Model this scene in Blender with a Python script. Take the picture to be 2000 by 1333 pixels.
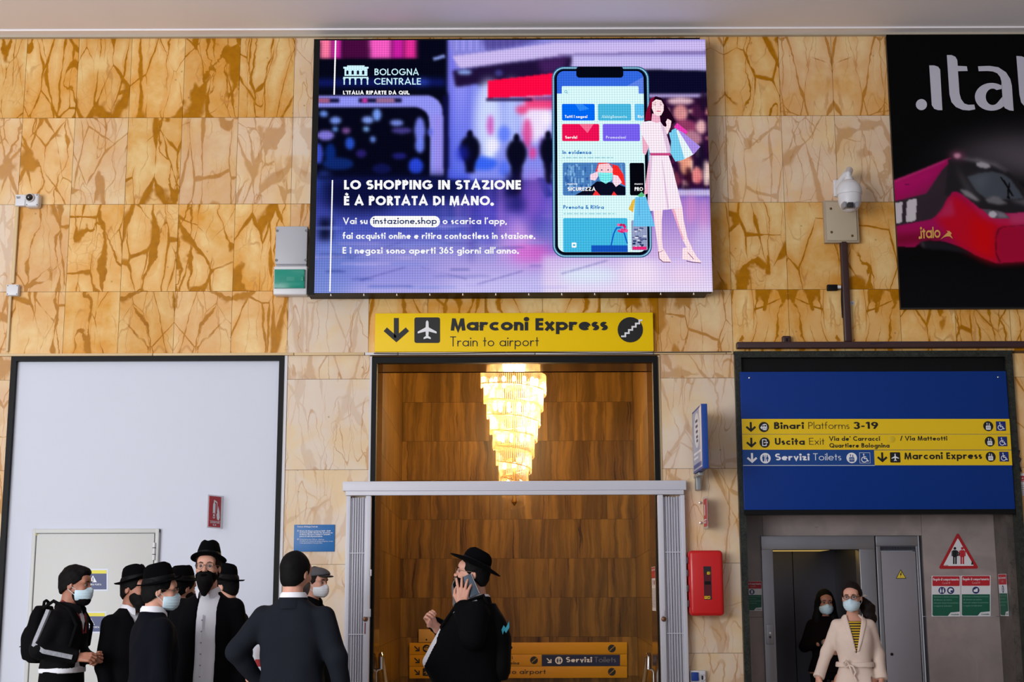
import bpy, bmesh, math, random
import numpy as np
from mathutils import Vector, Matrix
from math import pi, sin, cos, tan, radians

for _o in list(bpy.data.objects):
    bpy.data.objects.remove(_o)
SC = bpy.context.scene
COL = SC.collection

# ------------------------------------------------------------------ camera
F_PX, TILT, ROLL, EYE = 2745.0, radians(10.29), radians(0.18), 1.55
FWD = Vector((0, cos(TILT), sin(TILT)))
UP0 = Vector((0, -sin(TILT), cos(TILT)))
RT0 = Vector((1, 0, 0))
RT = RT0 * cos(ROLL) - UP0 * sin(ROLL)
UP = RT0 * sin(ROLL) + UP0 * cos(ROLL)
CAM = Vector((0, 0, EYE))
cam = bpy.data.cameras.new('camera')
cam.sensor_width = 36
cam.lens = F_PX / 2000 * 36
cam.clip_end = 200
camo = bpy.data.objects.new('camera', cam)
COL.objects.link(camo)
m = Matrix((RT, UP, -FWD)).transposed().to_4x4()
m.translation = CAM
camo.matrix_world = m
SC.camera = camo

# ------------------------------------------------------------------ world, daylight, exposure
SC.view_settings.view_transform = 'Standard'
SC.view_settings.look = 'None'
SC.view_settings.gamma = 1
SC.view_settings.exposure = 0.0
SC.cycles.use_denoising = True
SC.cycles.max_bounces = 8
SC.cycles.transparent_max_bounces = 24
SC.cycles.sample_clamp_indirect = 6
w = bpy.data.worlds.new('world')
SC.world = w
w.use_nodes = True
w.node_tree.nodes['Background'].inputs[0].default_value = (0.80, 0.86, 1.0, 1)
w.node_tree.nodes['Background'].inputs[1].default_value = 0.36


def area(name, loc, target, sx, sy, power, color):
    l = bpy.data.lights.new(name, 'AREA')
    l.shape = 'RECTANGLE'
    l.size, l.size_y = sx, sy
    l.energy = power
    l.color = color
    o = bpy.data.objects.new(name, l)
    COL.objects.link(o)
    o.location = loc
    o.rotation_euler = (Vector(target) - Vector(loc)).to_track_quat('-Z', 'Y').to_euler()
    return o


# tall glazed front of the hall, behind and to the left of the photographer
area('daylight_glazing', (-8.8, -1.0, 3.1), (-1.2, 13.2, 3.9), 8.0, 5.0, 1400, (0.97, 0.98, 1.0))

# ------------------------------------------------------------------ helpers
Y0 = 13.2                      # plane of the marble wall


def V(px, py, Y=Y0):
    d = FWD + RT * ((px - 1000) / F_PX) + UP * ((666.5 - py) / F_PX)
    return CAM + d * (Y / d.y)


def rect(px0, py0, px1, py1, Y=Y0):
    mx, my = (px0 + px1) / 2, (py0 + py1) / 2
    return V(px0, my, Y).x, V(px1, my, Y).x, V(mx, py1, Y).z, V(mx, py0, Y).z


def srgb(r, g, b):
    def f(c):
        c /= 255
        return c / 12.92 if c <= 0.04045 else ((c + 0.055) / 1.055) ** 2.4
    return (f(r), f(g), f(b))


MATS = {}


def mat(name, rgb, rough=0.5, metal=0.0, emit=0.0, spec=0.5, noise=0.0, nscale=20, bump=0.0, alpha=1.0, trans=0.0, coat=0.0):
    """A plain procedural material: principled with an optional noise break-up of the colour and a noise bump."""
    if name in MATS:
        return MATS[name]
    m = bpy.data.materials.new(name)
    m.use_nodes = True
    nt = m.node_tree
    b = nt.nodes['Principled BSDF']
    c = tuple(rgb) + (1,)
    b.inputs['Base Color'].default_value = c
    b.inputs['Roughness'].default_value = rough
    b.inputs['Metallic'].default_value = metal
    b.inputs['Specular IOR Level'].default_value = spec
    b.inputs['Alpha'].default_value = alpha
    b.inputs['Transmission Weight'].default_value = trans
    b.inputs['Coat Weight'].default_value = coat
    if emit:
        b.inputs['Emission Color'].default_value = c
        b.inputs['Emission Strength'].default_value = emit
    if noise or bump:
        tc = nt.nodes.new('ShaderNodeTexCoord')
        n = nt.nodes.new('ShaderNodeTexNoise')
        n.inputs['Scale'].default_value = nscale
        n.inputs['Detail'].default_value = 5
        nt.links.new(tc.outputs['Object'], n.inputs['Vector'])
        if noise:
            mx = nt.nodes.new('ShaderNodeMix')
            mx.data_type = 'RGBA'
            mx.inputs[6].default_value = tuple(v * (1 - noise) for v in rgb) + (1,)
            mx.inputs[7].default_value = tuple(min(1, v * (1 + noise)) for v in rgb) + (1,)
            nt.links.new(n.outputs['Fac'], mx.inputs[0])
            nt.links.new(mx.outputs[2], b.inputs['Base Color'])
        if bump:
            bp = nt.nodes.new('ShaderNodeBump')
            bp.inputs['Strength'].default_value = bump
            bp.inputs['Distance'].default_value = 0.01
            nt.links.new(n.outputs['Fac'], bp.inputs['Height'])
            nt.links.new(bp.outputs[0], b.inputs['Normal'])
    MATS[name] = m
    return m


def led_dots(nt, sock, strength):
    """The pitch of the LED modules as a fine dot pattern on the emission strength."""
    g = nt.nodes.new('ShaderNodeNewGeometry')
    sp = nt.nodes.new('ShaderNodeSeparateXYZ')
    nt.links.new(g.outputs['Position'], sp.inputs[0])
    f = []
    for ax in (0, 2):
        a = nt.nodes.new('ShaderNodeMath')
        a.operation = 'MULTIPLY'
        a.inputs[1].default_value = 2 * pi / 0.0245
        nt.links.new(sp.outputs[ax], a.inputs[0])
        b = nt.nodes.new('ShaderNodeMath')
        b.operation = 'SINE'
        nt.links.new(a.outputs[0], b.inputs[0])
        f.append(b.outputs[0])
    s = nt.nodes.new('ShaderNodeMath')
    s.operation = 'ADD'
    nt.links.new(f[0], s.inputs[0])
    nt.links.new(f[1], s.inputs[1])
    r = nt.nodes.new('ShaderNodeMath')
    r.operation = 'MULTIPLY_ADD'
    r.inputs[1].default_value = 0.11 * strength
    r.inputs[2].default_value = 0.97 * strength
    nt.links.new(s.outputs[0], r.inputs[0])
    nt.links.new(r.outputs[0], sock)


def glow(rgb, strength=1.0):
    """Emitting pixels of the LED wall in one colour (sRGB 0-255)."""
    k = 'led_%d_%d_%d_%.2f' % (rgb[0], rgb[1], rgb[2], strength)
    if k in MATS:
        return MATS[k]
    m = bpy.data.materials.new(k)
    m.use_nodes = True
    nt = m.node_tree
    nt.nodes.remove(nt.nodes['Principled BSDF'])
    e = nt.nodes.new('ShaderNodeEmission')
    e.inputs[0].default_value = srgb(*rgb) + (1,)
    led_dots(nt, e.inputs[1], strength)
    nt.links.new(e.outputs[0], nt.nodes['Material Output'].inputs[0])
    MATS[k] = m
    return m


def ink(rgb, rough=0.45):
    """Printed ink or vinyl in one colour (sRGB 0-255)."""
    return mat('ink_%d_%d_%d_%d' % (*rgb, int(rough * 100)), srgb(*rgb), rough)


class NT:
    """Tiny helper for wiring shader nodes."""
    def __init__(s, name):
        s.m = bpy.data.materials.new(name)
        s.m.use_nodes = True
        s.t = s.m.node_tree
        s.b = s.t.nodes['Principled BSDF']
        MATS[name] = s.m

    def n(s, kind, ins=(), **kw):
        nd = s.t.nodes.new('ShaderNode' + kind)
        for k, v in kw.items():
            setattr(nd, k, v)
        for k, v in (ins.items() if isinstance(ins, dict) else enumerate(ins)):
            s.put(nd.inputs[k], v)
        return nd

    def put(s, sock, v):
        if v is None:
            return
        if hasattr(v, 'is_linked') or hasattr(v, 'links'):
            s.t.links.new(v, sock)
        else:
            sock.default_value = v

    def math(s, op, a, b=None, c=None, clamp=False):
        nd = s.n('Math', (a, b, c), operation=op)
        nd.use_clamp = clamp
        return nd.outputs[0]

    def mix(s, f, a, b, blend='MIX'):
        nd = s.n('Mix', {0: f, 6: a, 7: b}, data_type='RGBA', blend_type=blend)
        return nd.outputs[2]

    def step(s, x, lo, hi):
        nd = s.n('MapRange', (x, lo, hi, 0.0, 1.0), interpolation_type='SMOOTHSTEP')
        return nd.outputs[0]

    def noise(s, v, scale, detail=3, dist=0.0, rough=0.55):
        return s.n('TexNoise', {'Vector': v, 'Scale': scale, 'Detail': detail, 'Distortion': dist, 'Roughness': rough})


def C(*rgb):
    return srgb(*rgb) + (1,)


# ------------------------------------------------------------------ object building
def link(name, data, parent=None, label=None, cat=None, group=None, kind=None, loc=None, rz=None):
    o = bpy.data.objects.new(name, data)
    COL.objects.link(o)
    if parent is not None:
        o.parent = parent
    if label:
        o['label'] = label
    if cat:
        o['category'] = cat
    if group:
        o['group'] = group
    if kind:
        o['kind'] = kind
    if loc is not None:
        o.location = loc
    if rz is not None:
        o.rotation_euler = (0, 0, rz)
    return o


def thing(name, label, cat, loc=(0, 0, 0), rz=0.0, group=None):
    return link(name, None, None, label, cat, group, None, loc, rz)


def world_off(p):
    """Where a parent stands (parents are unrotated wherever world coordinates are used)."""
    off = Vector((0, 0, 0))
    while p is not None:
        off = off + p.location
        p = p.parent
    return off


class MB:
    """Collects shapes for ONE mesh object; coordinates are world coordinates unless origin is given."""
    def __init__(s):
        s.v, s.f, s.mi, s.ms, s.sm = [], [], [], [], []

    def slot(s, m):
        if m not in s.ms:
            s.ms.append(m)
        return s.ms.index(m)

    def add(s, vs, fs, m, smooth=False):
        b = len(s.v)
        s.v += [tuple(p) for p in vs]
        k = s.slot(m)
        for f in fs:
            s.f.append(tuple(i + b for i in f))
            s.mi.append(k)
            s.sm.append(smooth)

    def box(s, x0, x1, y0, y1, z0, z1, m, bev=0.0):
        if bev:
            bm = bmesh.new()
            bmesh.ops.create_cube(bm, size=1)
            for v in bm.verts:
                v.co = Vector(((x0 + x1) / 2 + v.co.x * (x1 - x0), (y0 + y1) / 2 + v.co.y * (y1 - y0), (z0 + z1) / 2 + v.co.z * (z1 - z0)))
            bmesh.ops.bevel(bm, geom=bm.edges[:], offset=bev, segments=3, profile=0.5, affect='EDGES')
            s.bm(bm, m, True)
            return
        vs = [(x, y, z) for z in (z0, z1) for y in (y0, y1) for x in (x0, x1)]
        s.add(vs, [(0, 1, 5, 4), (1, 3, 7, 5), (3, 2, 6, 7), (2, 0, 4, 6), (4, 5, 7, 6), (0, 2, 3, 1)], m)

    def bm(s, bm, m, smooth=False):
        bm.verts.index_update()
        s.add([v.co for v in bm.verts], [[v.index for v in f.verts] for f in bm.faces], m, smooth)
        bm.free()

    def prism(s, pts, y0, y1, m):
        """XZ outline pushed from y0 (front) to y1 (back)."""
        n = len(pts)
        a = sum(pts[i][0] * pts[(i + 1) % n][1] - pts[(i + 1) % n][0] * pts[i][1] for i in range(n))
        if a < 0:
            pts = pts[::-1]
        vs = [(x, y0, z) for x, z in pts] + [(x, y1, z) for x, z in pts]
        fs = [tuple(range(n)), tuple(range(2 * n - 1, n - 1, -1))]
        fs += [(i, n + i, n + (i + 1) % n, (i + 1) % n) for i in range(n)]
        s.add(vs, fs, m)

    def tube(s, pts, r, m, seg=10, caps=True, flat=None):
        pts = [Vector(p) for p in pts]
        rs = r if isinstance(r, (list, tuple)) else [r] * len(pts)
        vs, fs = [], []
        prev = None
        for i, p in enumerate(pts):
            t = (pts[min(i + 1, len(pts) - 1)] - pts[max(i - 1, 0)]).normalized()
            if prev is None:
                u = t.orthogonal().normalized()
            else:
                u = (prev - t * prev.dot(t)).normalized()
            prev = u
            q = t.cross(u)
            for k in range(seg):
                a = 2 * pi * k / seg
                vs.append(p + (u * cos(a) + q * sin(a)) * rs[i])
        for i in range(len(pts) - 1):
            for k in range(seg):
                a, b = i * seg + k, i * seg + (k + 1) % seg
                fs.append((a, b, b + seg, a + seg))
        if caps:
            fs.append(tuple(range(seg - 1, -1, -1)))
            fs.append(tuple((len(pts) - 1) * seg + k for k in range(seg)))
        s.add(vs, fs, m, True)

    def lathe(s, prof, c, m, seg=24, axis='z', sx=1.0, sy=1.0):
        """prof: (radius, height) pairs around an axis through c."""
        vs, fs = [], []
        for r, h in prof:
            for k in range(seg):
                a = 2 * pi * k / seg
                p = (r * cos(a) * sx, r * sin(a) * sy, h)
                if axis == 'y':
                    p = (p[0], h, p[1])
                elif axis == 'x':
                    p = (h, p[0], p[1])
                vs.append((c[0] + p[0], c[1] + p[1], c[2] + p[2]))
        for i in range(len(prof) - 1):
            for k in range(seg):
                a, b = i * seg + k, i * seg + (k + 1) % seg
                fs.append((a, b, b + seg, a + seg))
        fs.append(tuple(range(seg - 1, -1, -1)))
        fs.append(tuple((len(prof) - 1) * seg + k for k in range(seg)))
        s.add(vs, fs, m, True)

    def ball(s, c, r, m, seg=20, rings=12, sz=1.0, sy=1.0):
        s.lathe([(max(1e-4, r * sin(pi * i / rings)), -r * sz * cos(pi * i / rings)) for i in range(rings + 1)], c, m, seg, 'z', 1, sy)

    def build(s, name, parent=None, label=None, cat=None, group=None, kind=None, origin=None, fix=True):
        me = bpy.data.meshes.new(name)
        off = Vector(origin) if origin is not None else world_off(parent)
        me.from_pydata([Vector(p) - off for p in s.v], [], s.f)
        for m in s.ms:
            me.materials.append(m)
        me.polygons.foreach_set('material_index', s.mi)
        me.polygons.foreach_set('use_smooth', s.sm)
        if fix:
            bm = bmesh.new()
            bm.from_mesh(me)
            bmesh.ops.recalc_face_normals(bm, faces=bm.faces)
            bm.to_mesh(me)
            bm.free()
        me.update()
        o = link(name, me, parent, label, cat, group, kind)
        if parent is None:
            o.location = off
        if any(s.sm):
            me.set_sharp_from_angle(angle=radians(40))
        return o


# ------------------------------------------------------------------ stroke lettering (geometric sans drawn from lines and arcs)
def arc(cx, cy, rx, ry, a0, a1, n=18):
    return [(cx + rx * cos(radians(a0 + (a1 - a0) * i / n)), cy + ry * sin(radians(a0 + (a1 - a0) * i / n))) for i in range(n + 1)]


def glyph(ch, w, xh):
    """(advance width, strokes) with cap height 1, stroke width w, x-height xh. Strokes are centre lines; a list whose first point
    equals its last is closed."""
    h = w / 2
    A, D = 1.04, -0.30
    S = []
    rx, ry = xh * 0.52 + h * 0.25, xh / 2
    ox, oy = rx - h, ry - h
    W = 2 * rx

    def ring(cx=rx, cy=ry):
        S.append(arc(cx, cy, ox, oy, 0, 360, 32))

    def ln(*p):
        S.append(list(p))
    if ch == ' ':
        return 0.34, S
    if ch == 'o':
        ring(); return W, S
    if ch == 'a':
        ring(); ln((W - h, 0), (W - h, xh)); return W, S
    if ch in 'à':
        ring(); ln((W - h, 0), (W - h, xh)); ln((rx - .15, xh + .3), (rx + .08, xh + .1)); return W, S
    if ch == 'b':
        ring(); ln((h, 0), (h, A)); return W, S
    if ch == 'd':
        ring(); ln((W - h, 0), (W - h, A)); return W, S
    if ch == 'p':
        ring(); ln((h, D), (h, xh)); return W, S
    if ch == 'q':
        ring(); ln((W - h, D), (W - h, xh)); return W, S
    if ch == 'g':
        ring(); S.append([(W - h, xh), (W - h, -0.08)] + arc(rx, -0.08, ox, 0.22 - h * .6, 0, -150, 12)); return W, S
    if ch == 'c':
        S.append(arc(rx, ry, ox, oy, 52, 308)); return W * 0.86, S
    if ch == 'e':
        S.append([(w * .6, ry + h * .1), (W - h, ry + h * .1)]); S.append(arc(rx, ry, ox, oy, 4, 318, 26)); return W * 0.98, S
    if ch == 'i':
        ln((h, 0), (h, xh)); S.append(arc(h, xh + .22, h * .55, h * .55, 0, 360, 12)); return w, S
    if ch == 'l':
        ln((h, 0), (h, A)); return w, S
    if ch == 't':
        ln((h + .12, 0), (h + .12, .9)); ln((0, xh - h * .8), (w + .24, xh - h * .8)); return w + .24, S
    if ch == 'f':
        S.append([(h + .1, 0), (h + .1, A - .2)] + arc(h + .1 + .2, A - .2, .2, .2 - h * .8, 180, 80, 8)); ln((0, xh - h * .8), (w + .26, xh - h * .8)); return w + .28, S
    if ch == 'r':
        ln((h, 0), (h, xh)); S.append([(h, xh * .45)] + arc(h + xh * .36, xh * .45, xh * .36, xh * .55 - h, 180, 55, 9)); return w + xh * .48, S
    if ch in 'nh':
        b = xh * .82 + h * .5
        ln((h, 0), (h, A if ch == 'h' else xh)); S.append([(h, xh - b / 2)] + arc(b / 2, xh - b / 2, b / 2 - h, b / 2 - h, 180, 0, 14) + [(b - h, 0)]); return b, S
    if ch == 'u':
        b = xh * .82 + h * .5
        ln((b - h, 0), (b - h, xh)); S.append([(h, xh), (h, b / 2)] + arc(b / 2, b / 2, b / 2 - h, b / 2 - h, 180, 360, 14)); return b, S
    if ch == 'm':
        b = xh * .78 + h * .3
        ln((h, 0), (h, xh))
        for k in (0, 1):
            o = k * (b - w)
            S.append([(o + h, xh - b / 2)] + arc(o + b / 2, xh - b / 2, b / 2 - h, b / 2 - h, 180, 0, 12) + [(o + b - h, 0)])
        return 2 * b - w, S
    if ch in 'sS':
        H = xh if ch == 's' else 1
        r = H * .27
        k = 1.0 if ch == 's' else 1.05
        r1, r2 = (H - w) * .245, (H - w) * .255
        bx = r * k + h * .5
        up = arc(bx, H - h - r1, bx - h, r1, 38, 260, 14)
        dn = arc(bx, h + r2, bx - h, r2, 80, -142, 14)
        S.append(up + dn); return bx * 2, S
    if ch in 'vV':
        H = xh if ch == 'v' else 1
        b = H * .82 + h; ln((h * .9, H), (b / 2, h * .5), (b - h * .9, H)); return b, S
    if ch in 'wW':
        H = xh if ch == 'w' else 1
        b = H * 1.25 + w; q = b / 4
        ln((h * .8, H), (q + h * .2, h * .5), (2 * q, H - h * .5), (3 * q - h * .2, h * .5), (b - h * .8, H)); return b, S
    if ch == 'x':
        b = xh * .8 + h; ln((h * .8, 0), (b - h * .8, xh)); ln((h * .8, xh), (b - h * .8, 0)); return b, S
    if ch == 'X':
        ln((h * .8, 0), (.75, 1)); ln((h * .8, 1), (.75, 0)); return .8, S
    if ch == 'y':
        b = xh * .85 + h; ln((h * .8, xh), (b / 2, h * .2)); ln((b - h * .8, xh), (b * .3, D)); return b, S
    if ch in 'zZ':
        H, b = (xh, xh * .78 + h * .4) if ch == 'z' else (1, .74)
        ln((0, H - h), (b - w * .55, H - h)); ln((b - h * 1.05, H - h), (h * 1.05, h)); ln((w * .5, h), (b, h)); return b, S
    if ch == 'k':
        ln((h, 0), (h, A)); ln((h, xh * .42), (xh * .75, xh)); ln((xh * .3, xh * .55), (xh * .85, 0)); return xh * .9, S
    if ch == 'j':
        ln((h, D), (h, xh)); S.append(arc(h, xh + .22, h * .55, h * .55, 0, 360, 12)); return w, S
    R, Rh = .5, .5 - h
    if ch == 'A':
        b = .8 + h; ln((h * .9, 0), (b / 2, 1 - h * .3), (b - h * .9, 0)); ln((b * .24, .3), (b * .76, .3)); return b, S
    if ch in 'BPRD':
        ln((h, 0), (h, 1))
        if ch == 'D':
            S.append([(h, h), (.25, h)] + arc(.25, .5, .52 - h, .5 - h, -90, 90, 18) + [(h, 1 - h)]); return .77, S
        z = .45 if ch != 'B' else .53
        S.append([(h, 1 - h), (.28, 1 - h)] + arc(.28, (1 + z) / 2 - h * .1, .29 - h, (1 - z) / 2 - h * .9, 90, -90, 12) + [(h, z)])
        if ch == 'B':
            S.append([(h, z), (.3, z)] + arc(.3, z / 2 + h / 2, .32 - h, z / 2 - h / 2, 90, -90, 12) + [(h, h)]); return .62, S
        if ch == 'R':
            ln((.26, z), (.6 - h * .3, 0)); return .62, S
        return .57, S
    if ch == 'C':
        S.append(arc(R, .5, Rh, Rh, 45, 315, 24)); return .84, S
    if ch == 'G':
        S.append(arc(R, .5, Rh, Rh, 42, 352, 26)); ln((.52, .46), (1 - h * .6, .46)); return 1.0, S
    if ch in 'OQ':
        S.append(arc(R, .5, Rh, Rh, 0, 360, 36))
        if ch == 'Q':
            ln((.58, .32), (.95, -.02))
        return 1.0, S
    if ch in 'EÈF':
        b = .52
        ln((h, 0), (h, 1)); ln((h, 1 - h), (b, 1 - h)); ln((h, .52), (b * .95, .52))
        if ch != 'F':
            ln((h, h), (b, h))
        if ch == 'È':
            ln((.16, 1.28), (.38, 1.1))
        return b, S
    if ch == 'H':
        ln((h, 0), (h, 1)); ln((.72 - h, 0), (.72 - h, 1)); ln((h, .52), (.72 - h, .52)); return .72, S
    if ch == 'I':
        ln((h, 0), (h, 1)); return w, S
    if ch == 'L':
        ln((h, 0), (h, 1)); ln((h, h), (.48, h)); return .48, S
    if ch == 'M':
        b = .98; ln((h, 0), (.1 + h, 1)); ln((b - h, 0), (b - .1 - h, 1)); ln((.1 + h, 1 - h * .4), (b / 2, h * .6), (b - .1 - h, 1 - h * .4)); return b, S
    if ch == 'N':
        b = .76; ln((h, 0), (h, 1)); ln((b - h, 0), (b - h, 1)); ln((h, 1 - h * .3), (b - h, h * .3)); return b, S
    if ch == 'T':
        ln((.29, 0), (.29, 1)); ln((0, 1 - h), (.58, 1 - h)); return .58, S
    if ch == 'U':
        S.append([(h, 1), (h, .34)] + arc(.34, .34, .34 - h, .34 - h, 180, 360, 16) + [(.68 - h, 1)]); return .68, S
    if ch == '1':
        ln((.26, 0), (.26, 1)); ln((.02, .78), (.26, .97)); return .26 + h, S
    if ch == '3':
        S.append(arc(.28, .75 - h * .4, .25 - h * .6, .25 - h * .6, 160, -90, 14)); S.append(arc(.28, .28, .3 - h, .27 - h * .4, 90, -160, 14)); return .58, S
    if ch == '9':
        S.append(arc(.31, .68, .31 - h, .32 - h, 0, 360, 24)); ln((.61 - h * .6, .6), (.24, 0)); return .62, S
    if ch == '6':
        S.append(arc(.31, .32, .31 - h, .32 - h, 0, 360, 24)); ln((.01 + h * .6, .4), (.38, 1)); return .62, S
    if ch == '5':
        ln((.5, 1 - h), (.2, 1 - h), (.13, .56)); S.append(arc(.26, .32, .31 - h, .32 - h, 120, -150, 14)); return .57, S
    if ch == '0':
        S.append(arc(.3, .5, .3 - h, .5 - h, 0, 360, 24)); return .6, S
    if ch == '2':
        S.append(arc(.28, .7, .28 - h, .3 - h, 170, -20, 10) + [(.05 + h, h)]); ln((0, h), (.55, h)); return .56, S
    if ch == '4':
        ln((.42, 0), (.42, 1)); ln((.42, .95), (.04, .28)); ln((0, .24), (.58, .24)); return .58, S
    if ch == '7':
        ln((0, 1 - h), (.52, 1 - h)); ln((.5 - h * .6, 1 - h), (.16, 0)); return .54, S
    if ch == '8':
        S.append(arc(.28, .76, .24 - h, .24 - h, 0, 360, 20)); S.append(arc(.28, .27, .28 - h, .27 - h, 0, 360, 20)); return .56, S
    if ch == '.':
        S.append(arc(h, h, h * .55, h * .55, 0, 360, 10)); return w, S
    if ch == ':':
        S.append(arc(h, h, h * .5, h * .5, 0, 360, 10)); S.append(arc(h, xh - h, h * .5, h * .5, 0, 360, 10)); return w, S
    if ch == ',':
        ln((h * 1.2, w), (h * .3, -.14)); return w, S
    if ch == "'":
        ln((h * 1.3, 1.02), (h * .6, .74)); return w, S
    if ch == '-':
        ln((0, .36), (.3, .36)); return .3, S
    if ch == '/':
        ln((0, -.05), (.36, 1.05)); return .36, S
    if ch == '&':
        S.append(arc(.3, .77, .19 - h * .5, .23 - h, -30, 230, 14) + [(.68, 0)]); S.append(arc(.3, .27, .29 - h, .27 - h, 110, 340, 14) + [(.66, .42)]); return .7, S
    ln((h, 0), (h, xh)); return w, S


def ribbon(pts, w):
    """Outline quads of a stroke of width w along pts (list of quads)."""
    closed = len(pts) > 3 and abs(pts[0][0] - pts[-1][0]) < 1e-6 and abs(pts[0][1] - pts[-1][1]) < 1e-6
    P = [Vector((p[0], p[1])) for p in pts]
    if closed:
        P = P[:-1]
    n = len(P)
    L = []
    for i in range(n):
        a = P[i - 1] if (i > 0 or closed) else None
        b = P[(i + 1) % n] if (i < n - 1 or closed) else None
        d0 = (P[i] - a).normalized() if a is not None else None
        d1 = (b - P[i]).normalized() if b is not None else None
        if d0 is None:
            d0 = d1
        if d1 is None:
            d1 = d0
        n0, n1 = Vector((-d0.y, d0.x)), Vector((-d1.y, d1.x))
        mm = n0 + n1
        if mm.length < 1e-4:
            mm = n0.copy()
        mm.normalize()
        k = min(2.2, 1 / max(0.3, mm.dot(n0)))
        L.append((P[i] + mm * (w / 2 * k), P[i] - mm * (w / 2 * k)))
    out = []
    for i in range(n if closed else n - 1):
        j = (i + 1) % n
        d = P[j] - P[i]
        a0, b0, b1, a1 = L[i][0], L[i][1], L[j][1], L[j][0]
        if (a1 - a0).dot(d) <= 0:                       # inside of a tight bend: close to a point
            a0 = a1 = (a0 + a1) / 2
        if (b1 - b0).dot(d) <= 0:
            b0 = b1 = (b0 + b1) / 2
        q = [a0, b0, b1, a1]
        out.append([p for k, p in enumerate(q) if (p - q[k - 1]).length > 1e-7])
    return [q for q in out if len(q) > 2]


class Art:
    """Flat print on a sign: shapes given in the sign's own 2-D coordinates, fn maps (x, y, layer) to a point of the sign's face."""
    def __init__(s, fn):
        s.fn = fn
        s.mb = MB()

    def poly(s, pts, m, layer=1):
        s.mb.add([s.fn(p[0], p[1], layer) for p in pts], [tuple(range(len(pts)))], m)
        return s

    def rect(s, x0, y0, x1, y1, m, layer=1):
        return s.poly([(x0, y0), (x1, y0), (x1, y1), (x0, y1)], m, layer)

    def disc(s, cx, cy, r, m, layer=1, ry=None):
        return s.poly(arc(cx, cy, r, ry or r, 0, 345, 23), m, layer)

    def rrect(s, x0, y0, x1, y1, r, m, layer=1, n=6):
        p = arc(x1 - r, y1 - r, r, r, 0, 90, n) + arc(x0 + r, y1 - r, r, r, 90, 180, n) + arc(x0 + r, y0 + r, r, r, 180, 270, n) + arc(x1 - r, y0 + r, r, r, 270, 360, n)
        return s.poly(p, m, layer)

    def line(s, pts, w, m, layer=1):
        for k_, q in enumerate(ribbon(pts, w)):
            s.poly(q, m, layer + .10 * (k_ % 2))
        return s

    def text(s, txt, x0, y, cap, m, w=0.16, x1=None, xh=0.62, gap=0.11, layer=2, y1=None, slant=0.0, down=True):
        """Text from x0 to x1 on the baseline y (to y1 at the far end); y grows downwards when down."""
        x = 0
        runs = []
        for ch in txt:
            adv, st = glyph(ch, w, xh)
            runs.append((x, st))
            x += adv + (gap if ch != ' ' else 0.06)
        x -= gap
        sx = (x1 - x0) / x if x1 is not None else cap
        sg = -1 if down else 1
        dy = ((y1 - y) / x) if y1 is not None else 0.0
        for ox, st in runs:
            for n_, line in enumerate(st):
                for k_, q in enumerate(ribbon(line, w)):     # strokes that cross lie a hair apart
                    s.poly([(x0 + (ox + p.x + slant * p.y) * sx, y + sg * p.y * cap + dy * (ox + p.x)) for p in q], m, layer + .24 * n_ + .10 * (k_ % 2))
        return s

    def emit(s, name, parent=None, **kw):
        o = s.mb.build(name, parent, fix=False, **kw)
        return o


def face_at(Y, step=0.0015):
    """Photo coordinates laid on the plane Y (a sign face parallel to the wall)."""
    return lambda x, y, l: V(x, y, Y - l * step)


def raster_grid(name, cv, Y, material, parent, xo=0.0, zo=0.0):
    """A printed or shown picture on the plane Y: the canvas colours are kept as the colour of the picture's own fine mesh."""
    px = cv.p
    h, wd, _ = px.shape
    xs = np.linspace(cv.x0, cv.x1, wd + 1)
    ys = np.linspace(cv.y0, cv.y1, h + 1)
    P = np.zeros((h + 1, wd + 1, 3))
    P[..., 0] = np.array([V(a, cv.y0, Y).x for a in xs])[None, :]
    P[..., 1] = Y
    P[..., 2] = np.array([V(1000, a, Y).z for a in ys])[:, None]
    P = P - np.array(world_off(parent))
    idx = np.arange((h + 1) * (wd + 1)).reshape(h + 1, wd + 1)
    q = np.stack([idx[:-1, :-1], idx[1:, :-1], idx[1:, 1:], idx[:-1, 1:]], -1).reshape(-1)
    me = bpy.data.meshes.new(name)
    nf = h * wd
    me.vertices.add((h + 1) * (wd + 1))
    me.vertices.foreach_set('co', P.reshape(-1).astype(np.float32))
    me.loops.add(nf * 4)
    me.loops.foreach_set('vertex_index', q.astype(np.int32))
    me.polygons.add(nf)
    me.polygons.foreach_set('loop_start', (np.arange(nf) * 4).astype(np.int32))
    me.polygons.foreach_set('loop_total', np.full(nf, 4, np.int32))
    me.update(calc_edges=True)
    p = np.clip(px, 0, 1)
    lin = np.where(p <= 0.04045, p / 12.92, ((p + 0.055) / 1.055) ** 2.4)
    # colour on the vertices so that the picture blends smoothly
    e = np.pad(lin, ((0, 1), (0, 1), (0, 0)), 'edge')
    ca = np.ones((h + 1, wd + 1, 4), np.float32)
    ca[..., :3] = e
    at = me.color_attributes.new('picture', 'FLOAT_COLOR', 'POINT')
    at.data.foreach_set('color', ca.reshape(-1))
    me.materials.append(material)
    return link(name, me, parent)


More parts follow.
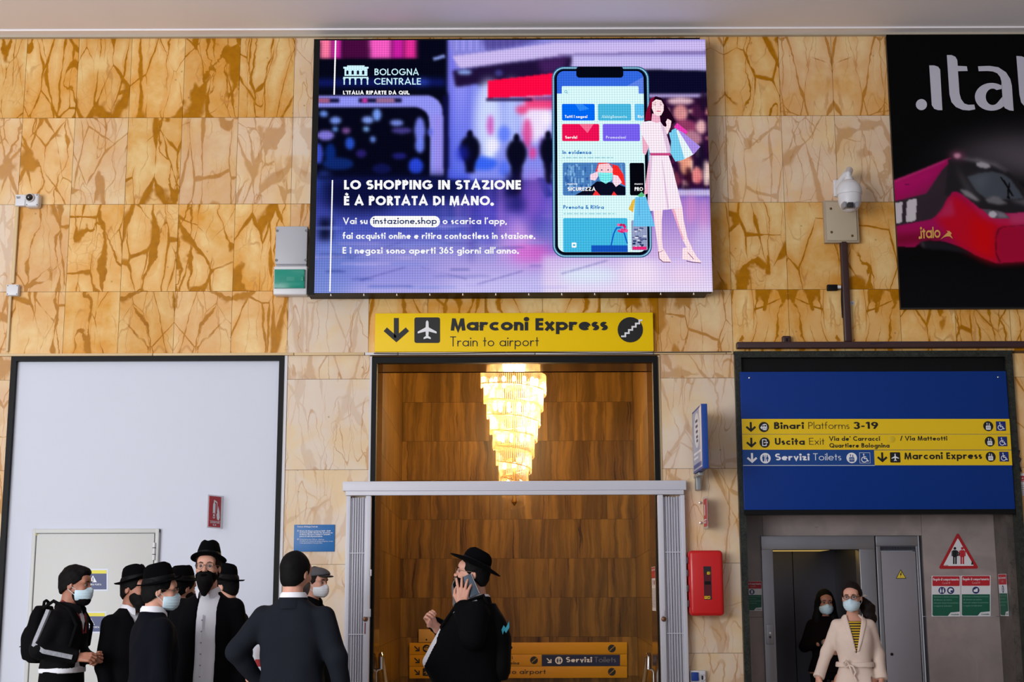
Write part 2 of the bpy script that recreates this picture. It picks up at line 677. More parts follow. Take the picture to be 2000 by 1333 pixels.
class Paint:
    """Numpy canvas addressed in photo coordinates."""
    def __init__(s, x0, y0, x1, y1, pitch):
        s.x0, s.y0, s.x1, s.y1 = x0, y0, x1, y1
        s.w, s.h = int((x1 - x0) / pitch), int((y1 - y0) / pitch)
        s.Y = np.linspace(y0, y1, s.h)[:, None].repeat(s.w, 1)
        s.X = 1000 + (np.linspace(x0, x1, s.w)[None, :] - 1000) * (1 + (s.Y - y0) / 15119)
        s.p = np.zeros((s.h, s.w, 3))
        s.pitch = pitch

    def blur(s, a, r):
        r = r / s.pitch
        if r < 0.3:
            return a
        k = int(r * 2.5) + 1
        g = np.exp(-0.5 * (np.arange(-k, k + 1) / r) ** 2)
        g /= g.sum()
        for ax in (0, 1):
            pad = [(0, 0)] * a.ndim
            pad[ax] = (k, k)
            b = np.pad(a, pad, 'edge')
            o = np.zeros_like(a)
            n = a.shape[ax]
            for i, gv in enumerate(g):
                o += gv * (b[i:i + n] if ax == 0 else b[:, i:i + n])
            a = o
        return a

    def fill(s, mask, col, a=1.0, soft=0.0):
        mask = s.blur(mask.astype(float), soft) * a
        c = np.array(col, float) / 255 if not isinstance(col, np.ndarray) else col
        s.p = s.p * (1 - mask[..., None]) + c * mask[..., None]

    def poly(s, pts, col, a=1.0, soft=0.7):
        inside = np.zeros((s.h, s.w), bool)
        n = len(pts)
        for i in range(n):
            (xa, ya), (xb, yb) = pts[i], pts[(i + 1) % n]
            if ya == yb:
                continue
            c = ((ya > s.Y) != (yb > s.Y)) & (s.X < (xb - xa) * (s.Y - ya) / (yb - ya) + xa)
            inside ^= c
        s.fill(inside, col, a, soft)

    def box(s, x0, y0, x1, y1, col, a=1.0, soft=0.7):
        s.fill((s.X >= x0) & (s.X < x1) & (s.Y >= y0) & (s.Y < y1), col, a, soft)

    def ell(s, cx, cy, rx, ry, col, a=1.0, soft=0.7):
        s.fill(((s.X - cx) / rx) ** 2 + ((s.Y - cy) / ry) ** 2 < 1, col, a, soft)

    def grad(s, x0, y0, x1, y1, ca, cb, a=1.0, soft=0.7, horiz=False):
        t = np.clip(((s.X - x0) / (x1 - x0)) if horiz else ((s.Y - y0) / (y1 - y0)), 0, 1)[..., None]
        c = np.array(ca) / 255 * (1 - t) + np.array(cb) / 255 * t
        s.fill((s.X >= x0) & (s.X < x1) & (s.Y >= y0) & (s.Y < y1), c, a, soft)
# ================================================================== MATERIALS OF THE SETTING
def marble_giallo():
    k = NT('marble_giallo')
    uv = k.n('UVMap', uv_map='UVMap').outputs[0]
    at = k.n('Attribute', attribute_name='tile')
    sep = k.n('SeparateColor', (at.outputs['Color'],)).outputs
    seed, white, bright = sep[0], sep[1], sep[2]
    off = k.n('CombineXYZ', (k.math('MULTIPLY', seed, 37.0), k.math('MULTIPLY', seed, 91.0), k.math('MULTIPLY', seed, 23.0))).outputs[0]
    p = k.n('VectorMath', (uv, off), operation='ADD').outputs[0]
    # warp
    wn = k.noise(p, 2.3, 4)
    wv = k.n('VectorMath', (wn.outputs['Color'], (0.5, 0.5, 0.5)), operation='SUBTRACT').outputs[0]
    ws = k.n('VectorMath', {0: wv, 'Scale': 0.22}, operation='SCALE').outputs[0]
    pw = k.n('VectorMath', (p, ws), operation='ADD').outputs[0]
    # steep veins: level lines of stretched noise in two leaning families
    fine = k.noise(p, 14, 5, 0.4).outputs['Fac']
    jag = k.math('MULTIPLY', k.math('SUBTRACT', fine, 0.5), 0.06)
    vein, halo = None, None
    for rot, sx, sy, sc, lvl, shift in ((-0.50, 1.5, 0.30, 0.9, 0.50, 7.3),):
        mp = k.n('Mapping', {'Vector': pw, 'Location': (shift, shift, 0), 'Rotation': (0, 0, rot), 'Scale': (sx, sy, 1.0)}).outputs[0]
        n = k.noise(mp, sc * 1.5, 2, 0.1, 0.5).outputs['Fac']
        d = k.math('ABSOLUTE', k.math('SUBTRACT', n, lvl))
        d = k.math('ADD', d, k.math('MULTIPLY', jag, 0.22))
        pm = k.n('Mapping', {'Vector': p, 'Location': (shift + 5, 2, 0), 'Scale': (2.6, 2.0, 1.0)}).outputs[0]
        th = k.noise(pm, 1.0, 3, 0.3).outputs['Fac']
        wd = k.math('ADD', k.math('MULTIPLY', k.step(th, 0.46, 0.80), 0.050), 0.0040)
        v = k.math('SUBTRACT', 1.0, k.step(k.math('DIVIDE', d, wd), 0.5, 1.15))
        v = k.math('MULTIPLY', v, k.step(th, 0.30, 0.42))
        h = k.math('SUBTRACT', 1.0, k.step(d, 0.0, 0.06))
        vein = v if vein is None else k.math('MAXIMUM', vein, v)
        halo = h if halo is None else k.math('MAXIMUM', halo, h)
    # straight branching cracks, filled with ochre where they open
    ws2 = k.n('VectorMath', {0: wv, 'Scale': 0.10}, operation='SCALE').outputs[0]
    pc = k.n('VectorMath', (p, ws2), operation='ADD').outputs[0]
    for rot, sx, sy, sc, shift, wmax in ((0.42, 1.75, 0.62, 1.0, 4.4, 0.085), (-0.50, 1.9, 0.66, 1.5, 9.1, 0.045)):
        mp = k.n('Mapping', {'Vector': pc, 'Location': (shift, shift, 0), 'Rotation': (0, 0, rot), 'Scale': (sx, sy, 1.0)}).outputs[0]
        d = k.n('TexVoronoi', {'Vector': mp, 'Scale': sc * 1.25}, feature='DISTANCE_TO_EDGE').outputs['Distance']
        d = k.math('ADD', d, k.math('MULTIPLY', jag, 0.35))
        pm = k.n('Mapping', {'Vector': p, 'Location': (shift, 6, 0), 'Scale': (2.2, 1.7, 1.0)}).outputs[0]
        th = k.noise(pm, 1.0, 3, 0.3).outputs['Fac']
        wd = k.math('ADD', k.math('MULTIPLY', k.step(th, 0.45, 0.76), wmax), 0.007)
        v = k.math('SUBTRACT', 1.0, k.step(k.math('DIVIDE', d, wd), 0.5, 1.15))
        v = k.math('MULTIPLY', v, k.step(th, 0.36, 0.47))
        vein = k.math('MAXIMUM', vein, v)
        halo = k.math('MAXIMUM', halo, k.math('MULTIPLY', k.math('SUBTRACT', 1.0, k.step(d, 0.0, 0.2)), k.step(th, 0.36, 0.5)))
    # hairlines: thin straight-running level lines
    hair = None
    for rot, shift in ((0.85, 11.0), (-0.75, 17.0)):
        mp2 = k.n('Mapping', {'Vector': pw, 'Location': (shift, 1, 0), 'Rotation': (0, 0, rot), 'Scale': (2.6, 0.5, 1.0)}).outputs[0]
        n = k.noise(mp2, 1.5, 1, 0.0).outputs['Fac']
        hh_ = k.math('SUBTRACT', 1.0, k.step(k.math('ABSOLUTE', k.math('SUBTRACT', n, 0.5)), 0.002, 0.008))
        hair = hh_ if hair is None else k.math('MAXIMUM', hair, hh_)
    hair = k.math('MULTIPLY', hair, k.math('MULTIPLY', k.step(k.noise(p, 2.6, 2).outputs['Fac'], 0.38, 0.6), 0.8))
    # clouds: cream to honey
    cl = k.noise(p, 1.5, 5, 0.7, 0.5).outputs['Fac']
    cl2 = k.step(cl, 0.38, 0.72)
    fw = k.math('MULTIPLY', k.step(fine, 0.3, 0.75), 0.25)
    hon = k.math('ADD', k.math('MULTIPLY', cl2, 0.8), fw, clamp=True)
    base = k.mix(hon, C(240, 208, 146), C(220, 156, 60))
    # breccia patches with pale crackled bits
    bm_ = k.step(k.noise(p, 1.9, 3, 0.3).outputs['Fac'], 0.57, 0.68)
    cr = k.n('TexVoronoi', {'Vector': pw, 'Scale': 11.0}, feature='DISTANCE_TO_EDGE').outputs['Distance']
    crk = k.math('SUBTRACT', 1.0, k.step(k.math('ADD', cr, k.math('MULTIPLY', jag, .5)), 0.0, 0.07))
    base = k.mix(k.math('MULTIPLY', bm_, 0.6), base, C(234, 186, 116))
    base = k.mix(k.math('MULTIPLY', k.math('MULTIPLY', bm_, crk), 0.28), base, C(176, 112, 44))
    base = k.mix(k.math('MULTIPLY', halo, 0.5), base, C(220, 144, 44))
    # whiter slabs
    wh = k.mix(k.step(k.noise(p, 2.4, 4, 0.5).outputs['Fac'], 0.4, 0.68), C(230, 217, 204), C(233, 208, 172))
    base = k.mix(white, base, wh)
    vs = k.math('SUBTRACT', 1.0, k.math('MULTIPLY', white, 0.92))
    base = k.mix(k.math('MULTIPLY', hair, 0.7), base, C(190, 128, 60))
    base = k.mix(k.math('MULTIPLY', vein, vs), base, k.mix(fine, C(156, 96, 0), C(196, 130, 6)))
    sp = k.n('TexVoronoi', {'Vector': p, 'Scale': 5.0}).outputs['Distance']
    base = k.mix(k.math('MULTIPLY', k.math('SUBTRACT', 1.0, k.step(sp, 0.03, 0.06)), 0.5), base, C(140, 110, 70))
    br = k.n('CombineColor', (bright, bright, bright)).outputs[0]
    base = k.mix(1.0, base, br, 'MULTIPLY')
    k.put(k.b.inputs['Base Color'], base)
    k.b.inputs['Roughness'].default_value = 0.36
    k.b.inputs['Specular IOR Level'].default_value = 0.12
    return k.m


def marble_striped():
    """Brown veined slabs of the stair hall, grain upright."""
    k = NT('marble_brown_striped')
    uv = k.n('UVMap', uv_map='UVMap').outputs[0]
    at = k.n('Attribute', attribute_name='tile')
    sep = k.n('SeparateColor', (at.outputs['Color'],)).outputs
    seed, dark, bright = sep[0], sep[1], sep[2]
    off = k.n('CombineXYZ', (k.math('MULTIPLY', seed, 71.0), k.math('MULTIPLY', seed, 33.0), k.math('MULTIPLY', seed, 13.0))).outputs[0]
    p = k.n('VectorMath', (uv, off), operation='ADD').outputs[0]
    wn = k.noise(p, 3.0, 4)
    wv = k.n('VectorMath', (wn.outputs['Color'], (0.5, 0.5, 0.5)), operation='SUBTRACT').outputs[0]
    ws = k.n('VectorMath', {0: wv, 'Scale': 0.09}, operation='SCALE').outputs[0]
    pw = k.n('VectorMath', (p, ws), operation='ADD').outputs[0]
    mp = k.n('Mapping', {'Vector': pw, 'Scale': (9.0, 0.55, 1.0)}).outputs[0]
    g = k.noise(mp, 1.0, 6, 0.2, 0.6).outputs['Fac']
    mp2 = k.n('Mapping', {'Vector': pw, 'Scale': (38.0, 1.2, 1.0)}).outputs[0]
    g2 = k.noise(mp2, 1.0, 4, 0.0, 0.6).outputs['Fac']
    mp3 = k.n('Mapping', {'Vector': pw, 'Scale': (3.2, 0.5, 1.0)}).outputs[0]
    band = k.step(k.noise(mp3, 1.0, 3).outputs['Fac'], 0.5, 0.66)
    base = k.mix(k.step(g, 0.34, 0.62), C(142, 104, 44), C(98, 70, 28))
    line = k.math('MULTIPLY', k.step(g2, 0.52, 0.66), k.math('ADD', 0.22, k.math('MULTIPLY', band, 0.9)), clamp=True)
    base = k.mix(k.math('MULTIPLY', line, 0.95), base, C(34, 20, 8))
    base = k.mix(k.math('MULTIPLY', band, 0.35), base, C(84, 52, 22))
    base = k.mix(1.0, base, k.n('CombineColor', (bright, bright, bright)).outputs[0], 'MULTIPLY')
    k.put(k.b.inputs['Base Color'], base)
    k.b.inputs['Roughness'].default_value = 0.3
    k.b.inputs['Specular IOR Level'].default_value = 0.3
    return k.m


def marble_object(name, c0, c1, cv, scale, rough=0.3, fleck=False):
    k = NT(name)
    co = k.n('TexCoord').outputs['Object']
    n1 = k.noise(co, scale, 6, 0.8).outputs['Fac']
    base = k.mix(k.step(n1, 0.35, 0.66), c0, c1)
    wn = k.noise(co, scale * 1.5, 4)
    ws = k.n('VectorMath', {0: wn.outputs['Color'], 'Scale': 0.3 if not fleck else 0.12}, operation='SCALE').outputs[0]
    pw = k.n('VectorMath', (co, ws), operation='ADD').outputs[0]
    if fleck:
        mp = k.n('Mapping', {'Vector': pw, 'Rotation': (0, 0.5, 0), 'Scale': (5.0, 5.0, 16.0)}).outputs[0]
        f = k.noise(mp, 1.6, 4, 0.4).outputs['Fac']
        v = k.math('MULTIPLY', k.step(f, 0.69, 0.76), 0.6)
    else:
        d = k.n('TexVoronoi', {'Vector': pw, 'Scale': scale * 0.9}, feature='DISTANCE_TO_EDGE').outputs['Distance']
        v = k.math('MULTIPLY', k.math('SUBTRACT', 1.0, k.step(d, 0.0, 0.04)), 0.7)
    base = k.mix(v, base, cv)
    k.put(k.b.inputs['Base Color'], base)
    k.b.inputs['Roughness'].default_value = rough
    return k.m


M_GIALLO = marble_giallo()
M_STRIPE = marble_striped()
M_GREEN = marble_object('marble_dark_green', C(10, 13, 10), C(34, 38, 30), C(80, 86, 70), 14)
M_LIFTWALL = marble_object('marble_lift_beige', C(146, 134, 132), C(162, 148, 144), C(90, 76, 72), 3.0, 0.4, True)
M_GROUT = mat('grout', C(96, 66, 34)[:3], 0.9)
M_GROUTB = mat('grout_brown', C(50, 30, 14)[:3], 0.9)
M_BLACK = mat('black_metal', srgb(9, 9, 11), 0.5, spec=.2)
M_BLACKFR = mat('black_frame', srgb(10, 10, 12), 0.55, spec=.2, bump=0.03)
M_PANEL = mat('white_panel_paint', srgb(210, 214, 228), 0.6, noise=0.02, nscale=1.2, bump=0.02)
M_CEIL = mat('ceiling_paint', srgb(244, 240, 244), 0.75, noise=0.02, nscale=2)
M_TRIMW = mat('ceiling_trim_paint', srgb(188, 178, 160), 0.6)
M_FLOOR = marble_object('floor_stone', C(160, 154, 146), C(176, 170, 160), C(120, 112, 104), 2.2, 0.3, True)
M_DOORPAINT = mat('door_cream_paint', srgb(202, 203, 200), 0.45)
M_GATE = mat('gate_grey_paint', srgb(206, 206, 216), 0.4, noise=0.03, nscale=3)
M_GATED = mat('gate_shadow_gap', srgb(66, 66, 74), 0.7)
M_STEEL = mat('brushed_steel', srgb(150, 148, 152), 0.34, 0.85, noise=0.06, nscale=6)
M_STEELD = mat('lift_door_steel', srgb(96, 97, 108), 0.36, 0.75, noise=0.05, nscale=4)
M_CREAM = mat('cream_conduit', srgb(214, 186, 140), 0.5)
M_WHITEP = mat('white_plastic', srgb(218, 218, 222), 0.4)
M_WHITET = mat('white_trunking', srgb(214, 212, 216), 0.45)
M_GREYP = mat('grey_plastic', srgb(178, 179, 186), 0.45)
M_BROWNP = mat('brown_pipe_paint', srgb(58, 32, 32), 0.4)
M_CHROME = mat('chrome', srgb(225, 220, 215), 0.12, 1.0)
M_RED = mat('red_gloss_paint', srgb(206, 16, 18), 0.35, coat=0.15)
M_SIGNY = mat('yellow_sign_panel', srgb(250, 208, 0), 0.45, spec=0.2)
M_SIGNB = mat('blue_sign_panel', srgb(0, 50, 132), 0.34, spec=0.25)
M_INFOB = mat('blue_notice_panel', srgb(24, 104, 172), 0.45)
I_BLACK, I_WHITE = ink((14, 14, 14)), ink((240, 240, 244))

# ================================================================== THE SETTING
xL0, xL1 = V(11, 900).x, V(557, 900).x
zL1 = V(280, 696).z
xC0, xC1 = V(721, 830).x, V(1291, 830).x
zC1 = V(1000, 696).z
xR0, xR1 = V(1438, 850).x, V(1985, 850).x
zR1 = V(1700, 687).z
zLED = V(1000, 691).z                       # ledge line over the openings
CEIL = V(1000, 67).z
XW0, XW1 = -9.0, 9.0


def set_tiles(o, quads):
    """UVMap (metres on the slab, mirrored for book-matched neighbours) and per-slab colour values."""
    me = o.data
    U, K = [], []
    for q in quads:
        for k in range(4):
            U += (0.0, 0.0) if q is None else tuple(q[0][k])
            K += (0.0, 0.0, 1.0, 1.0) if q is None else (*q[1], 1.0)
    me.uv_layers.new(name='UVMap').data.foreach_set('uv', U)
    me.color_attributes.new('tile', 'FLOAT_COLOR', 'CORNER').data.foreach_set('color', K)


class Slabs:
    """Stone slabs on a backing: each slab is a face with a thin sunk joint round it, all one mesh."""
    def __init__(s):
        s.mb, s.q = MB(), []

    def back(s, x0, x1, y0, y1, z0, z1, m):
        n = len(s.mb.f)
        s.mb.box(x0, x1, y0, y1, z0, z1, m)
        s.q += [None] * (len(s.mb.f) - n)

    def slab(s, pts, uvs, vals, m):
        s.mb.add(pts, [(0, 1, 2, 3)], m)
        s.q.append((uvs, vals))


def build_main_wall():
    S = Slabs()
    T = 0.13
    Yb = Y0 + 0.004
    # backing around the three openings
    S.back(XW0, XW1, Yb, Y0 + T, zLED, CEIL, M_GROUT)
    for a, b in ((XW0, xL0), (xL1, xC0), (xC1, xR0), (xR1, XW1)):
        S.back(a, b, Yb, Y0 + T, 0, zLED, M_GROUT)
    for a, b, z in ((xL0, xL1, zL1), (xC0, xC1, zC1), (xR0, xR1, zR1)):
        if z < zLED:
            S.back(a, b, Yb, Y0 + T, z, zLED, M_GROUT)
    rnd = random.Random(5)
    px = [-410, -300, -196, -88, 20, 125, 232, 340, 452, 562, 720, 835, 947, 1060, 1173, 1286, 1430, 1541, 1648, 1759, 1866, 1973, 2080, 2187, 2294, 2401]
    xs = [V(p, 630).x for p in px]
    zr = [V(1000, p).z for p in (66, 228, 397, 567.5)] + [zLED + 0.012]
    white = {(1, 7): .35, (1, 8): .5, (1, 9): .8, (2, 9): .3, (3, 9): .8, (3, 15): .25, (1, 15): .6, (0, 15): .3, (1, 16): .6, (1, 17): .55, (1, 18): .6,
             (1, 4): .15, (1, 5): .35, (2, 3): .8, (3, 3): .3, (2, 4): .2, (0, 9): .55, (0, 17): .25, (0, 18): .2, (3, 4): .12, (3, 7): .15, (3, 8): .1,
             (2, 0): .5, (1, 3): .4}
    seeds = {}
    g = 0.0016

    def lay(x0, x1, z0, z1, xm, seed, wh, br, flip):
        a, b = x0 + g, x1 - g
        c, d = z0 + g, z1 - g
        f = (lambda x: xm - x) if flip else (lambda x: x - xm)
        S.slab([(a, Y0, c), (b, Y0, c), (b, Y0, d), (a, Y0, d)], [(f(a), c), (f(b), c), (f(b), d), (f(a), d)], (seed, wh, br), M_GIALLO)
    for r in range(4):
        for c in range(len(xs) - 1):
            pair = (c + r + 1) // 2
            flip = (c + r + 1) % 2 == 0
            xm = xs[c + 1] if flip else xs[c]
            sd = seeds.setdefault((r, pair), rnd.random()) if rnd.random() < .55 else rnd.random()
            br = 0.93 + 0.12 * rnd.random()
            lay(xs[c], xs[c + 1], zr[r + 1], zr[r], xm, sd, white.get((r, c), 0.0), br, flip)
    # piers below the ledge
    zp = [zLED - 0.012, V(1000, 740).z, V(1000, 917).z, V(1000, 1102).z, V(1000, 1278).z]
    while zp[-1] > 0.05:
        zp.append(max(0, zp[-1] - 0.85))
    for a, b, wh in ((XW0, XW0 + 1.3, .3), (XW0 + 1.3, XW0 + 2.6, .4), (XW0 + 2.6, xL0, .4), (xL1, xC0, .82), (xC1, xR0, .66), (xR1, xR1 + .9, .25), (xR1 + .9, XW1, .3)):
        for i in range(len(zp) - 1):
            lay(a, b, zp[i + 1], zp[i], a, rnd.random(), max(0, min(1, wh + rnd.uniform(-.12, .1))), 0.97, False)
    o = S.mb.build('wall_back', kind='structure', label='golden veined marble wall of polished slabs', fix=False)
    set_tiles(o, S.q)
    return o


build_main_wall()


def solid(name, x0, x1, y0, y1, z0, z1, m, label=None, bev=0.0):
    b = MB()
    b.box(x0, x1, y0, y1, z0, z1, m, bev)
    return b.build(name, kind='structure', label=label, origin=((x0 + x1) / 2, (y0 + y1) / 2, z0))


solid('floor', XW0 - 4, XW1 + 4, -12, 19.5, -0.2, 0, M_FLOOR, 'grey stone floor')
solid('ceiling', XW0 - 1, XW1 + 1, -6, Y0 + .13, CEIL, CEIL + .25, M_CEIL, 'white painted ceiling')
b = MB()
zt = V(1000, 60).z
b.box(XW0, XW1, Y0 - .05, Y0, CEIL - .035, CEIL, M_TRIMW)
b.box(XW0, XW1, Y0 - .16, Y0 - .05, CEIL - .016, CEIL, M_CEIL)
b.build('trim_1', kind='structure', label='narrow cream moulding under the ceiling')
# flanking wall of the hall on the right, well out of the picture: it keeps daylight from coming in on that side
solid('wall_right', XW1, XW1 + .3, 1.0, Y0 + .13, 0, CEIL, mat('plaster_wall', srgb(170, 160, 150), .8))

# ---- left opening: black frame round a white infill with a service door
Yp = Y0 + .03
b = MB()
fw = .048
b.box(xL0, xL0 + fw, Y0 - .02, Yp + .03, 0, zL1, M_BLACKFR)
b.box(xL1 - fw - .03, xL1 - .03, Y0 - .02, Yp + .03, 0, zL1, M_BLACKFR)
b.box(xL0 + fw, xL1 - fw - .03, Y0 - .02, Yp + .03, zL1 - fw, zL1, M_BLACKFR)
b.box(xL1 - .03, xL1, Y0 - .01, Yp + .03, 0, zL1, M_WHITET)
b.build('trim_2', kind='structure', label='black frame round the white infill panel')
solid('wall_left', xL0 + fw, xL1 - fw - .03, Yp, Yp + .1, 0, zL1 - fw, M_PANEL, 'large plain white painted infill panel in a black frame')
dx0, dx1, _, dz1 = rect(58, 1034, 307, 1333, Yp)
dr = thing('door_1', 'cream painted metal service door in the white infill panel', 'door', (dx0, Yp, 0))
dr['kind'] = 'structure'
b = MB()
for a, c in ((dx0, dx0 + .035), (dx1 - .035, dx1)):
    b.box(a, c, Yp - .045, Yp + .005, 0, dz1, M_DOORPAINT, .006)
b.box(dx0, dx1, Yp - .044, Yp + .005, dz1 - .04, dz1, M_DOORPAINT, .006)
b.build('door_frame', dr)
b = MB()
b.box(dx0 + .04, dx1 - .045, Yp - .034, Yp, 0.006, dz1 - .044, M_DOORPAINT, .004)
leaf = b.build('door_leaf', dr)
for zc in (V(300, 1078, Yp).z, 0.9, 0.25):
    b = MB()
    xh_ = dx1 - .038
    b.tube([(xh_, Yp - .052, zc - .08), (xh_, Yp - .052, zc + .08)], .014, M_WHITEP, 12)
    b.tube([(xh_, Yp - .052, zc - .03), (xh_, Yp - .052, zc - .024)], .0155, M_BLACK, 12)
    b.tube([(xh_, Yp - .052, zc + .03), (xh_, Yp - .052, zc + .036)], .0155, M_BLACK, 12)
    b.build('hinge', dr)
b = MB()
b.tube([(dx0 + .1, Yp - .034, 1.02), (dx0 + .1, Yp - .085, 1.02), (dx0 + .23, Yp - .085, 1.02)], .011, M_BLACK, 10)
b.build('door_handle', dr)
a = Art(face_at(Yp - .036))
a.rect(64, 1040.5, 73, 1046.5, ink((236, 214, 40)), 1)
a.text('201', 65, 1046, 4.4, I_BLACK, .2, 72.4)
a.emit('number_sticker', dr, label='small yellow number sticker')

# ---- centre opening: black frame, jambs, soffit, stair hall beyond
Yj = Y0 + .58
b = MB()
fw = .048
b.box(xC0 + .02, xC0 + .02 + fw, Y0 - .03, Y0 + .06, 0, zC1 - .012, M_BLACKFR)
b.box(xC1 - .02 - fw, xC1 - .02, Y0 - .03, Y0 + .06, 0, zC1 - .012, M_BLACKFR)
b.box(xC0 + .02 + fw, xC1 - .02 - fw, Y0 - .03, Y0 + .06, zC1 - .012 - fw * 1.15, zC1 - .012, M_BLACKFR)
b.box(xC0, xC0 + .02, Y0 - .012, Y0 + .06, 0, zC1, M_WHITET)
b.box(xC1 - .02, xC1, Y0 - .012, Y0 + .06, 0, zC1, M_CREAM)
b.build('trim_3', kind='structure', label='black frame round the stair doorway')
M_JAMB = marble_object('marble_brown_jamb', C(92, 56, 26), C(66, 38, 18), C(40, 22, 10), 5, .12)
ji0, ji1 = xC0 + .02 + fw, xC1 - .02 - fw
jz = zC1 - .012 - fw * 1.15
solid('wall_jamb_left', ji0 - .3, ji0, Y0 + .06, Yj, 0, jz + .3, M_JAMB)
solid('wall_jamb_right', ji1, ji1 + .3, Y0 + .06, Yj, 0, jz + .3, M_JAMB)
solid('ceiling_soffit', ji0, ji1, Y0 + .06, Yj, jz, jz + .3, M_JAMB, 'dark polished soffit over the stair doorway')

Yh = Y0 + 3.75                              # back wall of the stair hall
hx0, hx1 = V(785, 900, Yh).x, V(1238, 900, Yh).x
HC = jz + .95


def stair_hall():
    rnd = random.Random(11)
    zr = [V(1000, p, Yh).z for p in (709, 786, 862, 938.5, 1015, 1091.5, 1168, 1245, 1322)]
    while zr[-1] > -0.3:
        zr.append(zr[-1] - (zr[0] - zr[1]))
    zr = [zr[0] + (zr[0] - zr[1]) * 2, zr[0] + (zr[0] - zr[1])] + zr
    zr = [z for z in zr if z > 0] + [0]
    wt = V(1000, 900, Yh).x - V(886, 900, Yh).x
    S = Slabs()
    S.back(hx0 - .2, hx1 + .2, Yh + .004, Yh + .2, 0, HC, M_GROUTB)
    g = .0013
    for r in range(len(zr) - 1):
        x = hx0 - wt * (0.5 if r % 2 else 0.0)
        while x < hx1:
            a, c = max(x, hx0), min(x + wt, hx1)
            if c - a > .01:
                z0, z1 = zr[r + 1] + g, min(zr[r], HC) - g
                a += g
                c -= g
                S.slab([(a, Yh, z0), (c, Yh, z0), (c, Yh, z1), (a, Yh, z1)], [(a, z0), (c, z0), (c, z1), (a, z1)],
                       (rnd.random(), 0, rnd.uniform(.8, 1.08)), M_STRIPE)
            x += wt
    o = S.mb.build('wall_stair_back', kind='structure', label='brown striped marble wall at the back of the stair hall', fix=False)
    set_tiles(o, S.q)
    for nm, x, sg in (('wall_stair_left', hx0, -1), ('wall_stair_right', hx1, 1)):
        # the side walls close in a little on the doorway side
        S = Slabs()
        xj = (ji0 if sg < 0 else ji1)
        def P(t, z, d=0.0):
            return (x + (xj - x) * (1 - t) + sg * d, Yj + (Yh - Yj) * t, z)
        n0 = len(S.mb.f)
        vs = [P(0, 0, .004), P(1, 0, .004), P(1, HC, .004), P(0, HC, .004), P(0, 0, .15), P(1, 0, .15), P(1, HC, .15), P(0, HC, .15)]
        S.mb.add(vs, [(0, 1, 2, 3), (4, 5, 6, 7), (0, 1, 5, 4), (1, 2, 6, 5), (2, 3, 7, 6), (3, 0, 4, 7)], M_GROUTB)
        S.q += [None] * 6
        for r in range(len(zr) - 1):
            nt_ = 4
            for i in range(nt_):
                t0, t1 = i / nt_ + .001, (i + 1) / nt_ - .001
                z0, z1 = zr[r + 1] + g, min(zr[r], HC) - g
                S.slab([P(t0, z0), P(t1, z0), P(t1, z1), P(t0, z1)], [(t0 * 3, z0), (t1 * 3, z0), (t1 * 3, z1), (t0 * 3, z1)], (rnd.random(), 0, rnd.uniform(.85, 1.05)), M_STRIPE)
        o = S.mb.build(nm, kind='structure', fix=False)
        set_tiles(o, S.q)
    solid('ceiling_stair', hx0 - .2, hx1 + .2, Yj, Yh + .2, HC, HC + .15, mat('stair_ceiling_paint', srgb(150, 120, 80), .7))
    solid('wall_stair_front', hx0 - .2, hx1 + .2, Yj - .06, Yj, jz, HC + .15, M_JAMB)


stair_hall()

# ---- right opening: dark green marble frame, recessed lift front
b = MB()
gw = .062
b.box(xR0, xR0 + gw, Y0 - .04, Y0 + .05, 0, zR1, M_GREEN)
b.box(xR1 - gw * 1.1, xR1, Y0 - .04, Y0 + .05, 0, zR1, M_GREEN)
b.box(xR0 + gw, xR1 - gw * 1.1, Y0 - .04, Y0 + .05, zR1 - .06, zR1, M_GREEN)
b.build('trim_4', kind='structure', label='dark green marble frame round the lift front')
Yl = Y0 + .40
lx0, lx1 = xR0 + .02, xR1 - gw * 1.1 + .03
jx = V(1970, 1150, Y0 + .1).x               # right return of the recess
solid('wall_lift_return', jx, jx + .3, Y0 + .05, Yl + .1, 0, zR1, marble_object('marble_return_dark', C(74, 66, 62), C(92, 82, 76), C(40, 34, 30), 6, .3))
solid('wall_lift_return_left', xR0 - .28, xR0 + .015, Y0 + .05, Yl + .1, 0, zR1, M_GREEN)
solid('ceiling_lift_recess', xR0, xR1, Y0 + .05, Yl + .1, zR1 - .05, zR1 + .2, M_BLACK)

# lift front: slabs round the shaft opening and the control cupboard
fx0, fx1, _, fz1 = rect(1489, 1047, 1799, 1333, Yl)      # steel surround
ox0, ox1, _, oz1 = rect(1513, 1075, 1683, 1333, Yl)      # clear opening
cx0 = V(1716, 1200, Yl).x
b = MB()
jt = [V(1489, 1020, Yl).x, V(1799, 1020, Yl).x]
zj = V(1850, 1205, Yl).z
g = .0015
for x0, x1, z0, z1 in ((lx0 - .02, jt[0] - g, zj + g, zR1), (lx0 - .02, jt[0] - g, 0, zj - g), (jt[0] + g, jt[1] - g, fz1, zR1), (jt[1] + g, jx + .01, zj + g, zR1), (jt[1] + g, jx + .01, 0, zj - g)):
    b.box(x0, x1, Yl, Yl + .12, z0, z1, M_LIFTWALL)
b.build('wall_lift', kind='structure', label='beige speckled marble wall round the lift', origin=(lx0, Yl, 0))
# lift shaft and car shell
solid('wall_shaft_back', fx0 - .3, cx0 + .2, Yl + 1.75, Yl + 1.85, 0, 3.2, M_BLACK)
# ================================================================== THINGS ON THE WALL
def z1(*p):
    return [(1000 + x / 4.9375, 60 + y / 4.9375) for x, y in p]


def z2(*p):
    return [(1000 + x / 4.5975, 300 + y / 4.5975) for x, y in p]


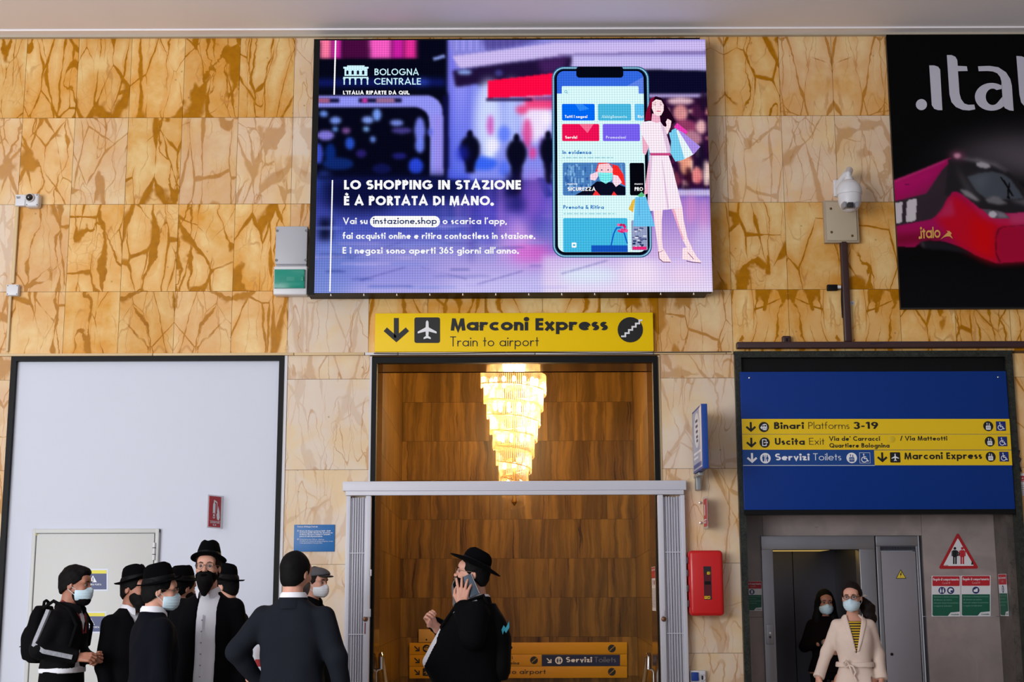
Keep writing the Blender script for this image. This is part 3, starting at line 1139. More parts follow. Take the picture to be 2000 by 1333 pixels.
# ------------------------------------------------------------------ LED advertising screen
YS = Y0 - .26
sx0, sx1, sz0, sz1 = rect(620, 78.5, 1383, 571, YS)
scr = thing('led_screen', 'large bright LED advertising screen showing a phone and a woman with shopping bags', 'screen', ((sx0 + sx1) / 2, Y0, sz0))
hx_0, _, hz_0, hz_1 = rect(607.5, 75, 1378, 575, Y0 - .20)
b = MB()
b.box(hx_0, V(1374, 325, Y0 - .2).x, Y0 - .20, Y0 + .003, hz_0, hz_1, M_BLACK)
b.build('housing', scr)
b = MB()
b.box(sx0, sx1, YS + .002, Y0 - .2, sz0 - .008, sz1, M_BLACK)
b.build('display_module', scr)
for i in range(12):
    x = V(646 + 64.5 * i, 572, YS).x
    b = MB()
    b.lathe([(.011, sz0 - .026), (.011, sz0 - .006)], (x, YS + .02, 0), M_CHROME, 10)
    b.build('mounting_bolt', scr)


def screen_picture():
    R_ = random.Random(21)
    P = Paint(625, 78, 1377.5, 571.5, 1.7)
    P.p[:] = np.array((6, 6, 24)) / 255
    # floor of the station hall, reflections
    P.grad(600, 330, 1400, 575, (44, 50, 160), (186, 180, 232), soft=6)
    P.grad(600, 330, 1060, 470, (20, 30, 110), (70, 84, 190), .8, 14)
    P.ell(640, 520, 70, 60, (60, 100, 190), .5, 22)
    P.ell(1000, 400, 90, 40, (80, 60, 200), .7, 18)
    P.ell(1010, 470, 30, 50, (240, 170, 240), .7, 14)
    P.ell(1042, 500, 46, 22, (220, 70, 190), .75, 12)
    P.ell(960, 530, 130, 26, (190, 160, 230), .6, 20)
    P.ell(1000, 560, 130, 20, (196, 190, 240), .8, 16)
    P.ell(760, 540, 110, 24, (120, 120, 215), .6, 20)
    P.grad(1060, 500, 1400, 575, (205, 180, 232), (226, 214, 240), .95, 6)
    P.ell(1150, 540, 60, 16, (214, 240, 250), .7, 10)
    P.ell(1250, 535, 40, 30, (240, 222, 240), .8, 12)
    P.ell(1340, 540, 40, 20, (236, 206, 232), .7, 12)
    for x, y, a in ((700, 548, 1), (820, 522, -1), (930, 556, 1), (1095, 536, 1), (690, 500, 1)):
        P.poly([(x, y), (x + 90, y - 26 * a), (x + 92, y - 24 * a), (x + 2, y + 2)], (70, 66, 150), .45, 1.5)
    # upper left: shop fascia
    P.box(600, 60, 880, 346, (6, 6, 26), 1, 5)
    for x0, x1, c in ((625, 648, (250, 120, 160)), (648, 668, (205, 40, 160)), (668, 722, (70, 10, 60)), (722, 765, (240, 90, 190)), (765, 790, (200, 30, 160)), (790, 814, (226, 44, 150))):
        P.box(x0, 76, x1, 115, c, 1, 4)
    P.box(600, 115, 880, 186, (5, 7, 24), 1, 2)
    P.box(620, 154, 870, 168, (16, 26, 110), .9, 5)
    P.ell(825, 160, 14, 6, (50, 80, 200), .7, 5)
    P.poly(z1((0, 0), (0, 1)) + [(845, 113), (868, 106), (870, 112), (848, 118)], (170, 190, 250), 0, 2)
    P.poly([(845, 113), (868, 106), (870, 112), (848, 118)], (150, 170, 250), .9, 2)
    # counter surround with the rounded corner
    out = [(600, 186)] + [(830 + 36 * sin(radians(t)), 222 - 36 * cos(radians(t))) for t in range(0, 91, 10)] + [(866, 345), (838, 345)]
    inn = [(838, 240)] + [(812 + 26 * cos(radians(t)), 236 - 26 * sin(radians(t))) for t in range(0, 91, 15)] + [(600, 210)]
    P.poly(out + inn, (142, 144, 240), 1, 2.0)
    P.poly([(846, 225), (864, 225), (864, 345), (850, 345)], (150, 136, 230), .8, 4)
    for x0, x1 in ((622, 662), (700, 784)):
        P.box(x0, 192, x1, 200, (18, 14, 50), .95, 2)
    P.box(622, 192, 644, 200, (200, 110, 150), .8, 2)
    P.box(707, 192, 717, 200, (214, 60, 170), .9, 2)
    P.box(735, 192, 770, 200, (190, 130, 170), .8, 2)
    P.poly([(600, 210), (812, 210), (838, 240), (838, 345), (600, 345)], (5, 6, 24), 1, 3)
    for x, y, rx, ry, c in ((632, 222, 8, 6, (110, 150, 240)), (655, 235, 11, 7, (120, 150, 240)), (718, 234, 11, 7, (130, 160, 245)), (736, 224, 8, 12, (120, 160, 250)),
                            (775, 240, 13, 6, (120, 140, 230)), (654, 252, 5, 5, (110, 160, 250)), (715, 252, 6, 5, (130, 180, 250)), (676, 255, 8, 6, (120, 80, 150)), (636, 264, 16, 10, (130, 120, 220)),
                            (785, 255, 20, 6, (70, 60, 140)), (683, 280, 9, 12, (40, 80, 200)), (728, 272, 5, 6, (110, 150, 245)), (820, 255, 10, 26, (120, 130, 240)), (820, 285, 9, 14, (110, 130, 245)),
                            (812, 325, 14, 16, (40, 70, 220)), (705, 300, 10, 8, (40, 30, 110)), (645, 300, 10, 20, (10, 40, 120)), (780, 305, 14, 6, (30, 30, 120)), (660, 320, 30, 12, (14, 40, 110)),
                            (622, 300, 8, 20, (60, 80, 200)), (745, 330, 18, 10, (16, 20, 80)), (840, 258, 4, 8, (90, 100, 220))):
        P.ell(x, y, rx, ry, c, .95, 3)
    P.ell(632, 360, 16, 26, (50, 80, 190), .8, 6)
    P.box(620, 344, 880, 350, (8, 10, 40), .9, 4)
    P.box(625, 350, 900, 385, (5, 7, 34), .85, 12)
    P.box(640, 350, 1010, 398, (12, 18, 74), .55, 14)
    P.ell(700, 392, 70, 26, (6, 9, 44), .7, 12)
    P.box(622, 425, 646, 470, (4, 6, 28), .85, 6)
    for i in range(60):
        x_, y_ = R_.uniform(625, 1075), R_.uniform(405, 570)
        P.ell(x_, y_, R_.uniform(12, 60), R_.uniform(1, 3.5), R_.choice([(40, 60, 150), (120, 140, 225), (30, 44, 120), (170, 160, 230), (200, 180, 235)]), R_.uniform(.15, .45), 2)
    for i in range(26):
        x_ = R_.uniform(860, 1075)
        P.box(x_, R_.uniform(350, 400), x_ + R_.uniform(4, 14), R_.uniform(430, 520), R_.choice([(120, 100, 220), (60, 50, 160), (210, 140, 220), (90, 90, 210)]), R_.uniform(.12, .35), 6)
    # column
    P.grad(875, 76, 934, 350, (128, 124, 236), (70, 84, 214), 1, 3)
    P.grad(884, 150, 916, 345, (150, 150, 245), (90, 110, 230), .8, 6)
    P.box(866, 186, 876, 330, (14, 14, 70), .8, 3)
    # bulkheads overhead, right of the column
    P.poly([(880, 74), (1385, 74), (1385, 140), (1200, 132), (1090, 140), (890, 132)], (150, 138, 214), 1, 2)
    P.poly([(880, 76), (1100, 76), (1000, 96), (884, 108)], (126, 128, 216), .9, 4)
    for x in range(890, 1010, 13):
        P.box(x, 78, x + 6, 100, (168, 160, 244), .6, 2)
    P.poly([(940, 76), (1060, 76), (1000, 94), (950, 100)], (50, 36, 110), .6, 5)
    P.poly([(884, 110), (1085, 84), (1385, 80), (1385, 104), (1110, 108), (900, 134)], (200, 184, 236), .95, 2)
    P.poly([(1090, 106), (1385, 100), (1385, 107), (1090, 110)], (112, 96, 156), .8, 2)
    P.poly([(1116, 110), (1385, 110), (1385, 140), (1110, 132)], (196, 186, 236), .9, 3)
    P.poly([(884, 138), (1000, 122), (1118, 110), (1116, 134), (1080, 148), (950, 164), (890, 170)], (30, 16, 56), 1, 3)
    P.ell(908, 141, 14, 5, (150, 180, 250), .9, 3)
    P.ell(975, 143, 8, 6, (70, 70, 150), .8, 3)
    P.poly([(1050, 118), (1110, 112), (1100, 140), (1060, 146)], (86, 40, 110), .6, 5)
    # shop fronts in the middle
    P.box(918, 168, 1086, 352, (128, 138, 236), 1, 4)
    P.ell(955, 235, 26, 80, (205, 216, 255), .95, 8)
    P.ell(1048, 228, 32, 54, (240, 226, 255), .95, 8)
    P.ell(1000, 220, 16, 66, (190, 206, 255), .8, 8)
    for x, y, rx, ry, c in ((958, 246, 6, 20, (206, 60, 170)), (962, 285, 12, 14, (240, 235, 255)), (955, 306, 8, 8, (255, 255, 255)), (985, 262, 12, 16, (90, 120, 250)), (1030, 262, 9, 30, (220, 60, 140)),
                            (1020, 215, 12, 9, (236, 60, 120)), (1060, 290, 8, 22, (110, 80, 190)), (1040, 300, 8, 12, (230, 60, 140)), (942, 320, 30, 14, (40, 90, 240)), (985, 330, 12, 16, (80, 110, 240)), (1068, 232, 10, 14, (246, 236, 255))):
        P.ell(x, y, rx, ry, c, .85, 4)
    P.poly([(953, 158), (1086, 143), (1086, 186), (953, 193)], (255, 8, 66), 1, 1.5)
    P.box(1025, 190, 1086, 214, (240, 30, 96), .8, 4)
    P.box(1042, 190, 1086, 196, (80, 60, 130), .8, 3)
    P.box(950, 192, 1040, 199, (20, 10, 60), .8, 2)
    # people walking away, dark against the light
    for cx, top, wd, hgt in ((918, 254, 20, 84), (1009, 262, 20, 118), (1071, 256, 16, 104)):
        P.ell(cx, top + 9, 6, 9, (10, 8, 36), 1, 2)
        P.ell(cx, top + 38, wd, 27, (8, 8, 30), 1, 3)
        P.poly([(cx - wd * .6, top + 50), (cx + wd * .6, top + 50), (cx + wd * .4, top + hgt), (cx - wd * .4, top + hgt)], (8, 8, 34), 1, 3)
    P.ell(903, 300, 12, 16, (30, 40, 190), .6, 5)
    P.poly([(1046, 350), (1062, 348), (1080, 384), (1066, 388)], (40, 50, 150), 1, 2)
    P.poly([(990, 340), (1015, 340), (1018, 392), (985, 384)], (14, 12, 60), .85, 6)
    P.ell(1042, 380, 20, 50, (190, 110, 210), .5, 12)
    P.ell(1008, 402, 20, 14, (20, 20, 90), .7, 8)
    # right of the phone: shops, dark ceiling band, floor line
    P.box(1264, 140, 1385, 188, (10, 10, 40), 1, 3)
    P.box(1264, 184, 1385, 194, (176, 160, 216), .95, 2)
    P.box(1264, 194, 1385, 372, (44, 12, 50), 1, 3)
    for i in range(46):
        x_, y_ = R_.uniform(1300, 1386), R_.uniform(196, 366)
        P.box(x_, y_, x_ + R_.uniform(4, 16), y_ + R_.uniform(6, 26), R_.choice([(250, 206, 190), (236, 150, 150), (24, 8, 30), (30, 10, 36), (200, 60, 110), (255, 232, 214), (120, 40, 80)]), R_.uniform(.4, .9), 2)
    for x, y, rx, ry, c in ((1330, 199, 26, 7, (240, 200, 210)), (1330, 222, 14, 16, (226, 150, 150)), (1364, 220, 12, 14, (70, 24, 60)), (1340, 250, 22, 14, (150, 60, 100)), (1370, 250, 10, 14, (246, 190, 190)),
                            (1352, 275, 20, 18, (190, 130, 150)), (1370, 310, 10, 30, (24, 12, 40)), (1340, 320, 12, 24, (236, 160, 130)), (1362, 345, 10, 16, (226, 120, 120)), (1345, 346, 6, 18, (50, 10, 30)),
                            (1300, 250, 20, 20, (60, 20, 50)), (1375, 200, 8, 20, (30, 12, 40)), (1380, 340, 5, 26, (240, 210, 200)), (1320, 352, 8, 14, (120, 50, 70))):
        P.ell(x, y, rx, ry, c, .9, 3)
    P.box(1264, 373, 1390, 386, (196, 184, 228), .95, 2)
    P.grad(1264, 386, 1390, 505, (140, 106, 196), (206, 176, 226), 1, 3)
    for x, y, rx, ry in ((1350, 410, 12, 30), (1375, 430, 8, 40), (1322, 400, 8, 20)):
        P.ell(x, y, rx, ry, (226, 140, 200), .6, 6)
    P.ell(1375, 480, 18, 40, (200, 190, 236), .6, 8)
    return P


m = NT('led_picture')
m.t.nodes.remove(m.b)
e = m.n('Emission', {0: m.n('Attribute', attribute_name='picture').outputs['Color']})
led_dots(m.t, e.inputs[1], 1.05)
m.t.links.new(e.outputs[0], m.t.nodes['Material Output'].inputs[0])
raster_grid('picture', screen_picture(), YS, m.m, scr)


def lean(fn, yref):
    return lambda x, y, l: fn(1000 + (x - 1000) * (1 + (y - yref) / 15119), y, l)


F = face_at(YS, .0012)
GW = glow((255, 255, 255))
a = Art(F)
a.poly([(654.2, 79), (657, 79), (654, 185), (651.2, 185)], GW)
a.emit('rule_line', scr)
a = Art(F)
a.poly([(648, 352), (650.6, 352), (645.6, 570), (643, 570)], GW)
a.emit('rule_line', scr)
a = Art(F)
GC = glow((206, 246, 255))
# station emblem: a pavilion over an arcade
a.rect(678, 128, 712, 131, GC)
a.rect(670.5, 130.5, 719.8, 134, GC)
a.rect(673, 134, 717.5, 148.2, GC)
for i in range(4):
    x = 678.5 + 10.3 * i
    a.poly([(x - 2.2, 145.6)] + [(x + 2.2 * cos(radians(180 - t)), 140 - 2.6 * sin(radians(t))) for t in range(0, 181, 30)] + [(x + 2.2, 145.6)], glow((8, 8, 30)), 2)
a.rect(670.3, 150.3, 719.4, 153, GC)
for x in (671, 682, 693, 704.5, 716.5):
    a.rect(x, 153, x + 2.6, 165.5, GC)
    a.poly([(x - 1.4, 153), (x + 4, 153), (x + 2.6, 156.5), (x, 156.5)], GC, 1)
a.emit('emblem', scr)
a = Art(F)
a.text('BOLOGNA', 731.5, 146.9, 12.8, GC, .15, 818, gap=.12)
a.emit('lettering', scr)
a = Art(F)
a.text('CENTRALE', 730.6, 165.3, 12.8, GC, .15, 822, gap=.12)
a.emit('lettering', scr)
a = Art(F)
a.text("L'ITALIA RIPARTE DA QUI.", 670, 184.6, 7.4, GW, .23, 799.5)
a.emit('lettering', scr)
a = Art(F)
a.text('LO SHOPPING IN STAZIONE', 672, 370.2, 18.2, GW, .235, 1017.3, gap=.1)
a.emit('lettering', scr)
a = Art(F)
a.text('È A PORTATA DI MANO.', 671.8, 401.2, 18.2, GW, .235, 963.5, gap=.1)
a.emit('lettering', scr)
a = Art(F)
a.text('Vai su', 669.8, 438, 12.8, GW, .175, 717.8)
a.emit('lettering', scr)
a = Art(F)
a.rrect(722.6, 422.2, 859.3, 444.2, 10.9, GW, 1, 8)
a.text('instazione.shop', 728.9, 437.8, 12.8, glow((16, 40, 96)), .15, 853, layer=3)
a.emit('web_address_pill', scr, label='white pill with the web address')
a = Art(F)
a.text("o scarica l'app,", 864.6, 438, 12.8, GW, .175, 989.8)
a.emit('lettering', scr)
a = Art(F)
a.text('fai acquisti online e ritira contactless in stazione.', 669, 467, 12.8, GW, .18, 1045)
a.emit('lettering', scr)
a = Art(F)
a.text("E i negozi sono aperti 365 giorni all'anno.", 669, 495.8, 12.8, GW, .18, 1013)
a.emit('lettering', scr)

# the phone in the advertisement
L = lean(F, 317)
a = Art(L)
a.rrect(1078.6, 130, 1270.6, 503.4, 23, glow((36, 84, 128)), 1, 10)
a.rrect(1080.4, 131.8, 1268.8, 501.6, 22, glow((150, 206, 228)), 2, 10)
a.rrect(1082.6, 134, 1266.6, 499.4, 20, glow((30, 66, 104)), 3, 10)
a.rrect(1084.4, 135.6, 1265, 498, 19, glow((4, 8, 20)), 4, 10)
a.emit('phone_frame_picture', scr)
a = Art(L)
a.rrect(1088.8, 139, 1259.5, 492.8, 14, glow((216, 250, 252)), 5, 8)
a.poly(arc(1102.8, 153, 14, 14, 180, 270, 8) + arc(1245.5, 153, 14, 14, 270, 360, 8) + [(1259.5, 183), (1088.8, 183)], glow((50, 104, 226)), 6)
a.poly([(1200, 183), (1259.5, 150), (1259.5, 183)], glow((92, 130, 232)), 7)
a.rrect(1098.2, 168.4, 1249.5, 188, 2, glow((216, 250, 252)), 8)
a.line(arc(1106.2, 179, 2.4, 2.4, 0, 360, 12), .9, glow((40, 170, 200)), 9)
a.line([(1108, 181), (1110, 183)], 1, glow((40, 170, 200)), 9)
a.rrect(1127, 130, 1220, 151.8, 6, glow((4, 8, 20)), 9)
for x0, y0, x1, y1, c in ((1098.2, 203, 1162.6, 235.6, (0, 104, 246)), (1169, 203, 1234.2, 235.6, (72, 184, 224)), (1241, 203, 1259.4, 235.6, (96, 194, 244)), (1098.2, 242.3, 1171, 275.8, (240, 16, 84)), (1178, 242.3, 1250.8, 275.8, (120, 96, 240))):
    a.rrect(x0, y0, x1, y1, 2.5, glow(c), 6)
a.poly([(1124, 203), (1138, 203), (1152, 213), (1133, 217)], glow((44, 136, 248)), 7)
a.poly([(1132, 242.5), (1160, 242.5), (1148, 260)], glow((250, 110, 150)), 7)
a.text('Tutti i negozi', 1103.8, 230.4, 5.4, GW, .2, 1148, layer=8)
a.text('Abbigliamento', 1176, 230.4, 5.4, glow((190, 236, 246)), .17, 1226, layer=8)
a.text('Rist', 1247, 230.4, 5.4, GW, .17, 1258.6, layer=8)
a.text('Servizi', 1104.2, 271, 5.6, GW, .22, 1127.6, layer=8)
a.text('Promozioni', 1184.2, 271, 5.6, glow((214, 214, 255)), .18, 1223, layer=8)
BT = glow((10, 112, 190))
a.text('In evidenza', 1098.8, 301.2, 7.6, BT, .19, 1155, layer=8)
a.text('Prenota & Ritira', 1099.6, 408.4, 7.4, BT, .19, 1178.4, layer=8)
for x0, x1, y in ((1099, 1200, 308.6), (1100, 1202, 418)):
    x = x0
    k = 0
    while x < x1:
        w_ = 4 + (k * 7) % 9
        a.rect(x, y - 1.4, min(x + w_, x1), y + .6, glow((150, 206, 220)), 8)
        x += w_ + 2.5
        k += 1
a.emit('app_page_picture', scr)
a = Art(L)
# picture card: a woman in a face mask
a.rrect(1099, 317.8, 1221.2, 382, 3, glow((74, 126, 190)), 6)
rr = random.Random(3)
for i in range(46):
    x, y = rr.uniform(1101, 1160), rr.uniform(320, 366)
    a.rect(x, y, x + rr.uniform(2, 5), y + rr.uniform(4, 14), glow(rr.choice([(110, 160, 214), (54, 100, 170), (130, 180, 226)])), 7)
for i in range(16):
    x, y = rr.uniform(1196, 1216), rr.uniform(320, 350)
    a.rect(x, y, x + 3, y + rr.uniform(4, 10), glow((110, 160, 214)), 7)
a.poly(z2((700, 300), (760, 250), (900, 260), (1015, 300), (1015, 376), (560, 376)), glow((10, 12, 34)), 8)
a.poly(z2((775, 84), (850, 84), (950, 110), (1000, 190), (1015, 290), (960, 260), (900, 200), (900, 100), (800, 100), (770, 170), (750, 160)), glow((250, 40, 40)), 9)
a.poly(z2((780, 95), (870, 90), (905, 140), (900, 180), (775, 180), (765, 150)), glow((255, 206, 214)), 10)
a.poly(z2((772, 170), (905, 175), (895, 240), (840, 272), (790, 245)), glow((130, 240, 240)), 11)
for y in (190, 210, 230):
    a.line(z2((778, y), (840, y + 12), (900, y)), .8, glow((90, 206, 214)), 12)
a.poly(z2((700, 190), (770, 160), (775, 200), (745, 245), (700, 235)), glow((250, 214, 230)), 12)
a.poly(z2((905, 190), (950, 200), (985, 260), (930, 300), (900, 260)), glow((250, 220, 236)), 12)
a.poly(z2((720, 376), (750, 330), (790, 376)), glow((250, 50, 50)), 12)
a.poly(z2((890, 376), (910, 340), (940, 376)), glow((250, 50, 50)), 12)
for x in (805, 862):
    a.disc(*z2((x, 148))[0], 1.4, glow((60, 50, 110)), 12)
a.text('SICUREZZA', 1108.2, 373, 7.2, GW, .2, 1162.7, layer=13)
a.text('nuova', 1108.2, 361, 4, GW, .16, 1127, layer=13)
a.rrect(1229.5, 318.4, 1258, 382, 3, glow((6, 6, 16)), 7)
a.text('PRO', 1238.7, 373, 7.2, GW, .2, 1255, layer=13)
a.text('nuov', 1238.7, 361, 4, GW, .16, 1255, layer=13)
a.rrect(1099, 426.2, 1223.6, 492.6, 3, glow((66, 186, 228)), 7)
a.rect(1153.2, 479.5, 1223.6, 492.6, glow((20, 84, 190)), 8)
a.line(z2((880, 828), (905, 720), (930, 670), (965, 665), (1000, 720), (1025, 810)), 2.6, glow((20, 90, 200)), 8)
for i in range(14):
    a.disc(1212 + rr.uniform(-8, 10), 446 + rr.uniform(-7, 9), rr.uniform(2, 4), glow(rr.choice([(236, 30, 120), (200, 20, 90), (250, 90, 160)])), 9)
a.rrect(1115.5, 474, 1124.5, 484, 1.5, GW, 8)
a.rect(1118, 477, 1122, 481, glow((66, 186, 228)), 9)
a.rrect(1231, 430.5, 1262, 489, 3, glow((150, 160, 196)), 7)
for i in range(26):
    x, y = rr.uniform(1232, 1254), rr.uniform(444, 484)
    a.rect(x, y, x + rr.uniform(3, 8), y + rr.uniform(1.5, 4), glow(rr.choice([(30, 40, 90), (90, 100, 150), (226, 230, 244)])), 8)
a.rect(1233, 482, 1260, 488, glow((236, 40, 120)), 9)
a.emit('app_cards_picture', scr)

# woman with shopping bags in the advertisement
a = Art(L)
SK, SKS, DR, DRS = glow((255, 226, 232)), glow((240, 176, 200)), glow((250, 234, 246)), glow((226, 196, 224))
HR, HRD = glow((130, 10, 50)), glow((30, 4, 26))
a.poly(z1((1325, 720), (1345, 660), (1400, 632), (1455, 650), (1495, 715), (1540, 790), (1585, 880), (1500, 930), (1430, 905), (1420, 850), (1400, 860), (1330, 870), (1288, 870), (1300, 790)), HRD, 10)
a.poly(z1((1325, 720), (1345, 660), (1390, 635), (1370, 680), (1345, 760), (1350, 860), (1288, 868), (1300, 790)), HR, 11)
a.poly(z1((1360, 800), (1430, 800), (1440, 880), (1420, 910), (1350, 890)), SKS, 11)
a.poly(z1((1362, 690), (1400, 662), (1450, 672), (1474, 715), (1472, 770), (1448, 815), (1418, 825), (1380, 805), (1358, 750)), SK, 12)
for x in (1388, 1448):
    a.line(z1((x - 14, 715), (x + 12, 716)), 1.0, glow((110, 30, 80)), 13)
    a.line(z1((x - 16, 698), (x + 14, 694)), .7, glow((120, 40, 70)), 13)
a.line(z1((1404, 776), (1442, 778)), 1.5, glow((220, 40, 90)), 13)
a.line(z1((1428, 725), (1434, 750), (1422, 752)), .6, SKS, 13)
# raised arm and bags
a.poly(z1((1545, 960), (1590, 940), (1640, 1250), (1640, 1250), (1575, 1262), (1530, 1180)), glow((116, 206, 240)), 12)
a.poly(z1((1520, 985), (1590, 965), (1665, 1240), (1580, 1262)), glow((120, 206, 240)), 12)
a.poly(z1((1590, 960), (1610, 955), (1750, 1195), (1665, 1240)), glow((232, 246, 250)), 12)
a.poly(z1((1600, 950), (1660, 985), (1820, 1120), (1752, 1195)), glow((170, 140, 230)), 12)
a.poly(z1((1570, 930), (1600, 890), (1700, 970), (1690, 1000), (1600, 955)), glow((236, 60, 180)), 11)
a.poly(z1((1440, 905), (1490, 930), (1520, 870), (1500, 850), (1545, 880), (1535, 930), (1505, 1000), (1460, 980)), SK, 12)
a.poly(z1((1490, 880), (1510, 850), (1545, 870), (1535, 905), (1500, 915)), SK, 13)
# dress, belt, skirt
a.poly(z1((1265, 880), (1345, 870), (1400, 890), (1440, 880), (1480, 940), (1530, 1120), (1530, 1200), (1335, 1190), (1322, 1120), (1255, 1000), (1240, 930)), DR, 12)
a.poly(z1((1440, 890), (1480, 940), (1530, 1120), (1530, 1195), (1500, 1190)), DRS, 13)
a.poly(z1((1335, 1180), (1530, 1180), (1530, 1205), (1335, 1205)), glow((200, 70, 130)), 14)
a.poly(z2((1240, 8), (1405, 8), (1440, 130), (1520, 485), (1380, 505), (1205, 518), (1235, 150)), DR, 12)
a.poly(z2((1235, 20), (1262, 20), (1222, 500), (1206, 515)), DRS, 13)
a.poly(z2((1345, 60), (1352, 60), (1402, 490), (1384, 500)), DRS, 13)
# far arm and the blue bag it carries
a.poly(z1((1256, 1000), (1322, 1120), (1290, 1200), (1262, 1180)), SKS, 11)
a.poly(z2((1228, 60), (1244, 80), (1215, 360), (1180, 370)), SKS, 11)
a.poly(z2((1102, 392), (1198, 388), (1272, 655), (1080, 655)), glow((104, 196, 240)), 14)
a.poly(z2((1075, 420), (1105, 400), (1080, 530), (1040, 500)), glow((236, 190, 70)), 13)
a.poly(z2((1120, 380), (1160, 345), (1190, 380), (1150, 395)), glow((90, 190, 130)), 13)
a.line(z2((1135, 395), (1133, 560)), .8, glow((80, 120, 200)), 15)
# legs and sandals
a.poly(z2((1262, 512), (1345, 505), (1335, 600), (1332, 760), (1340, 860), (1300, 870), (1290, 780), (1270, 640)), SK, 11)
a.poly(z2((1425, 500), (1520, 485), (1530, 600), (1560, 760), (1600, 850), (1560, 860), (1520, 780), (1470, 640)), SK, 11)
a.poly(z2((1425, 500), (1450, 500), (1490, 650), (1530, 770), (1515, 775), (1470, 640)), SKS, 12)
a.poly(z2((1298, 860), (1345, 855), (1410, 970), (1400, 980), (1340, 975), (1305, 950)), SK, 11)
a.line(z2((1300, 880), (1305, 945), (1340, 975), (1405, 977)), 1.4, glow((110, 30, 80)), 13)
a.line(z2((1300, 890), (1345, 870)), .9, glow((160, 60, 110)), 13)
a.poly(z2((1515, 850), (1590, 840), (1640, 930), (1680, 975), (1660, 985), (1570, 960), (1510, 950)), SK, 11)
a.line(z2((1545, 965), (1600, 978), (1675, 984)), 1.4, glow((90, 30, 80)), 13)
a.line(z2((1560, 890), (1612, 950)), 1.2, glow((130, 40, 90)), 13)
a.emit('woman_picture', scr)

# ------------------------------------------------------------------ yellow sign under the screen
YN = Y0 - .05


def down_arrow(a, cx, y0, y1, m, l=2, w=None):
    h = y1 - y0
    w = w or h * .2
    a.rect(cx - w / 2, y0, cx + w / 2, y1 - h * .2, m, l)
    a.line([(cx - h * .45, y0 + h * .46), (cx, y1 - w * .72), (cx + h * .45, y0 + h * .46)], w, m, l)


def plane_icon(a, cx, cy, s, bg, fg, l=2):
    a.rrect(cx - s, cy - s, cx + s, cy + s, s * .17, bg, l)
    p = [(0, -.78), (.1, -.66), (.12, -.22), (.74, .12), (.74, .26), (.12, .1), (.1, .46), (.28, .58), (.28, .7), (0, .62)]
    pts = [(cx + x * s, cy + y * s) for x, y in p] + [(cx - x * s, cy + y * s) for x, y in p[-2:0:-1]]
    a.poly(pts, fg, l + 1)


def stairs_icon(a, cx, cy, r, bg, fg, l=2):
    a.disc(cx, cy, r, bg, l)
    st = r * .22
    pts = [(cx - r * .72, cy + r * .52)]
    for i in range(5):
        x, y = pts[-1]
        pts += [(x + st * (1.5 if i in (0,) else 1.25), y), (x + st * (1.5 if i in (0,) else 1.25), y - st * 1.15)]
    x, y = pts[-1]
    pts.append((x + st * 1.1, y))
    a.line(pts, r * .13, fg, l + 1)


sg = thing('airport_train_sign', 'yellow direction sign reading Marconi Express over the stair doorway', 'sign', (V(1004, 686, Y0).x, Y0, V(1004, 686, YN).z))
x0, x1, z0_, z1_ = rect(732.5, 611.5, 1276, 687, YN)
b = MB()
b.box(x0, x1, YN, Y0 + .002, z0_, z1_, M_SIGNY, .003)
b.build('sign_panel', sg)
FN = face_at(YN, .0015)
a = Art(FN)
down_arrow(a, 774, 621.5, 669.5, I_BLACK)
a.emit('arrow', sg)
a = Art(FN)
plane_icon(a, 834.3, 645.3, 25, I_BLACK, I_WHITE)
a.emit('pictogram', sg, label='white plane on a black square')
a = Art(FN)
a.text('Marconi Express', 880, 646.2, 24, I_BLACK, .235, 1187, xh=.7, y1=645.6, gap=.075)
a.emit('lettering', sg)
a = Art(FN)
a.text('Train to airport', 879, 677, 19.5, I_BLACK, .088, 1052, xh=.58, y1=676.6, gap=.13)
a.emit('lettering', sg)
a = Art(FN)
stairs_icon(a, 1231, 644.5, 24.8, I_BLACK, I_WHITE)
a.emit('pictogram', sg, label='white stairs on a black disc')

# ------------------------------------------------------------------ cable trunking along the ledge
def wall_strip(name, segs, zc, hgt, dep, label, cat):
    """Trunking in lengths with dark butt joints."""
    t = thing(name, label, cat, (segs[0][0], Y0, zc - hgt / 2))
    for x0, x1, m in segs:
        b = MB()
        b.box(x0 + .003, x1 - .003, Y0 - dep, Y0 + .002, zc - hgt / 2, zc + hgt / 2, m, .003)
        b.build('trunking_length', t)
    return t


X_ = lambda px, py=690, Y=Y0: V(px, py, Y).x
wall_strip('cable_trunking', [(XW0 + 2, X_(300), M_CREAM), (X_(300), X_(575), M_CREAM), (X_(575), X_(713), M_CREAM), (X_(713), X_(778), M_WHITET), (X_(778), X_(1045), M_WHITET), (X_(1045), X_(1276), M_WHITET), (X_(1276), X_(1418), M_CREAM), (X_(1418), X_(1432), M_CREAM)],
           V(1000, 691.6).z, .024, .034, 'thin cream cable trunking running along the ledge above the three openings', 'trunking')
cb = MB()
pts = [V(730, 690.6, Y0 - .056)] + [V(x, 690.6 + 1.0 * sin((x - 730) / 60) - (x - 730) * .003, Y0 - .056) for x in range(770, 1276, 30)] + [V(1284, 688.6, Y0 - .05), V(1330, 688.4, Y0 - .05), V(1390, 688, Y0 - .05), V(1428, 687.6, Y0 - .05)]
cb.tube(pts, .0045, mat('cable_dark', srgb(46, 34, 40), .5), 6)
cb.build('cable', label='loose dark cable lying along the trunking under the yellow sign', cat='cable', origin=pts[0])

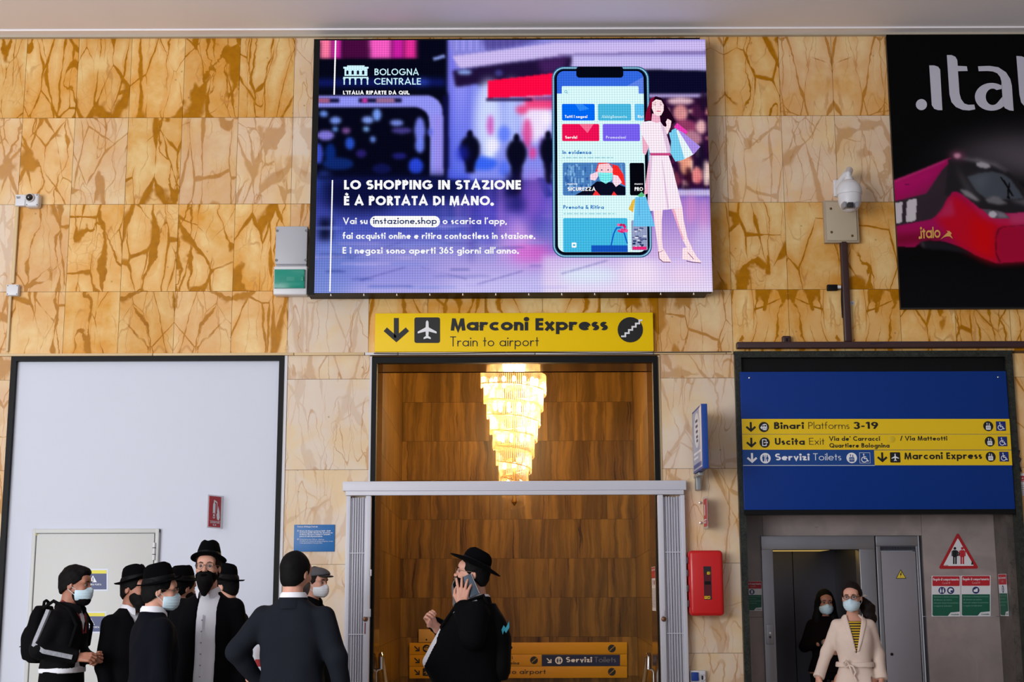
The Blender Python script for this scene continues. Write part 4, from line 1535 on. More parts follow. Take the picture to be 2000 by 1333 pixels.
# ------------------------------------------------------------------ boxes left of the screen
x0, x1, z0_, z1_ = rect(538, 442, 600, 518.5, Y0 - .1)
jb = thing('junction_box', 'light grey square junction box left of the LED screen', 'junction box', (x0, Y0, z0_))
b = MB()
b.box(x0 + .004, x1 - .004, Y0 - .075, Y0 + .003, z0_, z1_, M_GREYP, .008)
b.build('box_body', jb)
b = MB()
b.box(x0, x1, Y0 - .1, Y0 - .072, z0_ + .01, z1_, M_GREYP, .008)
b.build('box_lid', jb)
for cx_, cz_ in ((x0 + .012, z1_ - .045), (x1 - .012, z1_ - .045), (x0 + .012, z0_ + .05), (x1 - .012, z0_ + .05)):
    b = MB()
    b.lathe([(.013, -.006), (.013, .004), (.006, .007)][::-1], (cx_, Y0 - .1, cz_), mat('grey_screw', srgb(120, 120, 124), .5), 12, 'y')
    b.build('lid_screw', jb)
x0, x1, z0_, z1_ = rect(534, 519.5, 600, 576, Y0 - .12)
bk = thing('breaker_box', 'white breaker box with a transparent green window below the grey junction box', 'breaker box', (x0, Y0, z0_))
b = MB()
b.box(x0, x1, Y0 - .12, Y0 + .003, z0_, z1_, M_WHITEP, .014)
b.build('box_body', bk)
gx0, gx1, gz0, gz1 = rect(536.5, 527.5, 595.5, 564, Y0 - .12)
b = MB()
b.box(gx0 + .012, gx1 - .012, Y0 - .124, Y0 - .118, gz0 + .012, gz1 - .012, mat('breaker_recess', srgb(70, 148, 138), .6))
sx_, ex_, sz_, ez_ = rect(545, 541.5, 590, 551.5, Y0 - .12)
b.box(sx_, ex_, Y0 - .126, Y0 - .12, sz_, ez_, mat('breaker_dark', srgb(24, 60, 60), .6))
mx_, nx_, mz_, nz_ = rect(560, 541.5, 575, 549.5, Y0 - .12)
b.box(mx_, nx_, Y0 - .134, Y0 - .12, mz_, nz_, M_WHITEP, .002)
sx_, ex_, sz_, ez_ = rect(545, 553, 587, 558, Y0 - .12)
b.box(sx_, ex_, Y0 - .127, Y0 - .12, sz_, ez_, mat('breaker_label', srgb(196, 220, 214), .6))
b.build('breaker', bk, label='circuit breakers behind the green window')
M_GGLASS = mat('green_window', srgb(30, 170, 145), 0.2, alpha=.55)
b = MB()
b.box(gx0, gx1, Y0 - .146, Y0 - .140, gz0, gz1, M_GGLASS, .002)
for x_0, x_1, z_0, z_1 in ((gx0, gx1, gz1 - .012, gz1), (gx0, gx1, gz0, gz0 + .012), (gx0, gx0 + .012, gz0, gz1), (gx1 - .012, gx1, gz0, gz1)):
    b.box(x_0, x_1, Y0 - .14, Y0 - .118, z_0, z_1, M_GGLASS)
b.box(gx1 - .03, gx1 - .008, Y0 - .152, Y0 - .144, (gz0 + gz1) / 2 - .026, (gz0 + gz1) / 2 + .026, mat('green_latch', srgb(20, 140, 116), .4), .004)
b.build('window_flap', bk, label='transparent green window flap')

# ------------------------------------------------------------------ small camera and conduit at the far left
Yc_ = Y0 - .06
x0, x1, z0_, z1_ = rect(29.5, 380, 49, 402, Yc_)
cm = thing('security_camera', 'small white wall camera with a round black lens at the far left', 'camera', (x0, Y0, z0_))
b = MB()
b.box(x0, x1, Yc_, Y0 + .003, z0_, z1_, M_WHITEP, .006)
b.build('connection_box', cm)
a = Art(face_at(Yc_, .002))
a.text('137', 32, 388, 4, ink((60, 60, 64)), .18, 39.5)
a.emit('number_label', cm)
x0, x1, z0_, z1_ = rect(48.5, 377.5, 75.5, 403.5, Y0 - .1)
b = MB()
b.box(x0, x1, Y0 - .1, Y0 + .003, z0_, z1_, M_WHITEP, .022)
b.build('camera_housing', cm)
c_ = V(59, 387, Y0 - .1)
b = MB()
b.lathe([(.042, 0), (.044, -.02), (.040, -.028), (.036, -.028)], (c_.x, Y0 - .095, c_.z), M_WHITEP, 28, 'y')
b.build('lens_ring', cm)
b = MB()
b.ball((c_.x, Y0 - .118, c_.z), .036, mat('lens_black', srgb(10, 10, 14), .08, coat=1.0), 24, 14)
b.build('lens', cm)
for px, py in ((52, 381), (72, 381), (52, 400), (72, 400)):
    p = V(px, py, Y0 - .1)
    b = MB()
    b.lathe([(.003, -.004), (.006, 0), (.006, .004)], (p.x, Y0 - .1, p.z), mat('grey_screw', srgb(120, 120, 124), .5), 8, 'y')
    b.build('housing_screw', cm)


def conduit(name, px0, py0, px1, py1, wpx, m, label, rnd_=False, dep=.03):
    xa = (V(px0, py0).x + V(px1, py1).x) / 2
    za, zb = V(px1, py1).z, V(px0, py0).z
    wd = wpx / 205
    b = MB()
    b.box(xa - wd / 2, xa + wd / 2, Y0 - dep, Y0 + .002, za, zb, m, min(wd, dep) * .22)
    return b.build(name, label=label, cat='conduit', origin=(xa, Y0, za))


conduit('conduit', 34, 404, 27.5, 555, 7, M_CREAM, 'cream conduit dropping from the small wall camera to the white square box')
conduit('conduit', 21.5, 578, 16, 688, 5, M_CREAM, 'cream conduit dropping from the white square box to the ledge trunking')
x0, x1, z0_, z1_ = rect(12, 555.5, 36, 577.5, Y0 - .06)
t = thing('square_junction_box', 'small white square junction box on the conduit at the far left', 'junction box', (x0, Y0, z0_))
b = MB()
b.box(x0, x1, Y0 - .045, Y0 + .003, z0_, z1_, M_WHITEP, .01)
b.build('box_body', t)
b = MB()
b.box(x0 + .002, x1 - .002, Y0 - .062, Y0 - .044, z0_ + .002, z1_ - .002, M_WHITEP, .006)
b.build('box_lid', t)
for sx_ in (0, 1):
    for sz_ in (0, 1):
        b = MB()
        b.lathe([(.003, -.003), (.006, 0), (.006, .004)], (x0 + .014 + sx_ * (x1 - x0 - .028), Y0 - .062, z0_ + .014 + sz_ * (z1_ - z0_ - .028)), mat('grey_screw', srgb(120, 120, 124), .5), 8, 'y')
        b.build('lid_screw', t)

# ------------------------------------------------------------------ dome camera on the right with its box and pipes
x0, x1, z0_, z1_ = rect(1610.5, 391, 1677.5, 473.5, Y0 - .07)
bx = thing('steel_junction_box', 'beige metal junction box on the wall below the dome camera', 'junction box', (x0, Y0, z0_))
M_BEIGE = mat('beige_box_paint', srgb(170, 154, 132), .5)
M_BEIGE2 = mat('beige_box_lid', srgb(186, 172, 148), .45)
b = MB()
b.box(x0, x1, Y0 - .06, Y0 + .003, z0_, z1_, M_BEIGE, .004)
b.build('box_body', bx)
b = MB()
b.box(x0 + .02, x1 - .022, Y0 - .072, Y0 - .058, z0_ + .018, z1_ - .02, M_BEIGE2, .003)
b.build('box_lid', bx)
for px, py in ((1622.5, 408), (1624, 454), (1664.5, 461), (1661, 412)):
    p = V(px, py, Y0 - .07)
    b = MB()
    b.lathe([(.004, -.005), (.013, -.002), (.013, .004)], (p.x, Y0 - .072, p.z), mat('brass_screw', srgb(120, 96, 60), .4, .8), 10, 'y')
    b.build('lid_screw', bx)
ptz = thing('dome_camera', 'white dome security camera on an arm beside the train poster', 'camera', (V(1640, 400).x, Y0, V(1640, 400).z))
cx_ = V(1659, 380, Y0 - .34)
yc = Y0 - .34
s_ = V(1660, 380, yc).x - V(1659, 380, yc).x       # metres per photo pixel here
b = MB()
p = V(1637, 366, Y0)
b.box(p.x - .05, p.x + .035, Y0 - .03, Y0 + .003, p.z - .1, p.z + .07, M_WHITEP, .012)
b.build('wall_plate', ptz)
b = MB()
top = V(1655, 345, yc)
b.tube([(p.x, Y0 - .02, p.z), (p.x + .02, Y0 - .12, p.z + .04), (p.x + .06, Y0 - .23, p.z + .10), (top.x, yc, top.z + .01)], [.045, .04, .036, .036], M_WHITEP, 16)
b.build('arm', ptz)
b = MB()
zt_ = V(1655, 335, yc).z
zc_ = V(1659, 374, yc).z
R_ = 24.5 * s_
b.lathe([(.001, zt_), (.018, zt_ - .004), (.026, zt_ - .03), (.022, zt_ - .05), (.036, zt_ - .055), (.036, zt_ - .085), (.05, zt_ - .09)], (cx_.x, yc, 0), M_WHITEP, 24)
b.build('pole_cap', ptz)
b = MB()
prof = [(.045, zc_ + R_ * 1.02)] + [(R_ * sin(radians(t)), zc_ + R_ * .98 * cos(radians(t)) - 0.0) for t in range(22, 91, 8)] + [(R_ * 1.02, zc_ - .02), (R_ * .98, zc_ - .035), (R_ * .8, zc_ - .04)]
b.lathe(prof, (cx_.x, yc, 0), M_WHITEP, 32)
b.build('sun_shield', ptz)
b = MB()
zb_ = zc_ - 8 * s_
b.lathe([(.01, zb_ - .165)] + [(R_ * .92 * sin(radians(t)) ** .8, zb_ - .03 - .135 * cos(radians(t))) for t in range(15, 91, 12)] + [(R_ * .92, zb_), (R_ * .9, zb_ + .02), (R_ * .3, zb_ + .03)], (cx_.x, yc, 0), M_WHITEP, 32)
head = b.build('camera_head', ptz)
b = MB()
p = V(1662, 400, yc - R_)
b.box(p.x - .026, p.x + .026, yc - R_ * 1.0, yc - R_ * .5, p.z - .026, p.z + .026, mat('lens_black', srgb(10, 10, 14), .08), .006)
b.build('lens', head)
for sg_ in (-1, 1):
    b = MB()
    q = (p.x + sg_ * .058, yc - R_ * .78, p.z + .005)
    b.lathe([(.001, -.020), (.015, -.018), (.018, 0), (.018, .05)], q, mat('lamp_grey', srgb(150, 150, 158), .3), 16, 'y', 1.0, 1.9)
    b.build('infrared_lamp', head)
pp = thing('cable_pipe', 'dark brown cable pipe dropping from the beige box to the long dark pipe', 'pipe', (V(1651, 570).x, Y0, V(1653, 670).z))
xa = (V(1646.5, 474).x + V(1654, 668).x) / 2
b = MB()
b.box(xa - .035, xa + .035, Y0 - .06, Y0 + .002, V(1000, 672).z, V(1000, 475).z, M_BROWNP, .012)
b.build('pipe_run', pp)
pl = thing('long_cable_duct', 'long dark brown cable duct above the green marble lift surround', 'duct', (V(1440, 678).x, Y0, V(1440, 684).z))
b = MB()
za, zb = V(1000, 684.5).z, V(1000, 672).z
b.box(V(1437, 678).x, XW1 - .5, Y0 - .075, Y0 + .002, za, zb, M_BROWNP, .01)
b.build('duct_run', pl)
b = MB()
b.tube([V(1700, 672, Y0 - .08)] + [V(x, 669.5 - 1.2 * sin((x - 1700) / 50), Y0 - .07) for x in range(1740, 2300, 60)], .006, mat('purple_cable', srgb(50, 38, 66), .5), 6)
b.build('cable', pl, label='purple cable on top of the duct')
x0, x1, z0_, z1_ = rect(1528.5, 656, 1545.5, 672, Y0 - .06)
b = MB()
b.box(x0, x1, Y0 - .06, Y0 + .002, z0_ + .004, z1_, M_BROWNP, .012)
b.box(x0 + .03, x1 - .034, Y0 - .064, Y0 - .058, z0_ + .025, z1_ - .025, M_BLACK, .004)
b.build('duct_outlet_box', label='small dark brown outlet box sitting on the long cable duct', cat='outlet box', origin=(x0, Y0, z0_))
x0, x1, z0_, z1_ = rect(1616, 556, 1636, 567.5, Y0 - .04)
t = thing('cable_connector', 'small black cable connector sticking out beside the vertical brown pipe', 'connector', (x0, Y0, z0_))
b = MB()
b.box(x0, x1, Y0 - .045, Y0 - .001, z0_, z1_, M_BLACK, .006)
b.build('connector_body', t)
b = MB()
p = V(1638, 561, Y0 - .025)
b.lathe([(.017, 0), (.017, .035)], (x1 - .002, Y0 - .025, p.z), M_WHITEP, 12, 'x')
b.build('connector_plug', t)
b = MB()
b.tube([(x1 + .03, Y0 - .025, p.z), (x1 + .040, Y0 - .025, p.z - .02), (x1 + .036, Y0 - .02, p.z - .12), (x1 + .040, Y0 - .012, p.z - .3)], .006, M_BLACK, 6)
b.build('lead', t)
a = Art(face_at(Y0, .003))
a.rect(1660, 588.5, 1668.5, 596, ink((214, 212, 214)))
a.text('A4', 1662, 594.5, 4, ink((150, 150, 160)), .16, 1667)
a.emit('paper_label', label='tiny white paper label on the marble right of the brown pipe', cat='label', origin=V(1664, 596))
# ------------------------------------------------------------------ train poster on the right
YT = Y0 - .045
def z3(*p):
    return [(1580 + x / 4.598, 50 + y / 4.598) for x, y in p]


def z4(*p):
    return [(1580 + x / 3.3333, 300 + y / 3.3333) for x, y in p]


px0, pz1, pz0 = V(1731, 69, YT).x, V(1800, 70, YT).z, V(1880, 603.5, YT).z
px1 = V(2330, 69, YT).x
ps = thing('train_poster', 'big black advertising poster of a red high-speed train, lettered .italo', 'poster', (px0, Y0, pz0))
b = MB()
b.box(px0, px1, YT + .001, Y0 + .002, pz0, pz1, mat('poster_edge', srgb(12, 12, 14), .5))
b.build('poster_board', ps)


def poster_picture():
    P = Paint(1731, 70, 2330, 603.5, 1.5)
    P.p[:] = np.array((7, 7, 9)) / 255
    P.grad(1700, 520, 2400, 610, (8, 8, 11), (13, 13, 17), 1, 8)
    P.poly(z4((555, 160), (900, 20), (960, 5), (1120, 18), (1260, 70), (1420, 170), (1800, 300), (2500, 420), (2500, -150), (1300, -140), (1000, -70)), (112, 104, 114), .55, 22)
    P.ell(1968, 318, 110, 30, (150, 140, 152), .35, 20)
    # body
    body = z4((540, 186), (560, 180), (720, 120), (905, 42), (930, 38), (1000, 200), (1300, 330), (1420, 390), (1800, 520), (1900, 640), (1850, 700), (1400, 716), (1210, 728), (1180, 716), (1080, 676), (980, 622), (870, 586), (770, 578), (720, 590), (685, 622), (560, 618))
    P.poly(body, (168, 18, 92), 1, 1.0)
    m = P.Y * 0
    P.poly(z4((930, 270), (980, 300), (1100, 380), (1300, 440), (1420, 520), (1860, 690), (1210, 728), (1080, 676), (960, 615), (820, 440)), (204, 10, 34), .9, 7)
    P.poly(z4((1040, 420), (1190, 460), (1220, 600), (1180, 712), (1060, 640)), (222, 6, 12), .8, 9)
    P.poly(z4((555, 540), (800, 520), (960, 600), (870, 582), (700, 600), (560, 615)), (118, 8, 40), .8, 6)
    P.poly(z4((545, 200), (700, 145), (890, 60), (830, 150), (760, 240), (560, 300)), (176, 16, 100), 1, 2)
    P.poly(z4((545, 190), (905, 44), (880, 66), (560, 196)), (216, 70, 140), .7, 2)
    P.poly(z4((545, 220), (700, 175), (800, 130), (780, 160), (560, 240)), (214, 40, 124), .5, 6)
    P.poly(z4((620, 212), (648, 208), (648, 213), (622, 218)), (70, 10, 50), .8, .8)
    # nose panel and its joint
    P.poly(z4((1215, 500), (1420, 478), (1850, 520), (1850, 690), (1235, 722), (1208, 640)), (170, 14, 60), .9, 5)
    P.poly(z4((1208, 560), (1225, 505), (1260, 488), (1420, 474), (1420, 482), (1262, 496), (1234, 512), (1216, 562), (1216, 660), (1245, 722), (1232, 724), (1208, 664)), (96, 6, 30), .8, 1)
    P.poly(z4((1000, 255), (1110, 360), (1300, 420), (1420, 400), (1420, 470), (1250, 485), (1120, 430)), (196, 30, 84), .9, 4)
    P.poly(z4((1290, 392), (1420, 388), (1420, 470), (1310, 478)), (196, 70, 116), .7, 4)
    # window band
    P.poly(z4((540, 326), (760, 272), (868, 112), (905, 80), (930, 250), (900, 296), (862, 372), (820, 420), (790, 440), (545, 486)), (52, 42, 50), 1, 1.2)
    P.poly(z4((620, 330), (900, 150), (905, 200), (640, 380)), (70, 58, 66), .35, 10)
    P.poly(z4((540, 335), (604, 326), (598, 462), (545, 472)), (206, 200, 206), 1, .8)
    P.poly(z4((640, 314), (696, 304), (698, 320), (690, 446), (680, 452), (630, 460), (626, 440), (632, 330)), (206, 200, 206), 1, .8)
    # grey panel behind the door line
    P.poly(z4((828, 430), (920, 300), (935, 330), (942, 420)), (188, 60, 118), .6, 4)
    # windscreen hood
    hood = z4((905, 50), (935, 36), (970, 32), (1100, 44), (1200, 68), (1290, 124), (1400, 236), (1470, 320), (1500, 392), (1420, 396), (1280, 402), (1220, 396), (1110, 372), (1060, 330), (1000, 282), (965, 262), (930, 262), (905, 296), (880, 280))
    P.poly(hood, (38, 35, 40), 1, 1.2)
    P.poly(z4((940, 36), (1100, 46), (1210, 74), (1300, 132), (1280, 130), (1180, 84), (1060, 62)), (150, 146, 156), .75, 3)
    P.poly(z4((950, 70), (975, 120), (1010, 180), (1060, 270), (1120, 320), (1100, 322), (1030, 264), (985, 170)), (120, 116, 124), .6, 5)
    P.poly(z4((1026, 164), (1100, 142), (1190, 130), (1260, 146), (1310, 180), (1360, 250), (1396, 306), (1300, 312), (1140, 300), (1090, 262)), (74, 80, 90), 1, 1.5)
    P.poly(z4((1040, 170), (1180, 136), (1150, 200), (1110, 270)), (100, 106, 116), .6, 8)
    P.poly(z4((1140, 306), (1200, 292), (1240, 300), (1290, 342), (1220, 346), (1160, 332)), (132, 130, 138), .8, 2)
    P.poly(z4((1300, 320), (1420, 310), (1450, 360), (1380, 346)), (110, 108, 118), .7, 3)
    P.poly(z4((1088, 72), (1120, 66), (1170, 80), (1182, 100), (1150, 110), (1110, 104), (1090, 92)), (176, 172, 182), .95, 1.5)
    P.poly(z4((978, 246), (1020, 250), (1062, 276), (1110, 320), (1080, 320), (1010, 286)), (158, 154, 160), .8, 2)
    for q in (((1240, 166), (1250, 164), (1296, 236), (1290, 240)), ((1262, 190), (1270, 186), (1330, 290), (1320, 294)), ((1290, 236), (1300, 200), (1306, 202), (1300, 290), (1310, 312), (1286, 306))):
        P.poly(z4(*q), (14, 14, 18), 1, .8)
    P.ell(*z4((963, 26))[0], 7, 5, (240, 200, 216), .9, 2)
    P.ell(*z4((963, 24))[0], 16, 9, (200, 80, 130), .4, 5)
    # lamp cluster
    P.poly(z4((1120, 376), (1210, 380), (1262, 398), (1304, 436), (1200, 436), (1160, 412)), (90, 86, 96), 1, 1)
    P.ell(*z4((1192, 410))[0], 8, 6.5, (206, 202, 214), .95, 1.2)
    P.poly(z4((1220, 392), (1262, 402), (1296, 432), (1230, 432)), (140, 136, 150), .8, 2)
    # underside
    P.poly(z4((715, 596), (760, 582), (860, 588), (960, 620), (1060, 668), (1000, 660), (860, 640), (740, 632)), (30, 29, 34), .95, 2)
    P.poly(z4((715, 590), (740, 584), (752, 622), (735, 628)), (64, 60, 66), .8, 2)
    return P


m = NT('poster_print')
m.put(m.b.inputs['Base Color'], m.n('Attribute', attribute_name='picture').outputs['Color'])
m.b.inputs['Roughness'].default_value = .5
m.b.inputs['Specular IOR Level'].default_value = .06
raster_grid('picture', poster_picture(), YT, m.m, ps)
FT = lean(face_at(YT, .002), 335)
FT0 = face_at(YT, .002)
PW = ink((196, 196, 212))


def italo(a, m):
    a.disc(*z3((1010, 710))[0], 50 / 4.598, m, 2)
    a.poly(z3((1080, 358), (1125, 358), (1160, 370), (1178, 395), (1198, 760), (1160, 760), (1125, 748), (1103, 715)), m, 2)
    a.poly(z3((1238, 265), (1280, 265), (1315, 280), (1332, 310), (1336, 362), (1418, 366), (1425, 408), (1338, 410), (1352, 610), (1366, 660), (1395, 700), (1430, 712), (1485, 710), (1493, 752), (1440, 763), (1380, 758), (1320, 732), (1280, 688), (1262, 620)), m, 2)
    o = z3((1518, 366), (1620, 362), (1700, 374), (1770, 420), (1808, 480), (1822, 540), (1838, 766), (1800, 762), (1760, 742), (1744, 716))
    i = z3((1736, 620), (1728, 500), (1716, 460), (1690, 428), (1650, 412), (1600, 408), (1524, 410))
    a.poly(o + i, m, 2)
    ring_o = arc(0, 0, 1, 1, 55, 318, 26)
    cx, cy = z3((1640, 640))[0]
    R, Q = 150 / 4.598, 125 / 4.598
    r_, q_ = 62 / 4.598, 74 / 4.598
    O = [(cx + R * x, cy - Q * y) for x, y in ring_o]
    I = [(cx + r_ * x + 2, cy - q_ * y) for x, y in ring_o]
    for k in range(len(O) - 1):
        a.poly([O[k], O[k + 1], I[k + 1], I[k]], m, 2)
    a.poly([O[0], I[0]] + z3((1736, 568), (1730, 515)), m, 2)
    a.poly([O[-1], I[-1]] + z3((1736, 640), (1746, 720)), m, 2)
    a.poly(z3((1862, 273), (1910, 276), (1944, 290), (1958, 322), (1985, 620), (2000, 676), (2034, 710), (2085, 712), (2090, 758), (2020, 763), (1950, 742), (1906, 690), (1890, 620)), m, 2)
    cx, cy = z3((2270, 560))[0]
    a.line(arc(cx, cy, 36, 36, 0, 360, 36), 17, m, 2)


a = Art(FT0)
italo(a, PW)
a.emit('lettering', ps, label='large pale .italo lettering')
a = Art(FT0)
GD = ink((222, 166, 84))
a.text('.italo', 1795, 466.5, 21, GD, .17, 1837, xh=.74, gap=.06, y1=464.5, slant=-.06)
a.poly(z4((855, 560), (880, 535), (905, 512), (895, 503), (915, 505), (930, 520), (922, 530), (938, 556), (915, 540), (900, 540), (880, 545)), GD, 2)
a.emit('train_lettering', ps, label='small gold .italo lettering with a running hare on the train')

# ------------------------------------------------------------------ blue direction board over the lift
YB = Y0 - .075
bd = thing('direction_board', 'large blue direction board with yellow lines for platforms, exit and toilets over the lift', 'sign', (V(1712, 995, YB).x, Y0, V(1712, 996, YB).z))
x0, x1, z0_, z1_ = rect(1449.5, 726, 1974, 996, YB)
b = MB()
b.box(x0, x1, YB, YB + .05, z0_, z1_, M_SIGNB, .004)
b.build('sign_panel', bd)
b = MB()
b.box(x0, x1, YB + .006, Y0 + .07, V(1712, 1005, YB).z, z0_, M_BLACK)
b.box(x0, x1, YB + .05, Y0 + .07, z0_, z1_ + .02, M_BLACK)
b.box(xR0 + gw + .004, xR1 - gw * 1.1 - .004, Y0 + .01, Y0 + .07, z1_ - .02, zR1 - .062, M_BLACK)
b.build('back_frame', bd)
FB0 = lean(face_at(YB, .0012), 860)
FB = lambda x, y, l: FB0(x, y, l)
BK, WH, YE, BL = I_BLACK, I_WHITE, ink((240, 200, 6), .4), ink((6, 66, 140), .4)


def lift_icon(a, cx, cy, r, bg, fg, l=3):
    a.disc(cx, cy, r, bg, l)
    a.rrect(cx - r * .48, cy - r * .12, cx + r * .48, cy + r * .72, r * .12, fg, l + 1)
    a.rect(cx - r * .32, cy + r * .12, cx + r * .32, cy + r * .5, bg, l + 2)
    for k in (-1, 0, 1):
        a.disc(cx + k * r * .2, cy + r * .24, r * .08, fg, l + 3)
        a.rect(cx + k * r * .2 - r * .07, cy + r * .3, cx + k * r * .2 + r * .07, cy + r * .5, fg, l + 3)
    for k, s in ((-.22, -1), (.22, 1)):
        x = cx + k * r
        a.rect(x - r * .06, cy - r * .62, x + r * .06, cy - r * .22, fg, l + 1)
        y = cy - r * (.72 if s < 0 else .14)
        a.poly([(x, y), (x - r * .17, y - s * r * .2), (x + r * .17, y - s * r * .2)], fg, l + 1)


def wheelchair(a, x0, y0, x1, y1, bg, fg, l=3, border=False):
    a.rect(x0, y0, x1, y1, fg if border else bg, l)
    if border:
        a.rect(x0 + .6, y0 + .6, x1 - .6, y1 - .6, bg, l + 1)
        l += 1
    w_, h_ = x1 - x0, y1 - y0
    q = lambda u, v: (x0 + u * w_, y0 + v * h_)
    a.disc(*q(.4, .17), w_ * .065, fg, l + 1)
    a.line([q(.41, .27), q(.44, .56), q(.66, .56), q(.76, .8), q(.86, .77)], w_ * .085, fg, l + 1)
    a.line([q(.42, .4), q(.62, .4)], w_ * .07, fg, l + 1)
    a.line([q(.36, .42)] + [q(.44 + .25 * cos(radians(t)), .65 + .24 * sin(radians(t))) for t in range(230, 10, -15)], w_ * .07, fg, l + 1)


def train_icon(a, cx, cy, r, bg, fg, l=3):
    a.disc(cx, cy, r, bg, l)
    a.poly([(cx - r * .72, cy + r * .1), (cx - r * .2, cy - r * .5), (cx + r * .1, cy - r * .62), (cx + r * .5, cy - r * .55), (cx + r * .6, cy - r * .2), (cx + r * .62, cy + r * .42), (cx + r * .1, cy + r * .5), (cx - r * .5, cy + r * .4)], fg, l + 1)
    a.poly([(cx - r * .3, cy - r * .3), (cx - r * .02, cy - r * .42), (cx - r * .05, cy - r * .1), (cx - r * .4, cy - r * .05)], bg, l + 2)
    a.poly([(cx + r * .1, cy - r * .42), (cx + r * .44, cy - r * .38), (cx + r * .46, cy - r * .08), (cx + r * .1, cy - r * .1)], bg, l + 2)
    for k in (-.3, .05, .42):
        a.disc(cx + k * r, cy + r * .24, r * .09, bg, l + 2)
    a.rect(cx - r * .2, cy + r * .5, cx + r * .5, cy + r * .62, fg, l + 1)


def exit_icon(a, cx, cy, r, bg, fg, l=3):
    a.disc(cx, cy, r, bg, l)
    a.line([(cx + r * .3, cy - r * .22), (cx + r * .3, cy - r * .56), (cx - r * .4, cy - r * .56), (cx - r * .4, cy + r * .58), (cx + r * .3, cy + r * .58), (cx + r * .3, cy + r * .24)], r * .16, fg, l + 1)
    a.line([(cx - r * .12, cy), (cx + r * .5, cy)], r * .15, fg, l + 1)
    a.poly([(cx + r * .68, cy), (cx + r * .4, cy - r * .24), (cx + r * .4, cy + r * .24)], fg, l + 1)


def toilet_icon(a, cx, cy, r, bg, fg, l=3):
    a.disc(cx, cy, r, bg, l)
    a.rect(cx - r * .04, cy - r * .62, cx + r * .04, cy + r * .62, fg, l + 1)
    for s in (-1, 1):
        x = cx + s * r * .38
        a.disc(x, cy - r * .5, r * .11, fg, l + 1)
        if s < 0:
            a.poly([(x - r * .2, cy - r * .34), (x + r * .2, cy - r * .34), (x + r * .2, cy + r * .1), (x + r * .12, cy + r * .62), (x - r * .12, cy + r * .62), (x - r * .2, cy + r * .1)], fg, l + 1)
        else:
            a.poly([(x - r * .12, cy - r * .34), (x + r * .12, cy - r * .34), (x + r * .26, cy + r * .2), (x + r * .1, cy + r * .2), (x + r * .1, cy + r * .62), (x - r * .1, cy + r * .62), (x - r * .1, cy + r * .2), (x - r * .26, cy + r * .2)], fg, l + 1)


def put(fn, fun, *args, name='pictogram', parent=None, label=None, **kw):
    a = Art(fn)
    fun(a, *args, **kw)
    return a.emit(name, parent, label=label)


def words_(fn, txt, x0, y, cap, m, w, x1, parent, name='lettering', **kw):
    a = Art(fn)
    a.text(txt, x0, y, cap, m, w, x1, **kw)
    return a.emit(name, parent)


def strip(x0, y0, x1, y1, m, layer, parent, name='line_strip', label=None, fn=None):
    a = Art(fn or FB)
    a.rect(x0, y0, x1, y1, m, layer)
    return a.emit(name, parent, label=label)


strip(1449.7, 818.8, 1974, 848.3, YE, 1, bd, label='yellow platforms line')
strip(1449.7, 849, 1974, 879, YE, 1, bd, label='yellow exit line')
strip(1449.7, 880, 1706.2, 909.2, BL, 1, bd, label='blue toilets line')
strip(1449.7, 909.2, 1706.2, 910.4, ink((210, 214, 224)), 1, bd, name='white_rule')
strip(1706.2, 880, 1974, 909.4, YE, 1, bd, label='yellow airport train line')
for cx_, y0_, y1_, m_ in ((1467.3, 825, 844.7, BK), (1467.3, 855.5, 875.2, BK), (1467.8, 885.5, 905.4, WH), (1721.6, 884.2, 904, BK)):
    put(FB, down_arrow, cx_, y0_, y1_, m_, name='arrow', parent=bd)
put(FB, train_icon, 1492.8, 834.6, 10, BK, WH, parent=bd)
put(FB, exit_icon, 1493.2, 865, 10, BK, WH, parent=bd)
put(FB, toilet_icon, 1493.7, 895.5, 10.3, WH, BL, parent=bd)
put(FB, plane_icon, 1746.8, 894, 10, BK, WH, parent=bd)
for x, y in ((1931.8, 833), (1933, 863), (1932.8, 892.8)):
    put(FB, lift_icon, x, y, 9.8, BK, WH, parent=bd)
for x0, y0, x1, y1 in ((1947.2, 823.6, 1966, 842), (1949, 853.4, 1967, 872), (1950, 883, 1968, 902)):
    put(FB, wheelchair, x0, y0, x1, y1, ink((8, 40, 120)), WH, parent=bd)
put(FB, lift_icon, 1662, 895, 10.3, WH, BL, parent=bd)
put(FB, wheelchair, 1677.2, 884.5, 1698, 905.4, BL, WH, parent=bd, border=True)
words_(FB, 'Binari', 1512.8, 838.6, 13.4, BK, .2, 1570.8, bd, y1=838.3)
words_(FB, 'Platforms', 1579.8, 838.4, 13.4, BK, .085, 1660, bd)
words_(FB, '3-19', 1668, 838, 13.4, BK, .2, 1716.4, bd)
words_(FB, 'Uscita', 1513.4, 869.4, 13.4, BK, .2, 1571.6, bd)
words_(FB, 'Exit', 1580.2, 869.2, 13.4, BK, .085, 1610, bd)
words_(FB, "Via de' Carracci", 1619.2, 861.5, 8.8, BK, .19, 1718.7, bd)
words_(FB, 'Quartiere Bolognina', 1619.5, 874.8, 8.8, BK, .19, 1736.7, bd)
words_(FB, '/ Via Matteotti', 1758.8, 861, 8.8, BK, .19, 1850, bd)
words_(FB, 'Servizi', 1512.8, 899.8, 13.4, WH, .2, 1579.5, bd)
words_(FB, 'Toilets', 1586.8, 899.6, 13.4, WH, .085, 1641.6, bd)
words_(FB, 'Marconi Express', 1764.6, 897.8, 13, BK, .21, 1916, bd, y1=897, xh=.68)
for px, py in ((1463.5, 738.5), (1949.5, 737)):
    p = V(px, py, YB)
    b = MB()
    b.lathe([(.002, -.006), (.008, -.002), (.008, .004)], (p.x, YB, p.z), M_CHROME, 10, 'y')
    b.build('screw', bd)
p = V(1742, 858.5, YB)
b = MB()
